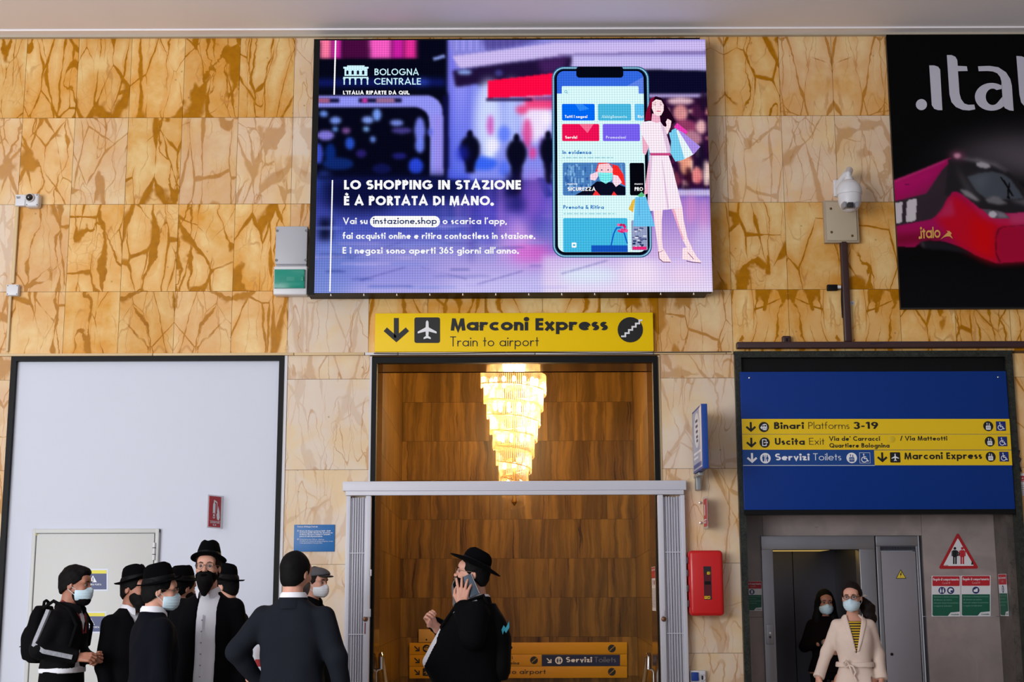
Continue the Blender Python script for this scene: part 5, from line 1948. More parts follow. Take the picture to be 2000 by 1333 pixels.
b.lathe([(.03, -.003), (.032, -.0022), (.032, -.001)], (p.x, YB, p.z), ink((222, 188, 30)), 20, 'y')
b.build('patch', bd, label='round yellow patch over a removed word')

# ------------------------------------------------------------------ lift: landing surround, car, control cupboard
lf = thing('lift', 'steel passenger lift with its doors open under the blue direction board', 'lift', ((ox0 + ox1) / 2, Yl, 0))
b = MB()
b.box(fx0 + .005, ox0, Yl - .025, Yl + .14, 0, fz1 - .1, M_STEEL, .004)
b.build('jamb', lf)
sx1 = cx0 - .012
b = MB()
b.box(ox1, sx1, Yl - .025, Yl + .14, 0, fz1 - .1, M_STEEL, .004)
b.build('jamb', lf)
b = MB()
b.box(fx0 + .005, sx1, Yl - .027, Yl + .14, oz1 + .004, fz1, M_STEEL, .004)
b.build('header', lf)
cy0, cy1 = Yl + .16, Yl + 1.6
cxa, cxb = V(1632, 1200, cy1).x - 1.35, V(1634, 1200, cy1).x
chz = oz1 + .045
b = MB()
smx = V(1552, 1200, cy1).x
b.box(cxa, smx - .004, cy1, cy1 + .03, 0, chz, M_STEELD)
b.box(smx + .004, cxb, cy1, cy1 + .03, 0, chz, M_STEELD)
b.build('car_back_panel', lf)
b = MB()
b.box(cxb, cxb + .03, cy0, cy1 + .03, 0, chz, M_STEELD)
b.build('car_side_panel', lf)
b = MB()
b.box(cxa - .03, cxa, cy0, cy1 + .03, 0, chz, M_STEELD)
b.build('car_side_panel', lf)
b = MB()
b.box(cxa, cxb, cy0, cy1, -.002, .006, mat('lift_floor_rubber', srgb(30, 30, 32), .6))
b.build('car_floor', lf)
b = MB()
b.box(cxa, cxb, cy0, cy1, chz, chz + .05, M_BLACK)
b.build('car_roof', lf)
b = MB()
M_CARLIGHT = mat('lift_ceiling_light', srgb(255, 214, 120), .6, emit=.4)
b.box(cxa + .05, cxb - .16, cy0 + .05, cy1 - .06, chz - .012, chz, M_CARLIGHT)
b.build('ceiling_light', lf)
b = MB()
p = V(1552, 1077, cy0 + .1)
b.box(p.x - .05, p.x + .05, cy0 + .02, cy0 + .05, chz - .03, chz, mat('maker_plate', srgb(120, 110, 80), .5))
b.build('sill_plate', lf)
x0, x1, z0_, z1_ = rect(1495.5, 1220, 1509.5, 1259, Yl)
b = MB()
b.box(x0, x1, Yl - .04, Yl - .02, z0_, z1_, M_STEEL, .004)
cp = b.build('call_panel', lf)
for py, m_ in ((1237, mat('button_light', srgb(220, 216, 214), .3)), (1245, mat('button_dark', srgb(30, 30, 34), .4))):
    p = V(1502.5, py, Yl)
    b = MB()
    b.lathe([(.009, -.006), (.011, -.004), (.011, .004)], (p.x, Yl - .04, p.z), m_, 12, 'y')
    b.build('call_button', cp)
cc = thing('control_cabinet', 'grey steel lift control cupboard with a yellow warning triangle beside the lift', 'cabinet', ((cx0 + fx1) / 2, Yl, 0))
b = MB()
b.box(cx0, cx0 + .04, Yl - .03, Yl + .1, 0, fz1 - .1, M_STEEL, .003)
b.box(fx1 - .025, fx1 - .002, Yl - .03, Yl + .1, 0, fz1 - .1, M_STEEL, .003)
b.box(cx0, fx1 - .002, Yl - .032, Yl + .1, fz1 - .1, fz1 - .004, M_STEEL, .003)
b.build('cabinet_frame', cc)
b = MB()
gz = fz1 - .1
b.box(cx0 + .04, fx1 - .025, Yl - .012, Yl + .1, gz - .045, gz, M_STEELD)
for i in range(26):
    x = cx0 + .05 + i * (fx1 - cx0 - .085) / 25
    b.box(x - .003, x + .003, Yl - .015, Yl - .011, gz - .036, gz - .008, M_BLACK)
b.build('vent_grille', cc)
b = MB()
M_CABD = mat('cabinet_door_paint', srgb(142, 138, 144), .42, .25)
b.box(cx0 + .046, fx1 - .03, Yl - .02, Yl + .02, .02, gz - .05, M_CABD, .004)
cd = b.build('cabinet_door', cc)
p = V(1740.5, 1278.5, Yl)
b = MB()
b.lathe([(.006, -.012), (.013, -.01), (.014, 0), (.014, .004)], (p.x, Yl - .02, p.z), M_BLACK, 14, 'y')
b.build('lock', cd)
FC = face_at(Yl - .02, .0012)
a = Art(FC)
a.poly([(1759.3, 1112.6), (1749.6, 1131), (1770.4, 1130.8)], BK, 1)
a.poly([(1759.3, 1115), (1751.6, 1129.8), (1768.4, 1129.6)], ink((226, 196, 50)), 2)
a.poly([(1760.5, 1117.6), (1757, 1123.6), (1759, 1123.4), (1757.6, 1128.4), (1761.8, 1121.4), (1759.7, 1121.7), (1761.6, 1117.8)], BK, 3)
a.emit('warning_sticker', cd, label='yellow triangle with a black lightning bolt')

# notices on the lift wall
RD, GN, NV = ink((186, 26, 40)), ink((8, 92, 68)), ink((36, 44, 104))
PAPER = ink((226, 224, 228))


def notice(fn, x0, y0, x1, y1, icons, label, origin, group=None, name='rules_notice', scale=1.0):
    t = thing(name, label, 'notice', origin, 0, group)
    a = Art(fn)
    a.rect(x0, y0, x1, y1, PAPER, 0)
    a.emit('paper_sheet', t)
    w_, h_ = x1 - x0, y1 - y0
    k = min(1, w_ / 54)
    a = Art(fn)
    a.rrect(x0 + w_ * .03, y0 + h_ * .01, x1 - w_ * .03, y0 + h_ * .25, w_ * .03, RD, 1)
    a.text('Regole di comportamento', x0 + w_ * .06, y0 + h_ * .115, h_ * .062, WH, .17, x1 - w_ * .06, layer=2)
    a.text('Covid 19', x0 + w_ * .37, y0 + h_ * .2, h_ * .05, ink((236, 170, 170)), .13, x0 + w_ * .64, layer=2)
    a.emit('red_heading', t)
    a = Art(fn)
    for u, kind in icons:
        cx, cy, r = x0 + w_ * u, y0 + h_ * .36, h_ * .088
        a.disc(cx, cy, r, NV, 1, None) if w_ > 30 else a.disc(cx, cy, r, NV, 1)
        if kind == 'people':
            for s in (-1, 1):
                a.disc(cx + s * r * .36, cy - r * .45, r * .15, WH, 2)
                a.rrect(cx + s * r * .36 - r * .2, cy - r * .25, cx + s * r * .36 + r * .2, cy + r * .6, r * .1, WH, 2)
        elif kind == 'mask':
            a.disc(cx, cy, r * .62, WH, 2)
            a.poly([(cx - r * .1, cy), (cx + r * .6, cy - r * .1), (cx + r * .5, cy + r * .5), (cx, cy + r * .5)], NV, 3)
        elif kind == 'hand':
            a.rrect(cx - r * .6, cy - r * .2, cx + r * .5, cy + r * .45, r * .15, WH, 2)
            a.rect(cx - r * .1, cy - r * .5, cx + r * .55, cy - r * .2, WH, 2)
        else:
            a.rrect(cx - r * .4, cy - r * .6, cx + r * .4, cy + r * .6, r * .1, WH, 2)
            for q in (-.3, 0, .3):
                a.rect(cx - r * .25, cy + q * r - r * .06, cx + r * .25, cy + q * r + r * .06, NV, 3)
    a.emit('pictogram', t)
    a = Art(fn)
    a.poly([(x0 + w_ * .03, y0 + h_ * .46), (x1 - w_ * .03, y0 + h_ * .46), (x1 - w_ * .03, y0 + h_ * .88), (x0 + w_ * .66, y0 + h_ * .9), (x0 + w_ * .56, y0 + h_ * .985), (x0 + w_ * .06, y0 + h_ * .985), (x0 + w_ * .03, y0 + h_ * .96)], GN, 1)
    LT = ink((120, 168, 150))
    lines = ('Mantenere la distanza di sicurezza', 'di almeno un metro', 'Indossare sempre la mascherina', 'e seguire le indicazioni')
    for i, s in enumerate(lines):
        a.text(s, x0 + w_ * .08, y0 + h_ * (.53 + .075 * i), h_ * .034, LT, .15, x0 + w_ * (.92 if i % 2 == 0 else .7), layer=2)
    a.text('trenitalia', x0 + w_ * .68, y0 + h_ * .965, h_ * .035, GN, .18, x0 + w_ * .95, layer=2)
    a.emit('green_text_block', t)
    return t


FL = lambda x, y, l: V(x, y, Yl - .003 - l * .0012)
notice(FL, 1452.5, 1136, 1488.5, 1194, ((.45, 'list'),), 'red, white and green rules notice left of the lift doors', V(1470, 1194, Yl))
notice(FL, 1819.5, 1125.5, 1876, 1205, ((.36, 'people'), (.66, 'mask')), 'rules notice with two blue pictograms, below the red warning triangle', V(1847, 1205, Yl))
notice(FL, 1877, 1125, 1935, 1204.5, ((.5, 'hand'),), 'rules notice with one blue pictogram, below the warning triangle near the corner', V(1906, 1205, Yl))
# the one on the return wall: laid on the plane x = jx
yj0, yj1 = Y0 + .13, Y0 + .36
FJ = lambda x, y, l: Vector((jx - .003 - l * .0012, yj1 - (yj1 - yj0) * (x - 0) / 100, V(1958, 1122, (yj0 + yj1) / 2).z - (V(1958, 1122, (yj0 + yj1) / 2).z - V(1958, 1204, (yj0 + yj1) / 2).z) * y / 140))
notice(FJ, 0, 0, 100, 140, ((.5, 'list'),), 'rules notice on the narrow dark return wall right of the lift', Vector((jx, (yj0 + yj1) / 2, V(1958, 1204, Y0 + .2).z)))

t = thing('distance_warning_sign', 'red bordered warning triangle showing two people, on the lift wall', 'sign', V(1871, 1112, Yl))
a = Art(FL)
A_, B_, C_ = (1870.5, 1040), (1832.6, 1112), (1912, 1111.5)
cxm, cym = 1871.5, 1088
def rounded(tri, cut):
    o = []
    for i in range(3):
        p, c, n = Vector(tri[i - 1]), Vector(tri[i]), Vector(tri[(i + 1) % 3])
        o += [c + (p - c).normalized() * cut, c + ((p - c).normalized() + (n - c).normalized()) * cut * .42, c + (n - c).normalized() * cut]
    return [(q.x, q.y) for q in o]
a.poly(rounded((A_, B_, C_), 4), ink((176, 20, 30)), 0)
inn = [(cxm + (p[0] - cxm) * .76, cym + (p[1] - cym) * .76) for p in (A_, B_, C_)]
a.poly(rounded(inn, 1.5), PAPER, 1)
a.emit('triangle_plate', t)
a = Art(FL)
for cx_, m_ in ((1865, BK), (1879.5, ink((190, 30, 44)))):
    a.disc(cx_, 1071.8, 2.7, m_, 2)
    a.rrect(cx_ - 4.2, 1075.2, cx_ + 4.2, 1089, 1.5, m_, 2)
    a.rect(cx_ - 6.4, 1076.5, cx_ - 4.4, 1087, m_, 2)
    a.rect(cx_ + 4.4, 1076.5, cx_ + 6.4, 1087, m_, 2)
    a.rect(cx_ - 3.6, 1088, cx_ - .6, 1102.5, m_, 2)
    a.rect(cx_ + .6, 1088, cx_ + 3.6, 1102.5, m_, 2)
a.line([(1869, 1078), (1874, 1082), (1871, 1086)], 1.8, BK, 3)
a.emit('pictogram', t, label='black figure and red figure side by side')
a = Art(FL)
a.poly([(1898, 1097), (1899.4, 1097), (1901, 1103.6), (1896.6, 1103.6)], BK, 2)
a.text('trenitalia', 1840.5, 1106.4, 2.6, ink((170, 60, 60)), .16, 1852, layer=2)
a.emit('lettering', t)

# far right: notice and cable on the marble beyond the green frame
FW = lambda x, y, l: V(x, y, Y0 - .004 - l * .0012)
t = thing('wall_notice', 'small white notice with a red stripe at the far right edge, beside the green frame', 'notice', V(2012, 969, Y0))
a = Art(FW)
a.rect(1990, 925, 2034, 968.5, PAPER, 0)
a.emit('paper_sheet', t)
a = Art(FW)
a.rect(1993, 930, 2031, 941.5, RD, 1)
a.text('ATTENZIONE', 1995, 936.5, 3.6, WH, .18, 2029)
a.text('area videosorvegliata', 1995, 940.4, 2.4, WH, .15, 2029)
for i in range(5):
    a.text('impianto di sicurezza attivo', 1994, 949 + 4.3 * i, 2, ink((120, 120, 126)), .14, 2026 if i % 2 else 2030)
a.emit('lettering', t)
b = MB()
pts = [V(1979, 911, Y0 - .05), V(1990, 912, Y0 - .02), V(1993, 915, Y0 - .012), V(1995, 922, Y0 - .012), V(1990, 906, Y0 - .012), V(1994, 897, Y0 - .012), V(1989, 893, Y0 - .012), V(1991, 880, Y0 - .012)]
b.tube(pts, .006, mat('purple_cable', srgb(50, 38, 66), .5), 6)
b.build('cable', label='loose dark cable hanging beside the small notice at the far right', cat='cable', origin=pts[0])

# ------------------------------------------------------------------ information notice left of the doorway
t = thing('opening_hours_notice', 'small blue station notice with white text on the marble pier', 'notice', V(613, 1078, Y0))
x0, x1, z0_, z1_ = rect(574, 1025.5, 653.5, 1078, Y0 - .012)
b = MB()
b.box(x0, x1, Y0 - .012, Y0 + .001, z0_, z1_, M_INFOB, .002)
b.build('notice_board', t)
FI = face_at(Y0 - .012, .0012)
words_(FI, 'Stazione di Bologna Centrale', 580.8, 1030.6, 2.7, WH, .17, 620.5, t)
for i, (s, x1) in enumerate((('Orario di chiusura notturna: 24.00 - 05.00', 645.5), ('Si avvisa la gentile clientela che, durante le ore', 650), ('di chiusura, l\'accesso a stazione e\' consentito', 645), ('presso la sala di prenotazione.', 630))):
    words_(FI, s, 585.2, 1039 + 3.45 * i, 2.7, WH, .19, x1, t)
for i, (s, x1) in enumerate((('Closing during time: 12.00 am - 05.00 am', 633), ('We inform our customers that during closing hours, access', 650), ('is only guaranteed at the gate door.', 630))):
    words_(FI, s, 585.2, 1055.6 + 3.3 * i, 2.4, WH, .1, x1, t)
for y in (1037.4, 1054):
    a = Art(FI)
    a.line(arc(582, y, 1.3, 1.3, 0, 360, 14), .5, WH, 2)
    a.emit('bullet', t)

# ------------------------------------------------------------------ red projecting fire sign on the white panel
def plaque(name, label, p_wall, depth, hgt, inner, m_face, m_edge, parent_kw=None, tilt=0.0):
    """A plate standing out from the wall at right angles: p_wall is its lower wall-side corner."""
    t = thing(name, label, 'sign', p_wall)
    return t


Ypn = Yp
pz0, pz1 = V(425, 1033, Ypn - .1).z, V(425, 968, Ypn - .1).z
xw = V(436, 1000, Ypn).x
t = thing('fire_extinguisher_sign', 'red projecting fire extinguisher sign on the white panel above the cream door', 'sign', (xw, Ypn, pz0))
M_PLEXI = mat('clear_plexi', srgb(210, 214, 220), .15, alpha=.4)
b = MB()
# two faces of a projecting bracket sign
dp = .22
wx = .055
def slab_between(b, p, q, z0, z1, th, m):
    d = (Vector(q) - Vector(p)).normalized()
    n = Vector((-d.y, d.x, 0)) * th / 2
    P, Q = Vector((p[0], p[1], 0)), Vector((q[0], q[1], 0))
    vs = []
    for z in (z0, z1):
        for c in (P + n, Q + n, Q - n, P - n):
            vs.append((c.x, c.y, z))
    b.add(vs, [(0, 1, 2, 3), (4, 5, 6, 7), (0, 1, 5, 4), (1, 2, 6, 5), (2, 3, 7, 6), (3, 0, 4, 7)], m)
pa, pb = (xw, Ypn + .002), (xw - .10, Ypn - dp)
slab_between(b, pa, pb, pz0, pz1, .004, M_PLEXI)
b.build('clear_plate', t)
b = MB()
u0, u1 = .2, .93
q0 = (pa[0] + (pb[0] - pa[0]) * u0 + .004, pa[1] + (pb[1] - pa[1]) * u0)
q1 = (pa[0] + (pb[0] - pa[0]) * u1 + .004, pa[1] + (pb[1] - pa[1]) * u1)
slab_between(b, q0, q1, pz0 + .012, pz1 - .012, .006, ink((190, 24, 34)))
b.build('red_plate', t)
hh = pz1 - pz0 - .024
def FX(u, v, l):
    d = Vector((q0[0] - q1[0], q0[1] - q1[1], 0))
    n = Vector((-d.y, d.x, 0)).normalized()
    if n.x < 0:
        n = -n
    p = Vector((q1[0], q1[1], pz1 - .012)) + d * u + n * (.0045 + l * .001)
    return p - Vector((0, 0, v * hh))
a = Art(FX)
a.rrect(.28, .22, .5, .72, .06, WH, 1)
a.rect(.34, .12, .44, .22, WH, 1)
a.line([(.4, .14), (.62, .2), (.66, .5)], .05, WH, 1)
a.poly([(.66, .75), (.6, .6), (.7, .45), (.74, .3), (.86, .5), (.9, .68), (.82, .78)], WH, 1)
a.line(arc(.38, .62, .09, .06, 0, 360, 14), .03, ink((190, 24, 34)), 2)
a.emit('pictogram', t)
a = Art(FX)
a.rect(.04, .8, .96, .81, WH, 1)
a.text('ESTINTORE', .1, .88, .055, WH, .2, .9)
a.text('13', .3, .96, .055, WH, .2, .6)
a.emit('lettering', t)
a = Art(lambda x, y, l: V(x, y, Ypn - .001))
# ------------------------------------------------------------------ notices on the service door
YD = Yp - .0355
FD = face_at(YD, .0012)
for (x0, y0, x1, y1), lab in (((148, 1111.5, 211, 1155), 'navy and yellow door-opening notice, upper of the two on the cream door'), ((144, 1195, 208, 1237.5), 'navy and yellow door-opening notice, lower of the two on the cream door')):
    t = thing('door_notice', lab, 'notice', V((x0 + x1) / 2, y1, YD), 0)
    a = Art(FD)
    a.rect(x0, y0, x1, y1, ink((216, 222, 238)), 0)
    a.emit('paper_sheet', t)
    a = Art(FD)
    a.rect(x0 + 2.5, y0 + 3, x1 - 3, y0 + 9.5, ink((226, 214, 30)), 1)
    a.emit('yellow_band', t)
    a = Art(FD)
    a.rect(x0 + 2.5, y0 + 9.5, x1 - 3, y1 - 3, ink((46, 58, 112)), 1)
    a.emit('navy_field', t)
    cx, cy = x0 + 33.5, y0 + 21
    a = Art(FD)
    a.poly([(cx, cy - 8), (cx - 7.5, cy + 5.5), (cx + 7.5, cy + 5.5)], WH, 2)
    a.rect(cx - .9, cy - 4, cx + .9, cy + 2.2, ink((46, 58, 112)), 3)
    a.disc(cx, cy + 3.8, 1, ink((46, 58, 112)), 3)
    a.emit('pictogram', t)
    words_(FD, 'APERTURA PORTA', x0 + 17, y0 + 32.5, 3.2, WH, .16, x0 + 50, t)

# ------------------------------------------------------------------ red fire box
x0, x1, z0_, z1_ = rect(1346.5, 1075.5, 1413.5, 1204, Y0 - .2)
t = thing('fire_extinguisher_box', 'bright red fire extinguisher cabinet with a narrow window on the marble pier', 'fire box', ((x0 + x1) / 2, Y0, z0_))
b = MB()
b.box(x0 + .004, x1 - .004, Y0 - .13, Y0 + .003, z0_ + .004, z1_ - .004, M_RED, .03)
b.build('box_body', t)
b = MB()
b.box(x0, x1, Y0 - .205, Y0 - .125, z0_, z1_, M_RED, .034)
lid = b.build('lid', t)
wx0, wx1, wz0, wz1 = rect(1374.5, 1107, 1389.5, 1172, Y0 - .2)
b = MB()
b.box(wx0, wx1, Y0 - .2065, Y0 - .2, wz0, wz1, mat('fire_window', srgb(28, 8, 14), .15, coat=.6))
b.box(wx0 + .006, wx1 - .006, Y0 - .208, Y0 - .2, wz0 + .02, wz1 - .06, mat('extinguisher_red', srgb(84, 8, 24), .3))
b.box(wx0 + .008, wx1 - .008, Y0 - .2085, Y0 - .2, (wz0 + wz1) / 2 - .015, (wz0 + wz1) / 2 + .015, M_BLACK)
b.build('window', lid)
FR = face_at(Y0 - .2085, .001)
a = Art(FR)
a.rect(1381, 1117.5, 1385.5, 1123, YE, 1)
a.text('1', 1382.4, 1122, 3.6, BK, .2, 1383.8)
a.rect(1386, 1117.5, 1388, 1123, ink((120, 110, 30)), 1)
a.emit('number_sticker', lid)
a = Art(FR)
a.rect(1376, 1165, 1381, 1170.6, YE, 1)
a.rect(1381.8, 1165, 1387, 1170.6, YE, 1)
a.text('1', 1377.6, 1169.6, 3.6, BK, .2, 1379)
a.text('4', 1382.8, 1169.6, 3.6, BK, .2, 1386)
a.emit('number_sticker', lid)
for py in (1095, 1120, 1150, 1180):
    p = V(1345.5, py, Y0 - .15)
    b = MB()
    b.box(x0 - .012, x0 + .006, Y0 - .17, Y0 - .11, p.z - .03, p.z + .03, mat('hinge_dark_red', srgb(60, 6, 10), .4), .004)
    b.build('hinge', t)

# socket box
x0, x1, z0_, z1_ = rect(1348.5, 1310.5, 1379, 1350, Y0 - .06)
t = thing('power_socket', 'white wall socket box with a blue flap under the red fire cabinet', 'socket', ((x0 + x1) / 2, Y0, z0_))
b = MB()
b.box(x0, x1, Y0 - .055, Y0 + .003, z0_, z1_, M_WHITEP, .008)
b.build('box_body', t)
sx_, ex_, sz_, ez_ = rect(1350, 1314, 1364, 1331, Y0 - .06)
b = MB()
b.box(sx_, ex_, Y0 - .075, Y0 - .05, sz_, ez_, mat('blue_plastic', srgb(24, 62, 150), .4), .006)
b.build('socket_flap', t)
p = V(1371.5, 1324.5, Y0 - .06)
b = MB()
b.lathe([(.016, -.004), (.028, -.008), (.032, -.006), (.032, .004)], (p.x, Y0 - .055, p.z), mat('socket_grey', srgb(200, 200, 204), .4), 18, 'y')
b.box(p.x - .006, p.x + .006, Y0 - .067, Y0 - .06, p.z - .018, p.z + .018, M_BLACK)
b.build('socket_dial', t)

# ------------------------------------------------------------------ blue projecting sign seen edge-on
ya, yb = Y0 - .70, Y0 - .06
xs_ = V(1377, 860, ya).x
z1_ = V(1377, 789, ya).z
z0_ = V(1377, 915, ya).z
t = thing('projecting_blue_sign', 'blue projecting sign seen nearly edge-on, high on the marble pier', 'sign', (xs_, Y0, z0_))
b = MB()
b.box(xs_ - .028, xs_ + .028, ya, yb, z0_, z1_, mat('sign_blue_edge', srgb(16, 66, 150), .45), .004)
b.build('sign_box', t)
FS = lambda u, v, l: Vector((xs_ - .0285 - l * .001, yb - .02 + (ya + .02 - yb + .02) * u, z1_ - .02 + (z0_ - z1_ + .04) * v))
a = Art(FS)
a.rect(0, 0, 1, 1, ink((176, 182, 206)), 0)
a.emit('sign_face', t, label='pale printed sign face')
a = Art(FS)
a.poly(arc(.5, .34, .3, .3, 0, 360, 20)[:-1], WH, 1)
for i, v in enumerate((.16, .25, .34, .43, .5)):
    a.rrect(.36 + .02 * i, v, .62, v + .045, .02, ink((30, 40, 80)), 2)
a.emit('pictogram', t)
a = Art(FS)
a.rect(.1, .7, .9, .74, WH, 1)
a.rect(.1, .78, .6, .82, WH, 1)
a.rect(.05, .9, .95, .97, ink((16, 66, 150)), 1)
a.emit('lettering', t)
b = MB()
p = V(1369, 930, Y0 - .3)
b.box(xs_ - .02, xs_ + .02, Y0 - .35, Y0 + .003, z0_ - .035, z0_ - .005, mat('bracket_grey', srgb(160, 164, 166), .4, .6), .004)
b.box(xs_ - .012, xs_ + .03, Y0 - .12, Y0 + .003, z0_ - .15, z0_ - .03, mat('bracket_grey', srgb(160, 164, 166), .4, .6), .004)
b.build('bracket', t)
# small red sign on clear plate
ya, yb = Y0 - .24, Y0 - .04
xs_ = V(1381, 1000, ya).x
z1_, z0_ = V(1380, 974, ya).z, V(1380, 1028, ya).z
t = thing('small_red_sign', 'narrow red projecting sign on a clear plate above the red fire cabinet', 'sign', (xs_, Y0, z0_))
b = MB()
b.box(xs_ - .003, xs_ + .003, ya - .012, Y0 + .002, z0_ - .02, z1_ + .02, M_PLEXI)
b.build('clear_plate', t)
b = MB()
b.box(xs_ - .0045, xs_ + .0045, ya, yb, z0_, z1_, ink((196, 30, 44)))
b.build('red_plate', t)
FS2 = lambda u, v, l: Vector((xs_ - .005 - l * .001, yb + (ya - yb) * u, z1_ + (z0_ - z1_) * v))
a = Art(FS2)
a.rrect(.3, .2, .55, .6, .05, WH, 1)
a.rect(.08, .74, .92, .78, WH, 1)
a.emit('pictogram', t)
a = Art(FS2)
a.text('ESTINTORE', .1, .9, .08, WH, .2, .9)
a.emit('lettering', t)
b = MB()
for dz in (.04, hh * .8):
    b.lathe([(.008, -.02), (.012, -.018), (.012, .002)], (xs_ - .03, Y0, z0_ + dz), M_CHROME, 10, 'y')
b.build('fixing_bolt', t)

# ------------------------------------------------------------------ folding gate in front of the doorway
YG = Y0 - .10
gt = thing('folding_gate', 'light grey folding security gate drawn aside, with a header beam across the doorway', 'gate', (V(1004, 960, YG).x, YG, 0))
x0, x1, z0_, z1_ = rect(669, 940, 1340.5, 967.5, YG)
zm = V(1004, 958.5, YG).z
b = MB()
b.box(x0, x1, YG, Y0 + .002, zm, z1_, M_GATE, .004)
b.build('header_beam', gt)
b = MB()
b.box(x0 + .03, x1 - .025, YG - .012, YG + .05, z0_, zm - .002, M_GATE, .003)
b.build('guide_rail', gt)
def stack(xa, xb, outer_left):
    n = 13
    wdt = xb - xa
    zt = z0_ - .004
    # outer post fixed to the wall
    po = .04
    if outer_left:
        pa_, pb_ = xa, xa + po
        ia, ib = xa + po, xb - .05
        la, lb = xb - .05, xb
    else:
        pa_, pb_ = xb - po, xb
        ia, ib = xa + .05, xb - po
        la, lb = xa, xa + .05
    b = MB()
    b.box(pa_, pb_, YG + .0, Y0 + .002, 0, zt, M_GATE, .003)
    b.build('wall_post', gt)
    b = MB()
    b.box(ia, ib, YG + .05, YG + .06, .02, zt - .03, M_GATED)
    pitch = (ib - ia) / n
    rr = random.Random(2 if outer_left else 3)
    for i in range(n):
        xx = ia + pitch * (i + .5)
        y_ = YG + .01 + (.014 if i % 2 else 0) + rr.uniform(0, .004)
        ww = pitch * (.80 if i % 2 == 0 else .62)
        b.box(xx - ww / 2, xx + ww / 2, y_, y_ + .03, .02, zt - .01 - rr.uniform(0, .01), M_GATE, .002)
    for zz in (V(700, 1081, YG).z, V(700, 1240, YG).z, .5):
        b.box(ia, ib, YG + .006, YG + .012, zz - .004, zz + .004, M_GATE)
    b.build('folded_lattice', gt)
    b = MB()
    b.box(la, lb, YG - .012, YG + .06, .01, zt, M_GATE, .004)
    lo = b.build('lock_post', gt)
    return lo, (la + lb) / 2, la, lb
xa, xb, _, _ = rect(673, 1000, 722.5, 1333, YG)
lo, lc, la, lb = stack(xa, xb, True)
b = MB()
p0, p1 = V(718, 1190, YG).z, V(718, 1206, YG).z
b.box(la + .012, lb + .012, YG - .03, YG - .01, p1, p0, M_GATE, .004)
b.build('lock_box', lo)
b = MB()
pz = V(712, 1210, YG).z
b.lathe([(.01, -.014), (.022, -.008), (.024, 0)], (la + .012, YG - .012, pz), mat('worn_brass', srgb(120, 84, 60), .4, .7), 14, 'y')
b.build('lock_cylinder', lo)
b = MB()
b.box(la + .006, la + .016, YG - .014, YG - .01, V(712, 1239, YG).z, V(712, 1217, YG).z, ink((120, 20, 40)))
b.build('lock_label', lo, label='small dark red label')
b = MB()
b.box(lb - .01, lb + .012, YG - .012, YG + .02, V(720, 1126, YG).z, V(720, 1113, YG).z, M_GATE, .003)
b.build('latch', lo)
xa, xb, _, _ = rect(1288.5, 1000, 1342, 1333, YG)
lo, lc, la, lb = stack(xa, xb, False)
b = MB()
pz = V(1297, 1210, YG).z
b.lathe([(.01, -.02), (.022, -.012), (.024, 0)], (la + .032, YG - .012, pz), mat('worn_brass', srgb(120, 84, 60), .4, .7), 14, 'y')
b.build('lock_cylinder', lo)
b = MB()
b.box(la + .012, la + .04, YG - .02, YG - .01, V(1297, 1204, YG).z, V(1297, 1193, YG).z, M_GATE, .003)
b.build('lock_box', lo)

# ------------------------------------------------------------------ inside the stair hall
# chandelier: a spiral of hanging glass rods round bulbs
CY = Y0 + 2.0
cc_ = V(1004, 800, CY)
zt0 = V(1004, 716, CY).z
zbt = V(1004, 985, CY).z
ch = thing('chandelier', 'large glowing spiral chandelier of glass rods hanging behind the doorway', 'chandelier', (cc_.x, CY, zt0))
k = NT('chandelier_glass')
tr = k.n('BsdfTransparent', {0: (1, .95, .86, 1)})
tl = k.n('BsdfTranslucent', {0: (1, .80, .52, 1)})
gl = k.n('BsdfGlossy', {0: (1, .95, .88, 1), 'Roughness': .12})
m1 = k.n('MixShader', {0: .055, 1: tr.outputs[0], 2: tl.outputs[0]})
m2 = k.n('MixShader', {0: .07, 1: m1.outputs[0], 2: gl.outputs[0]})
k.t.nodes.remove(k.b)
k.t.links.new(m2.outputs[0], k.t.nodes['Material Output'].inputs[0])
M_ROD = k.m
M_BRASS = mat('brass', srgb(200, 150, 70), .25, 1.0)
M_BULB = mat('bulb_glow', (1.0, .76, .46), .5, emit=16)
NT_ = 8
pitch = (zt0 - zbt) / (NT_ + .9)
r0 = (V(1069, 740, CY).x - V(940, 740, CY).x) / 2
def hel(s):
    """radius and height of the spiral after s turns"""
    return r0 * (1 - .73 * s / NT_), zt0 - .03 - pitch * s
for i in range(NT_):
    r_mid, _ = hel(i + .5)
    n = max(14, int(2 * pi * r_mid / .021))
    b = MB()
    for j in range(n):
        s_ = i + j / n
        r, z = hel(s_)
        th = pi + 2 * pi * j / n          # starts at the left, comes round the front
        x, y = cc_.x + r * cos(th), CY + r * sin(th)
        lg = pitch * 1.22
        b.lathe([(.002, z - lg - .012), (.0085, z - lg), (.0085, z)], (x, y, 0), M_ROD, 5)
    b.build('glass_rod_curtain', ch, kind='stuff')
    b = MB()
    pts = []
    for j in range(0, 25):
        r, z = hel(i + j / 24)
        th = pi + 2 * pi * j / 24
        pts.append((cc_.x + r * cos(th), CY + r * sin(th), z + .006))
    b.tube(pts, .007, M_BRASS, 6)
    b.build('spiral_frame', ch)
for s_, nb in ((.55, 14), (2.2, 12), (4.2, 9), (6.0, 6), (7.1, 4)):
    r, z = hel(s_)
    for j in range(nb):
        th = 2 * pi * (j + .5) / nb
        b = MB()
        b.ball((cc_.x + r * .74 * cos(th), CY + r * .74 * sin(th), z - pitch * .3), .021, M_BULB, 10, 8, 1.5)
        b.build('bulb', ch)
b = MB()
b.lathe([(.004, zbt - .02), (.03, zbt + .02), (.02, zbt + .06), (.016, zt0), (.016, HC - .05), (.11, HC - .04), (.12, HC)], (cc_.x, CY, 0), M_BRASS, 20)
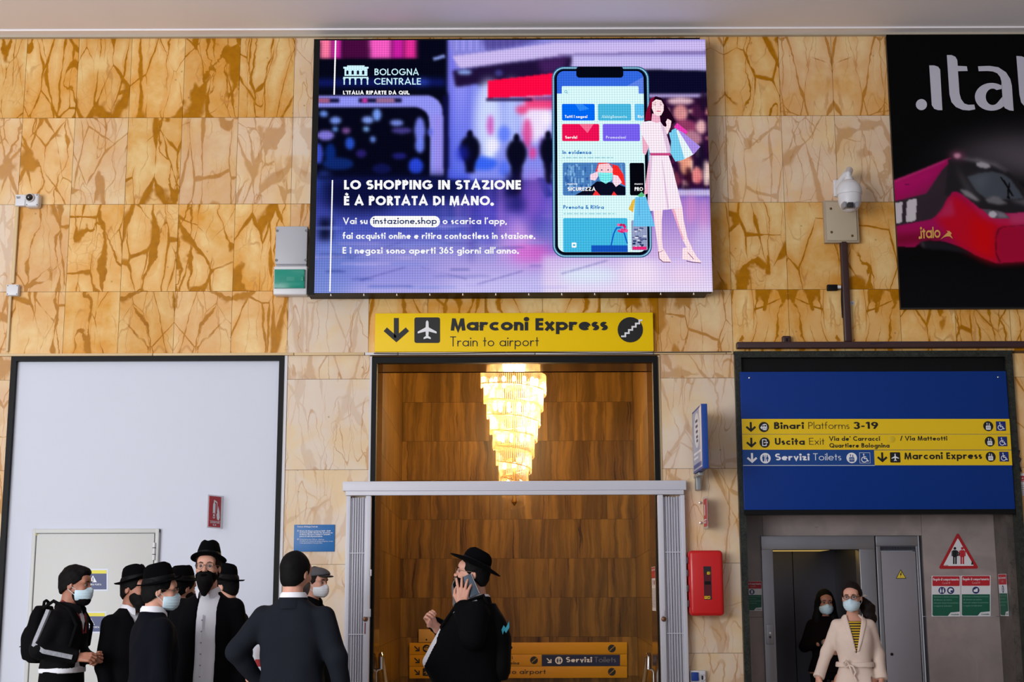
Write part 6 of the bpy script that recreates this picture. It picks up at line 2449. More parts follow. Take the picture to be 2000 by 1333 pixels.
b.build('stem', ch)
for z_, e_ in ((zt0 - .22, 105), (zt0 - .62, 60), (zt0 - 1.05, 16)):
    l = bpy.data.lights.new('chandelier_lamp', 'POINT')
    l.energy = e_
    l.color = (1.0, .77, .44)
    l.shadow_soft_size = .12
    o = bpy.data.objects.new('chandelier_lamp', l)
    COL.objects.link(o)
    o.location = (cc_.x, CY, z_)

# direction sign on the back wall of the hall
YK = Yh - .03
FK = face_at(YK, .0012)
t = thing('stair_direction_sign', 'dark yellow direction sign with arrows low on the stair hall wall', 'sign', V(1012, 1326, Yh))
for y0, y1 in ((1256, 1278.6), (1279.2, 1302), (1302.6, 1325.5)):
    x0, x1, z0_, z1_ = rect(799.5, y0, 1225, y1, YK)
    b = MB()
    b.box(x0, x1, YK, Yh + .002, z0_, z1_, mat('sign_ochre', srgb(214, 152, 20), .45), .002)
    b.build('sign_panel', t)
strip(1058, 1279.6, 1211, 1301.8, ink((20, 28, 70)), 1, t, name='blue_panel', fn=FK)
def diag_arrow(a, cx, cy, s, m, l=2):
    a.line([(cx - s * .8, cy - s * .8), (cx + s * .5, cy + s * .5)], s * .42, m, l)
    a.line([(cx + s * .82, cy - s * .5), (cx + s * .82, cy + s * .82), (cx - s * .5, cy + s * .82)], s * .42, m, l)
for y in (1267.5, 1290.5, 1313.5):
    put(FK, diag_arrow, 814, y, 5.5, BK, name='arrow', parent=t)
put(FK, train_icon, 833, 1267.5, 7.6, BK, ink((200, 150, 40)), parent=t)
put(FK, exit_icon, 833, 1290.5, 7.6, BK, ink((200, 150, 40)), parent=t)
put(FK, plane_icon, 833, 1313.5, 7.4, BK, ink((200, 150, 40)), parent=t)
put(FK, diag_arrow, 1072, 1290.8, 5, WH, name='arrow', parent=t)
put(FK, toilet_icon, 1091.5, 1290.8, 7.4, WH, ink((20, 28, 70)), parent=t)
for x, y in ((1195, 1267.5), (1043, 1290.5), (1195, 1313)):
    put(FK, stairs_icon, x, y, 7.6, BK, ink((180, 140, 60)), parent=t)
words_(FK, 'Binari', 848, 1271.6, 9.4, BK, .2, 888, t)
words_(FK, 'Platforms', 895, 1271.6, 9.4, BK, .085, 952, t)
words_(FK, '3-19', 962, 1271.6, 9.4, BK, .2, 1001, t)
words_(FK, 'Uscita', 848, 1294.6, 9.4, BK, .2, 890, t)
words_(FK, 'Exit', 897, 1294.6, 9.4, BK, .085, 922, t)
words_(FK, "Via de' Carracci", 930, 1288.6, 6, BK, .19, 1001, t)
words_(FK, 'Quartiere Bolognina', 930, 1298.8, 6, BK, .19, 1014, t)
words_(FK, 'Marconi Express', 848, 1317.6, 9.4, BK, .2, 940, t)
words_(FK, 'Train to airport', 952, 1317.2, 9.2, BK, .13, 1066, t)
words_(FK, 'Servizi', 1105.5, 1294.4, 10.4, WH, .2, 1156, t)
words_(FK, 'Toilets', 1161, 1294.4, 10.4, ink((130, 130, 140)), .09, 1203, t)
x0, x1, z0_, z1_ = rect(817.5, 1230, 848.5, 1255.4, YK)
b = MB()
b.box(x0, x1, YK, Yh + .002, z0_, z1_, mat('blank_plate_ochre', srgb(206, 160, 84), .5), .002)
b.lathe([(.004, -.004), (.01, -.002), (.01, .002)], ((x0 + x1) / 2, YK, z0_ + .03), M_BLACK, 10, 'y')
b.build('blank_plate', label='small blank ochre plate above the left end of the stair direction sign', cat='plate', origin=((x0 + x1) / 2, Yh, z0_))
# notice on the right jamb
xn = ji1 - .003
y0n, y1n = Y0 + .12, Y0 + .48
zn1, zn0 = V(1279, 1108, Y0 + .3).z, V(1279, 1194, Y0 + .3).z
FN2 = lambda x, y, l: Vector((xn - l * .0012, y1n + (y0n - y1n) * x / 100, zn1 + (zn0 - zn1) * y / 100))
t = thing('jamb_notice', 'tall white notice with a red heading on the right jamb of the stair doorway', 'notice', (xn, (y0n + y1n) / 2, zn0))
a = Art(FN2)
a.rect(0, 0, 100, 100, PAPER, 0)
a.emit('paper_sheet', t)
a = Art(FN2)
a.rect(4, 1, 48, 26, ink((190, 60, 50)), 1)
a.rect(52, 1, 96, 26, ink((190, 60, 50)), 1)
a.text('ATTENZIONE', 6, 9, 4, WH, .2, 46)
a.text('WARNING', 54, 9, 4, WH, .2, 94)
a.emit('red_heading', t)
a = Art(FN2)
a.disc(70, 36, 12, ink((150, 60, 60)), 1, 6)
a.rect(24, 30, 34, 42, ink((90, 90, 100)), 1)
a.emit('pictogram', t)
a = Art(FN2)
for i in range(14):
    a.rect(6, 50 + 3.1 * i, 46 - (i * 7) % 11, 51.2 + 3.1 * i, ink((130, 132, 136)), 1)
    a.rect(54, 50 + 3.1 * i, 94 - (i * 5) % 13, 51.2 + 3.1 * i, ink((130, 132, 136)), 1)
a.emit('lettering', t)
# handrails
for nm, px, lab, sg_ in (('handrail', 744, 'polished steel handrail end at the left side of the stair doorway', -1), ('handrail', 1267, 'polished steel handrail end at the right side of the stair doorway', 1)):
    yr = Y0 + .35
    top = V(px, 1280, yr)
    low = V(px, 1308, yr)
    t = thing(nm, lab, 'handrail', (low.x, yr, 0))
    b = MB()
    b.tube([(low.x, yr, low.z), (top.x, yr, top.z - .02), (top.x, yr + .02, top.z), (top.x, yr + .12, top.z - .02), (top.x, yr + 1.2, .30)], .024, M_CHROME, 16)
    b.build('rail', t)
    b = MB()
    b.tube([(low.x, yr, low.z + .005), (low.x + sg_ * .035, yr, low.z - .005), (low.x + sg_ * .045, yr, low.z - .03), (low.x + sg_ * .045, yr, 0)], .012, M_CHROME, 12)
    b.build('rail_post', t)
# ================================================================== PEOPLE
class Field:
    """Signed distances on a grid; shapes are blended in, the zero surface becomes a mesh (surface nets)."""
    def __init__(s, lo, hi, res):
        s.lo, s.res = np.array(lo, np.float32), res
        n = np.ceil((np.array(hi) - s.lo) / res).astype(int) + 1
        s.n = n
        s.ax = [(s.lo[i] + res * np.arange(n[i])).astype(np.float32) for i in range(3)]
        s.d = np.full(n, 1.0, np.float32)

    def sub(s, lo, hi, pad):
        sl, g = [], []
        for i in range(3):
            a = max(0, int((lo[i] - pad - s.lo[i]) / s.res))
            b = min(s.n[i], int((hi[i] + pad - s.lo[i]) / s.res) + 2)
            if b <= a:
                return None, None
            sl.append(slice(a, b))
            sh = [1, 1, 1]
            sh[i] = -1
            g.append(s.ax[i][a:b].reshape(sh))
        return tuple(sl), g

    def merge(s, sl, v, k):
        o = s.d[sl]
        if k > 0:
            h = np.clip(0.5 + 0.5 * (o - v) / k, 0, 1)
            s.d[sl] = o * (1 - h) + v * h - k * h * (1 - h)
        else:
            s.d[sl] = np.minimum(o, v)

    def cone(s, a, b, ra, rb, k=.02):
        a, b = np.array(a, np.float32), np.array(b, np.float32)
        r = max(ra, rb)
        sl, g = s.sub(np.minimum(a, b) - r, np.maximum(a, b) + r, .06)
        if sl is None:
            return s
        ab = b - a
        L = float(ab @ ab) + 1e-9
        t = np.clip(((g[0] - a[0]) * ab[0] + (g[1] - a[1]) * ab[1] + (g[2] - a[2]) * ab[2]) / L, 0, 1)
        dx, dy, dz = g[0] - a[0] - t * ab[0], g[1] - a[1] - t * ab[1], g[2] - a[2] - t * ab[2]
        s.merge(sl, np.sqrt(dx * dx + dy * dy + dz * dz) - (ra + (rb - ra) * t), k)
        return s

    def chain(s, pts, rs, k=.015):
        for i in range(len(pts) - 1):
            s.cone(pts[i], pts[i + 1], rs[i], rs[i + 1], k)
        return s

    def ell(s, c, r, k=.02, cut=False, rot=None):
        c, r = np.array(c, np.float32), np.array(r, np.float32)
        R = max(r)
        sl, g = s.sub(c - R, c + R, .05)
        if sl is None:
            return s
        x, y, z = g[0] - c[0], g[1] - c[1], g[2] - c[2]
        if rot is not None:
            M = np.array(rot)
            x, y, z = (M[0][0] * x + M[1][0] * y + M[2][0] * z, M[0][1] * x + M[1][1] * y + M[2][1] * z, M[0][2] * x + M[1][2] * y + M[2][2] * z)
        k0 = np.sqrt((x / r[0]) ** 2 + (y / r[1]) ** 2 + (z / r[2]) ** 2)
        k1 = np.sqrt((x / r[0] ** 2) ** 2 + (y / r[1] ** 2) ** 2 + (z / r[2] ** 2) ** 2) + 1e-6
        v = k0 * (k0 - 1) / k1
        v = np.where(k0 < 1e-3, -min(r), v)
        if cut:
            o = s.d[sl]
            h = np.clip(0.5 - 0.5 * (o + v) / k, 0, 1)
            s.d[sl] = o * (1 - h) - v * h + k * h * (1 - h)
        else:
            s.merge(sl, v, k)
        return s

    def column(s, prof, k=.03, grow=0.0, cap=True):
        """Trunk from (z, half width, half depth, centre y) rings."""
        P = np.array(prof, np.float32)
        P = P[np.argsort(P[:, 0])]
        z = s.ax[2]
        a, b, c = (np.interp(z, P[:, 0], P[:, i]).astype(np.float32) for i in (1, 2, 3))
        ker = max(1, int(.03 / s.res))
        w_ = np.ones(2 * ker + 1) / (2 * ker + 1)
        a, b, c = (np.convolve(np.pad(q, ker, 'edge'), w_, 'valid') for q in (a, b, c))
        a, b = a + grow, b + grow
        X, Y = s.ax[0][:, None, None], s.ax[1][None, :, None]
        e = 2.4
        q = (np.abs(X / a) ** e + np.abs((Y - c) / b) ** e) ** (1 / e)
        v = (q - 1) * np.minimum(a, b)
        if cap:
            v = np.maximum(v, np.maximum(P[0, 0] - z, z - P[-1, 0]))
        s.merge((slice(None),) * 3, v.astype(np.float32), k)
        return s

    def xyz(s):
        return s.ax[0][:, None, None], s.ax[1][None, :, None], s.ax[2][None, None, :]

    def inter(s, v):
        s.d = np.maximum(s.d, v).astype(np.float32)
        return s

    def folds(s, amp, f=1.0, seed=0):
        r = np.random.RandomState(seed)
        x, y, z = s.xyz()
        v = 0
        for i in range(6):
            kx, ky, kz = r.uniform(-1, 1, 3) * (18 + 9 * i) * f
            v = v + np.sin(kx * x + ky * y + kz * z + r.uniform(0, 6)) / (1 + .35 * i)
        s.d += (amp * v / 2.2).astype(np.float32)
        return s

    def mesh(s):
        d = s.d
        sg = d < 0
        nx, ny, nz = d.shape
        acc = np.zeros((nx - 1, ny - 1, nz - 1, 3), np.float32)
        cnt = np.zeros((nx - 1, ny - 1, nz - 1), np.float32)
        cor = [(i, j, k) for i in (0, 1) for j in (0, 1) for k in (0, 1)]
        S = lambda A, c: A[c[0]:nx - 1 + c[0], c[1]:ny - 1 + c[1], c[2]:nz - 1 + c[2]]
        tot = sum(S(sg, c).astype(np.int8) for c in cor)
        act = (tot > 0) & (tot < 8)
        I = np.argwhere(act)
        D = {c: d[I[:, 0] + c[0], I[:, 1] + c[1], I[:, 2] + c[2]] for c in cor}
        pos = np.zeros((len(I), 3), np.float32)
        n = np.zeros(len(I), np.float32)
        for c in cor:
            for ax in range(3):
                if c[ax] == 0:
                    e = list(c)
                    e[ax] = 1
                    a, b = D[c], D[tuple(e)]
                    m = (a < 0) != (b < 0)
                    t = np.where(m, a / np.where(m, a - b, 1), 0)
                    p = np.array(c, np.float32)[None, :].repeat(len(I), 0)
                    p[:, ax] += t
                    pos += p * m[:, None]
                    n += m
        pos = (pos / np.maximum(n, 1)[:, None] + I) * s.res + s.lo
        idx = np.full(act.shape, -1, np.int32)
        idx[act] = np.arange(len(I))
        F = []
        for ax in range(3):
            o = [q for q in range(3) if q != ax]
            A = np.moveaxis(sg, ax, 0)
            m = A[:-1] != A[1:]
            m = np.moveaxis(m, 0, ax)
            E = np.argwhere(m)
            ok = np.all((E[:, o] > 0), 1) & (E[:, o[0]] < act.shape[o[0]]) & (E[:, o[1]] < act.shape[o[1]])
            E = E[ok]
            q = []
            for u, v in ((0, 0), (-1, 0), (-1, -1), (0, -1)):
                e = E.copy()
                e[:, o[0]] += u
                e[:, o[1]] += v
                q.append(idx[e[:, 0], e[:, 1], e[:, 2]])
            q = np.stack(q, 1)
            fl = sg[E[:, 0], E[:, 1], E[:, 2]] ^ (ax == 1)
            q[~fl] = q[~fl][:, ::-1]
            F.append(q)
        F = np.concatenate(F)
        F = F[(F >= 0).all(1)]
        return pos, F


def mesh_obj(name, pieces, parent, label=None):
    """pieces: (verts, faces, material) joined into one mesh."""
    vs, fs, mi, ms = [], [], [], []
    b = 0
    for v, f, m in pieces:
        if m not in ms:
            ms.append(m)
        vs.append(np.asarray(v, float))
        f = [tuple(int(i) + b for i in q) for q in f]
        fs += f
        mi += [ms.index(m)] * len(f)
        b += len(v)
    me = bpy.data.meshes.new(name)
    me.from_pydata(np.concatenate(vs).tolist(), [], fs)
    for m in ms:
        me.materials.append(m)
    me.polygons.foreach_set('material_index', mi)
    me.polygons.foreach_set('use_smooth', [True] * len(fs))
    me.update()
    return link(name, me, parent, label)


def from_field(name, f, m, parent, xf=None, label=None):
    v, q = f.mesh()
    if xf is not None:
        v = v @ np.array(xf.to_3x3()).T + np.array(xf.translation)
    return mesh_obj(name, [(v, q, m)], parent, label)


def from_mb(name, mb, parent, xf=None, label=None):
    if xf is not None:
        mb.v = [tuple(xf @ Vector(p)) for p in mb.v]
    return mb.build(name, parent, label=label, origin=(0, 0, 0))


def head_field(res=.0048, female=False, grow=0.0, smooth=False):
    f = Field((-.12, -.16, -.17), (.12, .14, .16), res)
    f.ell((0, .016, .030), (.077 + grow, .097 + grow, .098 + grow), .01)
    f.ell((0, -.030, -.035), (.064 + grow, .066 + grow, .072 + grow), .03)
    f.ell((0, -.048, -.085), (.040 + grow, .040 + grow, .030 + grow), .03)
    f.ell((0, -.083, -.100), (.020 + grow, .016 + grow, .015 + grow), .02)
    f.ell((0, -.060, .045), (.060 + grow, .042 + grow, .040 + grow), .03)
    if grow == 0:
        f.cone((-.045, -.078, .030), (.045, -.078, .030), .012, .012, .015)          # brow
        for sd in (-1, 1):
            f.ell((sd * .031, -.101, .006), (.018, .013, .012), .012, cut=True)       # sockets
            f.ell((sd * .040, -.070, -.025), (.022, .022, .020), .02)                 # cheeks
        f.cone((0, -.094, .014), (0, -.112, -.026), .0075, .0115, .012)               # nose
        f.ell((-.011, -.101, -.029), (.009, .009, .007), .006)
        f.ell((.011, -.101, -.029), (.009, .009, .007), .006)
        f.cone((-.017, -.092, -.056), (.017, -.092, -.056), .006, .006, .006)         # lips
        f.cone((-.015, -.091, -.066), (.015, -.091, -.066), .0065, .0065, .005)
        for sd in (-1, 1):                                                            # ears
            f.ell((sd * .080, .014, -.006), (.009, .018, .031), .006, rot=Matrix.Rotation(radians(12), 3, 'X'))
            f.ell((sd * .088, .010, -.004), (.004, .010, .019), .004, cut=True)
        f.cone((0, .030, -.05), (0, .040, -.17), .056 if not female else .047, .058 if not female else .049, .03)
    return f


def ball_piece(c, r, m, squash=1.0):
    b = MB()
    b.ball(c, r, m, 14, 10)
    return b.v, b.f, m


def hand_field(wrist, fdir, pnorm, thumb, curl, spread=.18, res=.0032, tc=.5, scale=1.0):
    """Palm, four jointed fingers and a thumb. pnorm: the way the palm faces; thumb: +1/-1 side along fdir x pnorm."""
    f_ = Vector(fdir).normalized()
    n_ = Vector(pnorm)
    n_ = (n_ - f_ * n_.dot(f_)).normalized()
    s_ = f_.cross(n_) * thumb
    w0 = Vector(wrist)
    F_ = Field(w0 - Vector((.22, .22, .22)), w0 + Vector((.22, .22, .22)), res)
    P = lambda a, b, c: w0 + (f_ * a + s_ * b + n_ * c) * scale
    kn = [(.094, .030), (.098, .010), (.093, -.011), (.084, -.030)]
    lens = [.068, .076, .070, .054]
    for (a, b) in kn:
        F_.cone(P(.0, b * .55, 0), P(a * .93, b, 0), .0155 * scale, .0112 * scale, .012)
    F_.ell(P(.05, .022, .010), (.022, .022, .022), .012)
    for i, (a, b) in enumerate(kn):
        p = P(a * .95, b, 0)
        ang = 0.0
        ds = s_ * (b / .03 * spread)
        rad = (.0098, .0086, .0078, .0068)
        for j, fr in enumerate((.45, .31, .24)):
            c = curl[i] if isinstance(curl, (list, tuple)) else curl
            ang += radians(c) * (1.0, 1.25, .9)[j]
            d = (f_ * cos(ang) + n_ * sin(ang) + ds * cos(ang)).normalized()
            q = p + d * lens[i] * fr * scale
            F_.cone(p, q, rad[j] * scale, rad[j + 1] * scale, .0035)
            p = q
    p = P(.018, .024, .006)
    q = P(.052, .052, .016 + .02 * tc)
    F_.cone(p, q, .0145 * scale, .0112 * scale, .01)
    r = P(.082, .058 - .012 * tc, .026 + .03 * tc)
    F_.cone(q, r, .0105 * scale, .0092 * scale, .004)
    t = P(.106, .055 - .022 * tc, .034 + .04 * tc)
    F_.cone(r, t, .0092 * scale, .0072 * scale, .003)
    F_.cone(P(-.06, 0, 0), P(.01, 0, 0), .024 * scale, .023 * scale, .012)
    return F_


SKIN = mat('skin_light', srgb(208, 152, 130), .55, noise=.05, nscale=30)
SKIN2 = mat('skin_tan', srgb(168, 112, 90), .55, noise=.05, nscale=30)
EYEW, EYED = mat('eye_white', srgb(118, 104, 98), .4), mat('eye_dark', srgb(40, 26, 20), .2)
HAIRB = mat('hair_black', srgb(9, 7, 7), .75, spec=.15, noise=.3, nscale=80)
HAIRD = mat('hair_dark_brown', srgb(24, 13, 11), .7, spec=.2, noise=.3, nscale=60)
HAIRG = mat('hair_greying', srgb(96, 90, 88), .7, noise=.3, nscale=80)
FELT = mat('hat_felt_black', srgb(6, 6, 8), .95, spec=.06)
RIBBON = mat('hat_ribbon', srgb(4, 4, 6), .6, spec=.15)
SUITB = mat('suit_black', srgb(7, 7, 10), .9, spec=.08, noise=.2, nscale=120)
SUITN = mat('suit_navy_black', srgb(10, 12, 20), .9, spec=.1, noise=.2, nscale=120)
SUITC = mat('suit_charcoal', srgb(25, 28, 36), .9, spec=.12, noise=.12, nscale=160)
TRACK = mat('tracksuit_black', srgb(7, 7, 11), .8, spec=.12)
SHIRTW = mat('shirt_white', srgb(228, 228, 236), .8, noise=.03, nscale=40)
MASKB = mat('mask_pale_blue', srgb(196, 220, 232), .8)
MASKW = mat('mask_white', srgb(226, 228, 234), .8)
CLOTHK = mat('mask_black_cloth', srgb(6, 6, 8), .95, spec=.08)
STRAP = mat('strap_white', srgb(220, 222, 226), .8)
COATB = mat('coat_beige', srgb(222, 200, 186), .85, noise=.05, nscale=25)
WIRE = mat('glasses_wire', srgb(120, 100, 84), .3, .8)
DARKF = mat('glasses_dark', srgb(30, 22, 26), .3)
LENS = mat('glasses_lens', srgb(220, 226, 230), .05, alpha=.05)
SHOE = mat('shoe_black', srgb(14, 13, 13), .35)
TROUS = mat('trousers_black', srgb(8, 8, 11), .9, spec=.1)


def hat_mesh(rx=.13, ry=.165, crown=.118, tilt=0.0, dip=.02, curl=.022, flat=False):
    b = MB()
    seg = 44
    prof = [(.80, 1, -.004), (.98, 1.15, -.006), ('b', .55, -.004), ('b', .85, -.002), ('b', 1.0, .004), ('b', 1.0, .008), ('b', .85, .003), ('b', .5, .003),
            (1.02, 1.0, .006), (1.0, 1, .02), (.985, 1, .05), (.93, 1, .08), (.84, 1, crown - .012), (.70, 1, crown), (.52, 1, crown - .004), (.3, 1, crown - .016), (.02, 1, crown - .02)]
    vs, fs = [], []
    cx, cy = .082, .102
    for q in prof:
        for k in range(seg):
            t = 2 * pi * k / seg
            ct, st = cos(t), sin(t)
            if q[0] == 'b':
                ax, ay = cx + (rx - cx) * q[1], cy + (ry - cy) * q[1]
                x, y, z = ax * ct, ay * st, q[2]
                u = q[1] ** 2
                z += u * (curl * ct * ct - dip * (st * st) * (1.0 if st < 0 else .35))
            else:
                x, y, z = cx * q[0] * ct, cy * q[0] * st, q[2]
                if z > .05:
                    h = (z - .05) / (crown - .05)
                    pin = max(0, -st) ** 2 * h                      # pinched towards the front
                    x *= 1 - .34 * pin - .10 * h
                    dent = math.exp(-(x / .022) ** 2) * h * .016
                    z += .010 * h * st * -.4 - dent
            vs.append((x, y, z))
    n = len(prof)
    for i in range(n - 1):
        for k in range(seg):
            a, c = i * seg + k, i * seg + (k + 1) % seg
            fs.append((a, c, c + seg, a + seg))
    fs.append(tuple((n - 1) * seg + k for k in range(seg)))
    fs.append(tuple(range(seg - 1, -1, -1)))
    b.add(vs, fs, FELT, True)
    r = MB()
    pr = [(1.03, .006), (1.035, .01), (1.02, .034), (1.0, .036)]
    vs, fs = [], []
    for s_, z in pr:
        for k in range(seg):
            t = 2 * pi * k / seg
            vs.append((cx * s_ * cos(t), cy * s_ * sin(t), z))
    for i in range(len(pr) - 1):
        for k in range(seg):
            a, c = i * seg + k, i * seg + (k + 1) % seg
            fs.append((a, c, c + seg, a + seg))
    r.add(vs, fs, RIBBON, True)
    return b, r


def hair_field(thick=.012, front=.048, slope=.78, res=.006, noise_=.003, quiff=False):
    f = Field((-.13, -.15, -.14), (.13, .16, .18), res)
    f.ell((0, .018, .032), (.078 + thick, .099 + thick, .100 + thick), .01)
    f.ell((0, .045, -.03), (.070 + thick * .5, .062 + thick, .07), .02)
    if quiff:
        f.ell((0, -.050, .098), (.058, .050, .034), .02)
    f.folds(noise_, 3.0, 4)
    x, y, z = f.xyz()
    f.inter((front - slope * (y + .09)) - z)
    f.inter(.0 + (-.105 - z) * 1.0 + 0 * x + 0 * y)
    # clear the ears
    f.inter(-(np.sqrt(((np.abs(x) - .088) / .02) ** 2 + ((y + .002) / .022) ** 2 + ((z + .022) / .034) ** 2) - 1) * .02)
    return f


def mask_field(res=.0045, lo=-.122, hi=-.006):
    f = Field((-.1, -.16, -.15), (.1, .03, .03), res)
    f.ell((0, -.040, -.055), (.074, .078, .070), .01)
    f.ell((0, -.078, -.062), (.046, .050, .054), .03)
    f.cone((0, -.100, -.004), (0, -.118, -.03), .010, .014, .02)
    x, y, z = f.xyz()
    f.d += (.0011 * np.sin(z * 330 + np.abs(x) * 40) * np.clip((-.04 - y) * 40, 0, 1)).astype(np.float32)
    edge = np.abs(x) * .55
    f.inter((lo + edge * .55) - z + 0 * y)
    f.inter(z - (hi - edge * .75) + 0 * y)
    f.inter(y + .022 + 0 * x + 0 * z)
    return f


def straps(b, m, top=-.030, bot=-.080):
    for sd in (-1, 1):
        b.tube([(sd * .064, -.030, top), (sd * .079, -.005, top + .014), (sd * .086, .024, .016)], .0022, m, 6)
        b.tube([(sd * .058, -.034, bot), (sd * .076, -.002, bot + .03), (sd * .084, .026, -.03)], .0022, m, 6)
    return b


def beard_field(length=.03, res=.006, wide=.062, cloth=False):
    f = Field((-.11, -.20, -.30), (.11, .06, .03), res)
    f.ell((0, -.036, -.055), (wide + .010, .072, .068), .01)
    f.ell((0, -.070, -.100), (wide * .75, .052, .045 + length * .3), .04)
    if length > .04:
        f.cone((0, -.075, -.11), (0, -.085, -.11 - length), wide * .7, wide * .36, .04)
    f.folds(.0025 if not cloth else .0008, 3.2, 9)
    x, y, z = f.xyz()
    if cloth:
        f.inter(z - (-.012 - np.abs(x) * .5) + 0 * y)
    else:
        f.inter(z - (-.040 + np.clip((np.abs(x) - .03) * 2.2, 0, .06)) + 0 * y)
        f.ell((0, -.118, -.060), (.024, .03, .008), .004, cut=True)
    f.inter(y - .012 + 0 * x + 0 * z)
    return f


def glasses(root, xf, m, round_=True, r=.021):
    b = MB()
    lens = []
    for sd in (-1, 1):
        c = (sd * .033, -.112, .004)
        ring = [(c[0] + r * (1.0 if round_ else 1.15) * cos(t), c[1] + .004 * abs(cos(t)) * 0, c[2] + r * (1.0 if round_ else .8) * sin(t)) for t in np.linspace(0, 2 * pi, 25)]
        b.tube(ring, .0016 if round_ else .0028, m, 6, caps=False)
        b.tube([(sd * (.033 + r), -.112, .008), (sd * .074, -.085, .010), (sd * .086, .012, .012)], .0015 if round_ else .0024, m, 6)
        l = MB()
        l.add([(c[0] + r * cos(t), c[1], c[2] + r * .85 * sin(t)) for t in np.linspace(0, 2 * pi, 20)[:-1]], [tuple(range(19))], LENS)
        lens.append(l)
    b.tube([(-.033 + r, -.112, .008), (0, -.117, .011), (.033 - r, -.112, .008)], .0016, m, 6)
    g = from_mb('glasses_frame', b, root, xf)
    for l in lens:
        from_mb('lens', l, g, xf)
    return g


def torso_prof(H, sw=1.0, dp=1.0, belly=0.0, hem=.86, hemw=.205, female=False):
    k = H / 1.8
    if female:
        P = [(hem, hemw, .15, 0), (.90, .19, .145, 0), (1.06, .138, .105, 0), (1.12, .142, .108, 0), (1.28, .165, .128, -.012), (1.40, .165, .105, 0), (1.46, .12, .08, .01), (1.51, .058, .056, .02)]
    else:
        P = [(hem, hemw, .145, 0), (.95, .20, .145, 0), (1.10, .184, .132, 0), (1.30, .198, .138, 0), (1.42, .192, .118, .004), (1.478, .145, .090, .012), (1.525, .072, .07, .022)]
    out = []
    for z, a, b, c in P:
        if z * k < hem - 1e-6 and z != hem:
            continue
        e = belly * math.exp(-((z - 1.12) / .20) ** 2)
        out.append((z * k if z != hem else z, a * sw + e * .45, b * dp + e, c - e * .85))
    return out


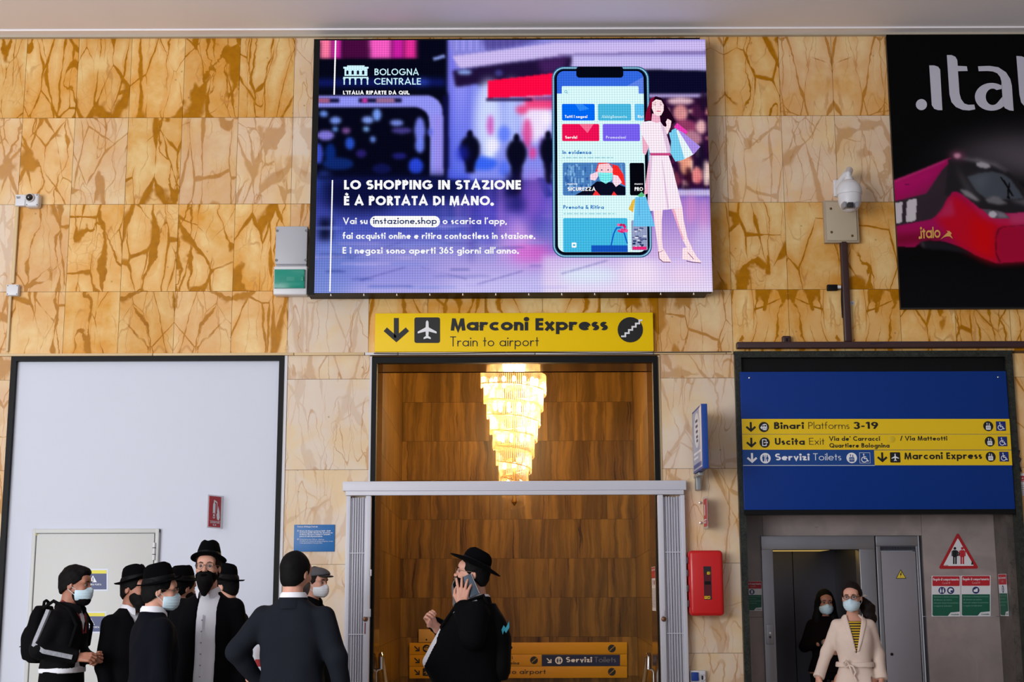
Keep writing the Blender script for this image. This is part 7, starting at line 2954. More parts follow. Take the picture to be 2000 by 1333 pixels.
class Figure:
    """One person: joints in the person's own frame (facing -y, left hand at +x)."""
    def __init__(s, label, px, py, Y, yaw, H, hyaw=0, pitch=0, hoff=(0, -.02, 0), sw=.178, skin=SKIN, roll=0, female=False):
        # the head stands over (px, py); the feet are placed under the body
        p = V(px, py, Y)
        r = Matrix.Rotation(radians(yaw), 3, 'Z')
        off = r @ Vector((hoff[0], hoff[1], 0))
        s.root = thing('person', label, 'person', (p.x - off.x, Y - off.y, 0), radians(yaw))
        s.H, s.sw, s.skin, s.female = H, sw, skin, female
        s.hc = Vector((hoff[0], hoff[1], H - .127 + hoff[2]))
        s.xf = Matrix.Translation(s.hc) @ Matrix.Rotation(radians(hyaw), 4, 'Z') @ Matrix.Rotation(radians(pitch), 4, 'X') @ Matrix.Rotation(radians(roll), 4, 'Y') @ Matrix.Scale(.94 if female else .985, 4)
        s.zs = H * .786
        s.zn = H * .812 - .005
        s.arms = {}
        s.hands = {}
        s.step = 0.0

    def arm(s, side, E, W, fdir=None, pnorm=(0, 1, 0), curl=22, tc=.4, spread=.15, hres=.0042, scale=1.0):
        s.arms[side] = (Vector((side * s.sw, .01, s.zs)), Vector(E), Vector(W))
        s.hands[side] = (fdir, pnorm, curl, tc, spread, hres, scale)
        return s

    def relaxed(s, side, out=.05, fwd=.0, bend=.04):
        z = s.zs
        return s.arm(side, (side * (s.sw + out + .02), .03 - fwd * .3, z - .30), (side * (s.sw + out + .03), -bend - fwd, z - .56), pnorm=(-side, 0, 0), hres=.005)

    def body(s, prof, eyes=True):
        H = s.H
        f = Field((-.62, -.50, -.02), (.62, .40, H - .16), .0125)
        f.column(prof, .02, -.018)
        for sd, (S, E, W) in s.arms.items():
            q = .74 if s.female else 1.0
            f.cone(S, E, .052 * q, .042 * q, .03).cone(E, W, .042 * q, .028 * q, .02)
        for sd in (-1, 1):
            st = s.step * sd
            hip, kn, an = (sd * .092, 0, H * .51), (sd * .10, st * .5 - .02, H * .285), (sd * .105, st, .09)
            f.cone(hip, kn, .082, .056, .03).cone(kn, an, .056, .038, .02)
            f.cone((an[0], st + .02, .045), (an[0], st - .15, .035), .036, .032, .02)
        f.cone((0, .02, s.zn - .02), (s.hc.x, s.hc.y + .035, s.hc.z - .10), .062 if not s.female else .046, .044 if s.female else .056, .03)
        v, q = f.mesh()
        pieces = [(v, q, s.skin)]
        hv, hq = head_field(female=s.female).mesh()
        M3, T = np.array(s.xf.to_3x3()), np.array(s.xf.translation)
        pieces.append((hv @ M3.T + T, hq, s.skin))
        if eyes:
            for sd in (-1, 1):
                for c, r, m in (((sd * .031, -.0820, .005), .0122, EYEW), ((sd * .031, -.0868, .005), .0085, EYED)):
                    bv, bf, bm_ = ball_piece(c, r, m)
                    pieces.append((np.array(bv) @ M3.T + T, bf, m))
        for sd, (S, E, W) in s.arms.items():
            fd, pn, cu, tc, sp, hr, sc = s.hands[sd]
            d = Vector(fd) if fd is not None else (W - E)
            n_ = Vector(pn)
            # the thumb sits towards the front / upper side
            thumb = 1
            f_ = d.normalized()
            nn = (n_ - f_ * n_.dot(f_)).normalized()
            sv = f_.cross(nn)
            thumb = 1 if sv.y < 0 or (abs(sv.y) < .15 and sv.z > 0) else -1
            hf = hand_field(W, d, n_, thumb, cu, sp, hr, tc, sc)
            pieces.append((*hf.mesh(), s.skin))
        s.bodyo = mesh_obj('body', pieces, s.root)
        if eyes:
            for sd in (-1, 1):
                b = MB()
                b.tube([(sd * .016, -.103, .026), (sd * .032, -.104, .031), (sd * .047, -.092, .027)], [.003, .0034, .002], HAIRB if not s.female else HAIRD, 6)
                from_mb('eyebrow', b, s.root, s.xf)
        return s

    def jacket(s, name, prof, m, hem=None, rad=(.064, .055, .046), opening=None, folds=.0035, res=.0115, collar=True, label=None, sleeves=True, grow=0.0, k=.035, seed=1):
        zt = prof[-1][0]
        f = Field((-.62, -.50, min(p[0] for p in prof) - .04), (.62, .42, zt + .04), res)
        f.column(prof, .03, grow)
        if sleeves:
            for sd, (S, E, W) in s.arms.items():
                d = (W - E).normalized()
                f.cone(S, E, rad[0], rad[1], k).cone(E, W - d * .005, rad[1], rad[2], .03)
        f.folds(folds, 1.0, seed)
        x, y, z = f.xyz()
        f.inter(prof[0][0] - z + 0 * x + 0 * y)
        if sleeves:
            for sd, (S, E, W) in s.arms.items():       # a clean cuff
                d = (W - E).normalized()
                g = (x - W.x) * d.x + (y - W.y) * d.y + (z - W.z) * d.z
                near = np.sqrt((x - W.x) ** 2 + (y - W.y) ** 2 + (z - W.z) ** 2)
                f.inter(np.where(near < .11, g, -1))
        if opening:
            f.inter(opening(x, y, z))
        return from_field(name, f, m, s.root, label=label)

    def shirt(s, prof, m, name='shirt', grow=-.012, ztop=None, label=None, res=.011):
        f = Field((-.35, -.5, prof[0][0] - .02), (.35, .35, (ztop or prof[-1][0]) + .06), res)
        f.column(prof, .02, grow)
        f.folds(.002, 1.4, 5)
        return from_field(name, f, m, s.root, label=label)

    def collar(s, m, name='collar', r=.068, h=.042, z=None, tilt=.02, gap=.0):
        """A stand-and-fall shirt collar round the neck."""
        b = MB()
        z = z if z is not None else s.zn + .052
        n = 30
        vs, fs = [], []
        pr = [(r - .006, -.012), (r - .010, h), (r - .004, h + .004), (r + .008, h - .012), (r + .012, -.004)]
        a0 = -pi / 2 + .22 + gap
        for q, dz in pr:
            for i in range(n + 1):
                t = a0 + (2 * pi - .44 - 2 * gap) * i / n
                fr = max(0, -sin(t))
                vs.append((q * cos(t), q * .98 * sin(t) + .018 - tilt * fr, z + dz - .035 * fr ** 2))
        for i in range(len(pr) - 1):
            for k in range(n):
                a = i * (n + 1) + k
                fs.append((a, a + 1, a + n + 2, a + n + 1))
        b.add(vs, fs, m, True)
        return from_mb(name, b, s.root)

    def trousers(s, m, top=None, rad=(.098, .074, .060), label=None, wide=1.0):
        H = s.H
        f = Field((-.3, -.42, .05), (.3, .35, (top or H * .58) + .03), .0125)
        f.column([(H * .46, .184 * wide, .128 * (.4 + .6 * wide), 0), (H * .50, .194 * wide, .138 * (.4 + .6 * wide), 0), (top or H * .58, .186 * wide, .131 * (.4 + .6 * wide), 0)], .03)
        for sd in (-1, 1):
            st = s.step * sd
            f.cone((sd * .092, 0, H * .49), (sd * .10, st * .5 - .02, H * .285), rad[0], rad[1], .03)
            f.cone((sd * .10, st * .5 - .02, H * .285), (sd * .105, st, .10), rad[1], rad[2], .03)
        f.folds(.003, 1.0, 7)
        x, y, z = f.xyz()
        f.inter(.075 - z + 0 * x + 0 * y)
        from_field('trousers', f, m, s.root, label=label)
        for sd in (-1, 1):
            st = s.step * sd
            g = Field((sd * .105 - .09, st - .26, -.01), (sd * .105 + .09, st + .12, .16), .009)
            g.cone((sd * .105, st + .03, .05), (sd * .105, st - .04, .055), .046, .046, .02)
            g.cone((sd * .105, st - .04, .05), (sd * .115, st - .17, .036), .046, .038, .02)
            g.cone((sd * .105, st + .0, .06), (sd * .105, st + .0, .11), .045, .045, .02)
            x, y, z = g.xyz()
            g.inter(.002 - z + 0 * x + 0 * y)
            from_field('shoe', g, SHOE, s.root)
        return s

    def hat(s, z=.060, tilt=-4, yaw=0, **kw):
        b, r = hat_mesh(**kw)
        x = s.xf @ Matrix.Translation((0, .012, z)) @ Matrix.Rotation(radians(yaw), 4, 'Z') @ Matrix.Rotation(radians(tilt), 4, 'X')
        h = from_mb('hat', b, s.root, x)
        from_mb('hat_band', r, h, x)
        return s

    def hair(s, m=HAIRB, **kw):
        from_field('hair', hair_field(**kw), m, s.root, s.xf)
        return s

    def mask(s, m=MASKB, st=True, **kw):
        o = from_field('face_mask', mask_field(**kw), m, s.root, s.xf)
        if st:
            from_mb('ear_loops', straps(MB(), STRAP), o, s.xf)
        return s

    def beard(s, m=HAIRB, name='beard', **kw):
        from_field(name, beard_field(**kw), m, s.root, s.xf)
        return s


GRP = None


def suit_opening(wt, wb, z0, z1, cx=0.0):
    """Cut for an open jacket front: half width wb at height z0 and wt at z1."""
    def fn(x, y, z):
        t = np.clip((z - z0) / (z1 - z0), 0, 1)
        wd = wb + (wt - wb) * t
        g = np.maximum(np.abs(x - cx) - wd, y + .02)       # inside the slot when < 0
        g = np.maximum(g, z0 - z)
        return -g
    return fn


def build_people():
    # 1 ---- young man with a backpack, walking to the right
    H = 1.775
    f = Figure('person in black tracksuit jacket with pale sleeve stripe and blue mask, walking right', 149, 1127, 10.1, 82, H, hyaw=4, pitch=4, hoff=(0, -.070, -.012), skin=SKIN2, sw=.172)
    f.step = .16
    P = torso_prof(H, 1.0, 1.02, hem=1.055, hemw=.180)
    P = [(z, a, b, c - max(0, (z - 1.15)) * .12) for z, a, b, c in P]
    f.arm(-1, (-.235, .065, 1.20), (-.115, -.165, 1.140), fdir=(.15, -1, .02), pnorm=(.6, .1, -.5), curl=[34, 38, 42, 46], tc=.7)
    f.arm(1, (.235, .04, 1.19), (.055, -.185, 1.125), fdir=(-.25, -1, .10), pnorm=(-.8, .2, .2), curl=[40, 44, 46, 48], tc=.6)
    f.body(P)
    f.jacket('jacket', P, TRACK, opening=suit_opening(.052, .0, 1.30, 1.46), rad=(.070, .060, .044))
    f.shirt([(z, a, b, c) for z, a, b, c in P], SHIRTW, 't_shirt', -.011, label='white T-shirt')
    b = MB()
    pr = P[0]
    f.shirt([(1.033, .184, .146, .0), (1.075, .180, .142, 0)], SHIRTW, 'shirt_hem', 0.0, label='white hem of the T-shirt')
    f.trousers(TROUS, 1.048, rad=(.105, .078, .062))
    # sleeve stripe down the right arm
    S, E, W = f.arms[-1]
    st = MB()
    pts, nrm = [], []
    for A, B, ra, rb, ts in ((S, E, .070, .060, (-.22, 0, .2, .4, .6, .8, .95)), (E, W, .060, .044, (.12, .25, .4, .55, .7, .85))):
        ax_ = (B - A).normalized()
        for t in ts:
            n = Vector((-1, .25 if A is S else -.1, .25 if t < 0 else .0))
            n = (n - ax_ * n.dot(ax_)).normalized()
            pts.append(A + (B - A) * t + n * (ra + (rb - ra) * max(0, t) + .003))
            nrm.append(n)
    vs, fs = [], []
    for i, p in enumerate(pts):
        t = (pts[min(i + 1, len(pts) - 1)] - pts[max(i - 1, 0)]).normalized()
        u = t.cross(nrm[i]).normalized() * .015
        n = nrm[i].normalized() * .012
        vs += [p - u - n * .6, p - u + n, p + u + n, p + u - n * .6]
    for i in range(len(pts) - 1):
        for a, c in ((0, 1), (1, 2), (2, 3)):
            fs.append((i * 4 + a, i * 4 + c, i * 4 + 4 + c, i * 4 + 4 + a))
    st.add(vs, fs, mat('stripe_pale', srgb(150, 152, 160), .7, noise=.5, nscale=90), True)
    from_mb('sleeve_stripe', st, f.root, label='pale stripe down the sleeve')
    c = MB()
    for sd in (-1, 1):
        c.tube([(sd * .018, -.150, 1.30), (sd * .050, -.128, 1.42), (sd * .066, -.070, 1.49), (sd * .06, .0, 1.525)], .0085, mat('lining_red', srgb(120, 14, 36), .7), 8)
    from_mb('collar_lining', c, f.root, label='dark red collar lining')
    cl = f.collar(TRACK, 'jacket_collar', r=.080, h=.045, z=1.470, tilt=.05, gap=.25)
    for v in cl.data.vertices:
        v.co.y -= .035
    f.hair(HAIRB, thick=.013, front=.060, slope=.72, noise_=.0035, quiff=True)
    f.beard(HAIRB, length=.0, wide=.056)
    f.mask(MASKB)
    # backpack on his back
    rt = f.root
    bp = thing('backpack', 'black backpack on the back of the young man in the tracksuit jacket', 'backpack', rt.location.copy(), rt.rotation_euler.z)
    g = Field((-.24, .05, 1.0), (.24, .48, 1.62), .011)
    g.column([(1.10, .12, .05, .170), (1.15, .145, .075, .180), (1.30, .15, .08, .178), (1.44, .125, .065, .165), (1.49, .08, .04, .155)], .03)
    g.column([(1.12, .10, .03, .240), (1.17, .115, .045, .245), (1.28, .115, .045, .245), (1.34, .09, .03, .235)], .02)
    g.folds(.004, 1, 3)
    from_field('bag_body', g, mat('backpack_black', srgb(6, 6, 8), .85, spec=.1), bp)
    b = MB()
    b.tube([(-.03, .15, 1.475), (-.03, .145, 1.52), (.0, .145, 1.528), (.03, .145, 1.52), (.03, .15, 1.475)], .011, mat('backpack_strap', srgb(8, 8, 10), .9, spec=.1), 8)
    from_mb('grab_handle', b, bp)
    for sd in (-1, 1):
        b = MB()
        b.tube([(sd * .09, .12, 1.475), (sd * .105, .04, 1.525), (sd * .115, -.08, 1.47), (sd * .125, -.148, 1.36), (sd * .15, -.12, 1.22), (sd * .175, .02, 1.14), (sd * .13, .12, 1.13)], .013, mat('backpack_strap', srgb(8, 8, 10), .9, spec=.1), 8)
        from_mb('shoulder_strap', b, bp)
    b = MB()
    b.tube([(-.10, .275, 1.21), (0, .292, 1.22), (.10, .275, 1.21)], .004, mat('zip_grey', srgb(70, 70, 76), .4, .5), 6)
    from_mb('zip', b, bp)

    # 2 ---- black suit and hat, farthest left of the group
    H = 1.735
    f = Figure('person in black hat and suit with open white collar, nearest the cream door notices', 266, 1131, 10.35, 52, H, hyaw=14, pitch=4, hoff=(0, -.03, 0), skin=SKIN2, sw=.175)
    P = torso_prof(H, .98, 1.0, hem=.84)
    f.relaxed(-1, .02, .05)
    f.relaxed(1, .03)
    f.body(P)
    f.jacket('jacket', P, SUITB, opening=suit_opening(.062, .0, 1.16, 1.44), seed=2)
    f.shirt(P, SHIRTW)
    f.collar(SHIRTW, gap=.12)
    f.trousers(TROUS)
    f.hair(HAIRB)
    f.beard(HAIRB, length=.05)
    f.hat(z=.058, tilt=-15, rx=.140, ry=.160, dip=-.016, curl=-.010)

    # 3 ---- dark coat and hat seen from behind, glasses and pale blue mask
    H = 1.715
    f = Figure('person in black hat and navy-black coat seen from behind, glasses and blue mask in profile', 314, 1141, 9.3, 122, H, hyaw=-18, pitch=3, hoff=(0, -.03, 0), sw=.178)
    P = torso_prof(H, 1.03, 1.05, hem=.70, hemw=.225)
    f.relaxed(-1, .03, .03)
    f.relaxed(1, .02, .06)
    f.body(P)
    f.jacket('coat', P, SUITN, seed=3, folds=.005, rad=(.068, .058, .05))
    f.collar(SHIRTW, r=.070, h=.050)
    f.trousers(TROUS)
    f.hair(HAIRB)
    f.mask(MASKB)
    glasses(f.root, f.xf, WIRE)
    f.hat(z=.060, tilt=-14, rx=.130, ry=.160, crown=.126, dip=-.014, curl=-.014)

    # 4 ---- hat seen from behind between the two
    H = 1.745
    f = Figure('person in black hat and suit, back turned, behind the navy-black coat', 357, 1139, 11.1, 165, H, hyaw=-25, pitch=6, sw=.176)
    P = torso_prof(H, 1.0, 1.0, hem=.84)
    f.relaxed(-1)
    f.relaxed(1)
    f.body(P)
    f.jacket('jacket', P, SUITB, seed=4)
    f.collar(SHIRTW)
    f.trousers(TROUS)
    f.hair(HAIRB)
    f.beard(HAIRB, length=.05)
    f.hat(tilt=-8, rx=.138, ry=.155, dip=-.01, curl=-.012)

    # 5 ---- tall bearded man facing the camera, white shirt
    H = 1.875
    f = Figure('tall person in black hat, round glasses and black mask, white shirt under open black jacket', 406, 1111, 9.85, -6, H, hyaw=6, pitch=-4, sw=.188)
    P = torso_prof(H, 1.0, 1.02, hem=.86)
    f.relaxed(-1, .05, .02)
    f.relaxed(1, .05, .02)
    f.body(P)
    f.jacket('jacket', P, SUITB, opening=suit_opening(.064, .070, .80, 1.52, .030), seed=5, rad=(.07, .06, .05))
    sh = f.shirt([(.955, .194, .147, -.004), (1.02, .193, .145, -.002)] + [q for q in P if q[0] > 1.1], SHIRTW, grow=-.012, label='untucked white shirt')
    b = MB()
    b.tube([(.012, -.150, 1.00), (.012, -.142, 1.15), (.012, -.146, 1.30), (.012, -.128, 1.43)], .006, SHIRTW, 6)
    pk = from_mb('button_placket', b, sh)
    for i in range(6):
        z = 1.02 + .075 * i
        b = MB()
        b.lathe([(.001, -.004), (.0055, -.003), (.0055, .003)], (.012, -.151 + .006 * (z > 1.35), z), mat('button_grey', srgb(150, 150, 160), .4), 8, 'y')
        from_mb('button', b, sh)
    f.collar(SHIRTW, r=.074, h=.045, gap=.30, tilt=.03)
    f.trousers(TROUS, wide=.86)
    f.hair(HAIRD)
    f.beard(HAIRB, length=.075, wide=.058)
    f.beard(CLOTHK, 'face_mask', length=.0, wide=.066, cloth=True)
    glasses(f.root, f.xf, WIRE, r=.0235)
    f.hat(z=.066, tilt=-10, rx=.124, ry=.16, crown=.122, dip=.0, curl=-.012)

    # 6 ---- hat turned left, behind the tall man
    H = 1.755
    f = Figure('person in black hat turned away to the left, behind the tall person in white shirt', 436, 1131, 10.65, -118, H, hyaw=18, pitch=8, sw=.176)
    P = torso_prof(H, 1.0, 1.0, hem=.84)
    f.relaxed(-1, .03, .02)
    f.relaxed(1, .03, .05)
    f.body(P)
    f.jacket('jacket', P, SUITB, seed=6)
    f.collar(SHIRTW, r=.072, h=.048)
    f.trousers(TROUS)
    f.hair(HAIRB)
    f.hat(z=.056, tilt=-16, rx=.138, ry=.160, dip=-.018, curl=-.012)

    # 7 ---- charcoal suit from behind, hand on hip
    H = 1.815
    f = Figure('bareheaded person in a charcoal suit seen from behind, one elbow out, below the blue notice', 579, 1114, 8.7, 168, H, hyaw=-14, pitch=3, hoff=(0, -.02, 0), sw=.192)
    P = torso_prof(H, 1.01, 1.04, hem=.80, hemw=.222)
    f.arm(1, (.335, .07, 1.225), (.250, -.07, 1.035), fdir=(-.6, -.6, -.35), pnorm=(-.7, .3, -.3), curl=[34, 38, 42, 44], tc=.6)
    f.arm(-1, (-.285, .03, 1.19), (-.315, -.04, .93), pnorm=(1, 0, 0), hres=.005)
    f.body(P)
    f.jacket('jacket', P, SUITC, rad=(.070, .062, .05), seed=7, folds=.0065)
    f.collar(SHIRTW, r=.074, h=.052)
    b = MB()
    n = 28
    vs, fs = [], []
    pr = [(.080, -.02), (.079, .030), (.086, .032), (.100, -.02), (.104, -.034)]
    for q, dz in pr:
        for i in range(n + 1):
            t = -pi / 2 + .5 + (2 * pi - 1.0) * i / n
            fr = max(0, -sin(t))
            vs.append((q * cos(t), q * sin(t) * 1.0 + .018 - .02 * fr, f.zn + .045 + dz - .06 * fr ** 2))
    for i in range(len(pr) - 1):
        for k in range(n):
            a = i * (n + 1) + k
            fs.append((a, a + 1, a + n + 2, a + n + 1))
    b.add(vs, fs, SUITC, True)
    from_mb('jacket_collar', b, f.root)
    f.trousers(SUITC)
    f.hair(HAIRB, thick=.009, front=.05, slope=.85, noise_=.0012)
    f.beard(HAIRG, length=.02, wide=.050)
    M = f.root.rotation_euler.to_matrix().to_4x4()
    pw = f.root.location + M.to_3x3() @ Vector((.255, -.165, 1.135))
    lf_ = thing('leaflet', 'white and red folded paper held at the hip by the man in the charcoal suit', 'leaflet', pw, f.root.rotation_euler.z)
    for nm, z0, z1, m_ in (('white_half', .035, .11, ink((226, 222, 226))), ('red_half', -.01, .035, ink((190, 20, 34)))):
        b = MB()
        b.add([(-.07, 0, z0), (.05, .01, z0), (.05, .01, z1), (-.07, 0, z1), (-.07, .006, z0), (.05, .016, z0), (.05, .016, z1), (-.07, .006, z1)], [(0, 1, 2, 3), (7, 6, 5, 4), (0, 4, 5, 1), (1, 5, 6, 2), (2, 6, 7, 3), (3, 7, 4, 0)], m_)
        from_mb(nm, b, lf_)

    # 8 ---- flat cap and white mask, behind the suit
    H = 1.79
    f = Figure('person in a grey flat cap and white mask, half hidden behind the charcoal suit', 617, 1129, 12.1, 62, H, hyaw=0, pitch=2, sw=.17)
    P = torso_prof(H, .9, .95, hem=.86)
    f.relaxed(-1, .0)
    f.relaxed(1, .0)
    f.body(P)
    f.jacket('jacket', P, SUITB, seed=8)
    f.collar(SUITB, 'jacket_collar', r=.072, h=.05)
    f.trousers(TROUS)
    f.hair(HAIRD, thick=.008)
    f.mask(MASKW)
    g = Field((-.14, -.2, .0), (.14, .16, .19), .006)
    g.ell((0, .012, .085), (.098, .118, .052), .02)
    g.ell((0, -.03, .078), (.090, .10, .040), .03)
    x, y, z = g.xyz()
    g.inter(.055 - .15 * (y + .0) - z + 0 * x)
    cap = from_field('flat_cap', g, mat('cap_grey_wool', srgb(86, 84, 88), .9, noise=.15, nscale=90), f.root, f.xf)
    g = Field((-.12, -.2, .0), (.12, .0, .12), .0055)
    g.ell((0, -.105, .060), (.078, .060, .011), .006)
    from_field('cap_peak', g, mat('cap_peak_dark', srgb(34, 32, 34), .8), cap, f.xf)

    # 9 ---- black coat and hat, on the phone
    H = 1.825
    f = Figure('stout person in black hat and coat talking on a phone before the doorway', 922, 1126, 9.65, -90, H, hyaw=0, pitch=-9, hoff=(0, -.02, 0), sw=.20)
    P = torso_prof(H, 1.12, 1.16, belly=.115, hem=.60, hemw=.25)
    f.arm(1, (.285, -.005, 1.285), (.150, -.085, 1.498), fdir=(-.12, .10, 1), pnorm=(-1, .1, -.05), curl=[6, 8, 10, 14], tc=.25, spread=.32, hres=.0036, scale=1.08)
    f.arm(-1, (-.30, -.07, 1.235), (-.085, -.285, 1.365), fdir=(.55, -.30, .55), pnorm=(.2, .75, -.5), curl=[42, 44, 46, 48], tc=.7, hres=.0036, scale=1.05)
    f.body(P)
    ymax = -.0
    f.jacket('coat', P, SUITB, rad=(.085, .076, .056), opening=(lambda x, y, z: -np.maximum(np.maximum(np.abs(x - .0) - (.02 + .135 * np.clip((1.50 - z) / .24, 0, 1)) * np.clip((z - 1.02) / .10, 0, 1), y + .10), 1.02 - z)), seed=9, res=.009, folds=.002)
    f.shirt([(1.03, *[np.interp(1.03, [q[0] for q in P], [q[i] for q in P]) for i in (1, 2, 3)])] + [q for q in P if q[0] > 1.04], SHIRTW, grow=-.006)
    f.collar(SHIRTW, r=.078, h=.03)
    f.trousers(TROUS)
    f.hair(HAIRB, thick=.010)
    f.beard(HAIRG, length=.115, wide=.046)
    f.beard(CLOTHK, 'face_mask', length=.0, wide=.066, cloth=True)
    glasses(f.root, f.xf, WIRE)
    f.hat(z=.062, tilt=-16, rx=.155, ry=.190, crown=.112, dip=.004, curl=.022)
    R9 = f.root
    ph = thing('smartphone', 'dark smartphone held to the ear of the stout man in the black coat', 'phone', R9.location.copy(), R9.rotation_euler.z)
    xp = Matrix.Translation((.112, -.030, 1.618)) @ Matrix.Rotation(radians(24), 4, 'X') @ Matrix.Rotation(radians(-12), 4, 'Y')
    b = MB()
    b.box(-.0045, .0045, -.037, .037, -.075, .075, mat('phone_back', srgb(74, 86, 100), .25, .3), .003)
    from_mb('phone_body', b, ph, xp)
    b = MB()
    b.box(-.0055, -.0044, -.034, .034, -.071, .071, mat('phone_glass', srgb(10, 10, 14), .1))
    from_mb('phone_screen', b, ph, xp)
    b = MB()
    b.box(-.0048, .0052, .0365, .0382, -.072, .072, mat('phone_edge', srgb(206, 208, 214), .25, .6))
    from_mb('phone_edge', b, ph, xp)
    bg = thing('backpack', 'black backpack with teal zigzag patches on the back of the stout man on the phone', 'backpack', R9.location.copy(), R9.rotation_euler.z)
    g = Field((-.22, .05, .95), (.22, .36, 1.5), .011)
    g.column([(1.0, .12, .05, .165), (1.06, .15, .07, .170), (1.28, .15, .07, .176), (1.40, .14, .06, .145), (1.50, .10, .04, .095)], .03)
    g.folds(.004, 1, 3)
    from_field('bag_body', g, mat('backpack_black', srgb(6, 6, 8), .85, spec=.1), bg)
    for sd in (-1, 1):
        b = MB()
        pts = [(sd * .158, .180 + a_, 1.33 + c_) for a_, c_ in ((0, 0), (.014, .03), (.028, .012), (.050, .055), (.052, .015), (.030, -.022), (.018, -.004), (.008, -.032))]
        qs = [(x * .93, y, z) for x, y, z in pts]
        n = len(pts)
        b.add(pts + qs, [tuple(range(n)), tuple(range(2 * n - 1, n - 1, -1))] + [(i, n + i, n + (i + 1) % n, (i + 1) % n) for i in range(n)], mat('teal_print', srgb(20, 130, 150), .6))
        from_mb('teal_patch', b, bg, label='teal zigzag patch')
        b = MB()
        b.tube([(sd * .10, .13, 1.40), (sd * .12, .06, 1.555), (sd * .125, -.12, 1.49), (sd * .14, -.22, 1.35), (sd * .185, -.16, 1.17), (sd * .21, .02, 1.06), (sd * .13, .16, 1.05)], .012, mat('backpack_strap', srgb(8, 8, 10), .9, spec=.1), 8)
        from_mb('shoulder_strap', b, bg)

    # 10 ---- woman in the beige coat
    H = 1.655
    f = Figure('person with glasses, mask and dark ponytail in a beige belted coat by the lift', 1664, 1172, 11.9, -10, H, hyaw=-12, pitch=2, hoff=(0, -.015, 0), sw=.132, female=True)
    f.step = .14
    P = torso_prof(H, .93, 1.0, hem=.52, hemw=.225, female=True)
    f.arm(-1, (-.222, .03, 1.080), (-.300, -.06, .880), fdir=(-.18, -.12, -1), pnorm=(.9, .3, 0), curl=[16, 20, 24, 28], tc=.3, hres=.0036, scale=.92)
    f.arm(1, (.190, .07, 1.07), (.205, -.03, .865), fdir=(.1, -.2, -1), pnorm=(-.9, .2, 0), curl=[38, 40, 42, 44], tc=.6, hres=.0036, scale=.92)
    f.body(P)
    vz = lambda z: np.clip((z - 1.06) / (1.40 - 1.06), 0, 1.25)
    f.jacket('coat', P, COATB, rad=(.053, .048, .050), res=.009, folds=.0042, seed=10,
             opening=lambda x, y, z: -np.maximum(np.maximum(np.abs(x - .012) - .070 * vz(z), y + .015), 1.08 - z))
    k = NT('striped_knit')
    sp = k.n('SeparateXYZ', (k.n('TexCoord').outputs['Object'],)).outputs
    wv = k.math('SINE', k.math('MULTIPLY', sp[2], 2 * pi / .021))
    k.put(k.b.inputs['Base Color'], k.mix(k.step(wv, -.2, .2), C(26, 16, 18), C(206, 166, 30)))
    k.b.inputs['Roughness'].default_value = .85
    f.shirt([p for p in P[:-3]] + [(1.335, .085, .088, -.010)], k.m, 'striped_top', -.013, label='yellow and black striped top')
    lp = Field((-.3, -.3, 1.0), (.3, .2, 1.56), .008)
    lp.column(P, .02, .011)
    x, y, z = lp.xyz()
    e = .070 * vz(z) + .012
    inner = np.abs(x - .012) - (.070 * vz(z) - .004)
    outer = np.abs(x - .012) - (.070 * vz(z) + .012 + .036 * vz(z))
    lp.inter(-inner + 0 * y)
    lp.inter(outer + 0 * y)
    lp.inter(1.09 - z + 0 * x + 0 * y)
    lp.inter(np.maximum(y - .02, z - 1.45) + 0 * x)
    from_field('lapel', lp, COATB, f.root)
    bl = Field((-.3, -.25, .94), (.3, .25, 1.08), .007)
    bl.column([(P[1][0], *P[1][1:]), (.985, .138, .110, 0), (1.02, .135, .108, 0), P[3]], .02, .016)
    x, y, z = bl.xyz()
    bl.inter(np.abs(z - .985 - .0) - .020 + 0 * x + 0 * y)
    belt = from_field('belt', bl, COATB, f.root)
    b = MB()
    cx = -.055
    yb_ = -.150
    for pts in ([(cx, yb_, .99), (cx - .025, yb_ - .012, 1.025), (cx - .045, yb_ - .01, 1.005), (cx - .03, yb_ - .006, .965), (cx, yb_, .985)], [(cx, yb_, .985), (cx + .03, yb_ - .012, .975), (cx + .05, yb_ - .01, .93), (cx + .035, yb_ - .008, .90), (cx + .055, yb_ - .006, .86)], [(cx, yb_, .985), (cx + .012, yb_ - .01, .95), (cx + .025, yb_ - .008, .90)]):
        b.tube(pts, .0085, COATB, 8)
    from_mb('belt_bow', b, belt)
    f.trousers(TROUS, H * .50, rad=(.074, .060, .05), wide=.72)
    f.hair(HAIRD, thick=.010, front=.060, slope=.70)
    g = Field((-.08, .02, -.36), (.26, .30, .08), .007)
    g.ell((.045, .112, -.005), (.036, .036, .036), .02)
    g.cone((.06, .125, -.02), (.115, .13, -.10), .036, .058, .03)
    g.cone((.115, .13, -.10), (.135, .10, -.19), .058, .048, .03)
    g.cone((.135, .10, -.19), (.115, .07, -.245), .046, .022, .03)
    g.folds(.007, 2.2, 12)
    from_field('ponytail', g, HAIRD, f.root, f.xf)
    b = MB()
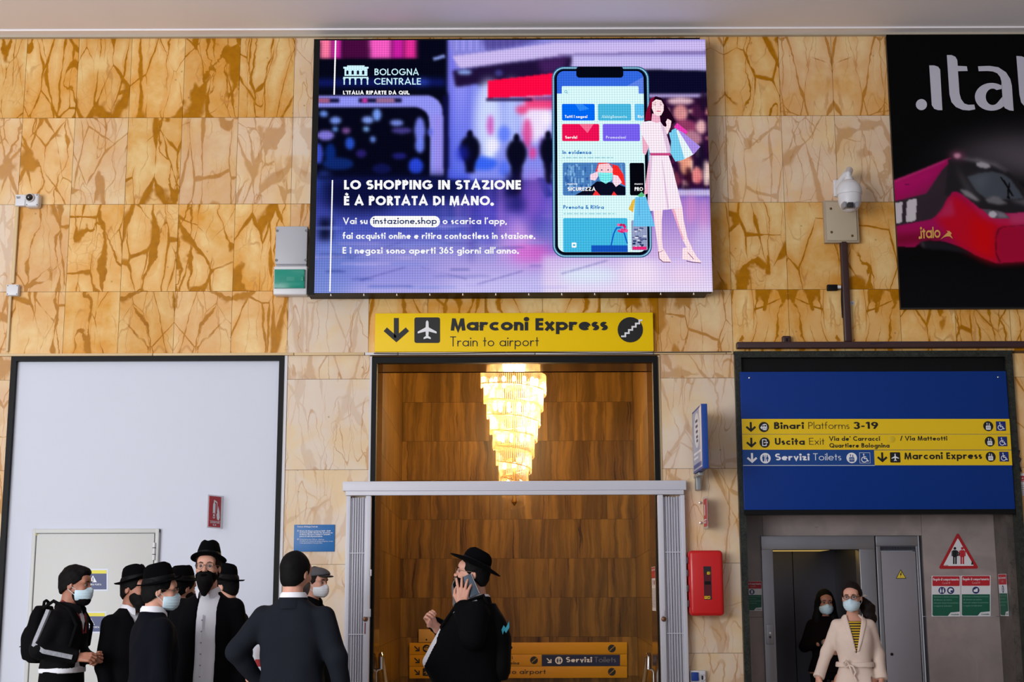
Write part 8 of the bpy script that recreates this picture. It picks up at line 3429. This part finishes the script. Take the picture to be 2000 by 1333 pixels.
    b.tube([(.086, .035, .012), (.105, .06, .014), (.120, .095, .008)], [.007, .011, .004], ink((220, 214, 206)), 8)
    from_mb('hair_clip', b, f.root, f.xf, label='cream hair clip')
    f.mask(MASKB)
    glasses(f.root, f.xf, DARKF, False)

    # 11 ---- woman in the lift
    H = 1.60
    f = Figure('person with long dark hair, mask and dark clothes standing inside the lift', 1612, 1184, 14.25, -4, H, hyaw=4, pitch=2, sw=.132, female=True, skin=SKIN2)
    P = torso_prof(H, 1.02, 1.0, hem=.80, hemw=.19, female=True)
    f.arm(-1, (-.215, .03, 1.045), (-.06, -.21, 1.09), fdir=(.8, -.4, .25), pnorm=(-.1, .8, -.2), curl=[30, 34, 36, 40], tc=.5, scale=.92)
    f.arm(1, (.215, .03, 1.045), (.12, -.20, 1.00), fdir=(-.8, -.4, .1), pnorm=(.2, .9, 0), curl=[30, 34, 36, 40], tc=.5, scale=.92)
    f.body(P)
    f.jacket('jumper', P, mat('jumper_dark', srgb(16, 8, 10), .95, spec=.08), rad=(.056, .048, .040), seed=11)
    f.trousers(TROUS, H * .52, rad=(.080, .064, .052), wide=.8)
    b = MB()
    S, E, W = f.arms[-1]
    d = (W - E).normalized()
    b.tube([W - d * .012, W + d * .012], .030, mat('watch_silver', srgb(190, 186, 180), .25, .8), 18)
    from_mb('wristwatch', b, f.root, label='silver wristwatch')
    g = Field((-.16, -.14, -.36), (.16, .18, .18), .007)
    g.ell((0, .022, .034), (.092, .112, .112), .01)
    for sd in (-1, 1):
        g.cone((sd * .070, .02, .0), (sd * .088, .01, -.16), .042, .046, .03)
        g.cone((sd * .088, .01, -.16), (sd * .095, -.03, -.28), .046, .026, .03)
    g.cone((0, .07, .0), (0, .085, -.22), .08, .06, .04)
    g.folds(.004, 2.2, 6)
    x, y, z = g.xyz()
    g.inter(-(np.sqrt((x / .062) ** 2 + ((y + .115) / .125) ** 2 + ((z + .03) / .10) ** 2) - 1) * .06)
    from_field('hair', g, HAIRB, f.root, f.xf)
    f.mask(MASKB)


build_people()
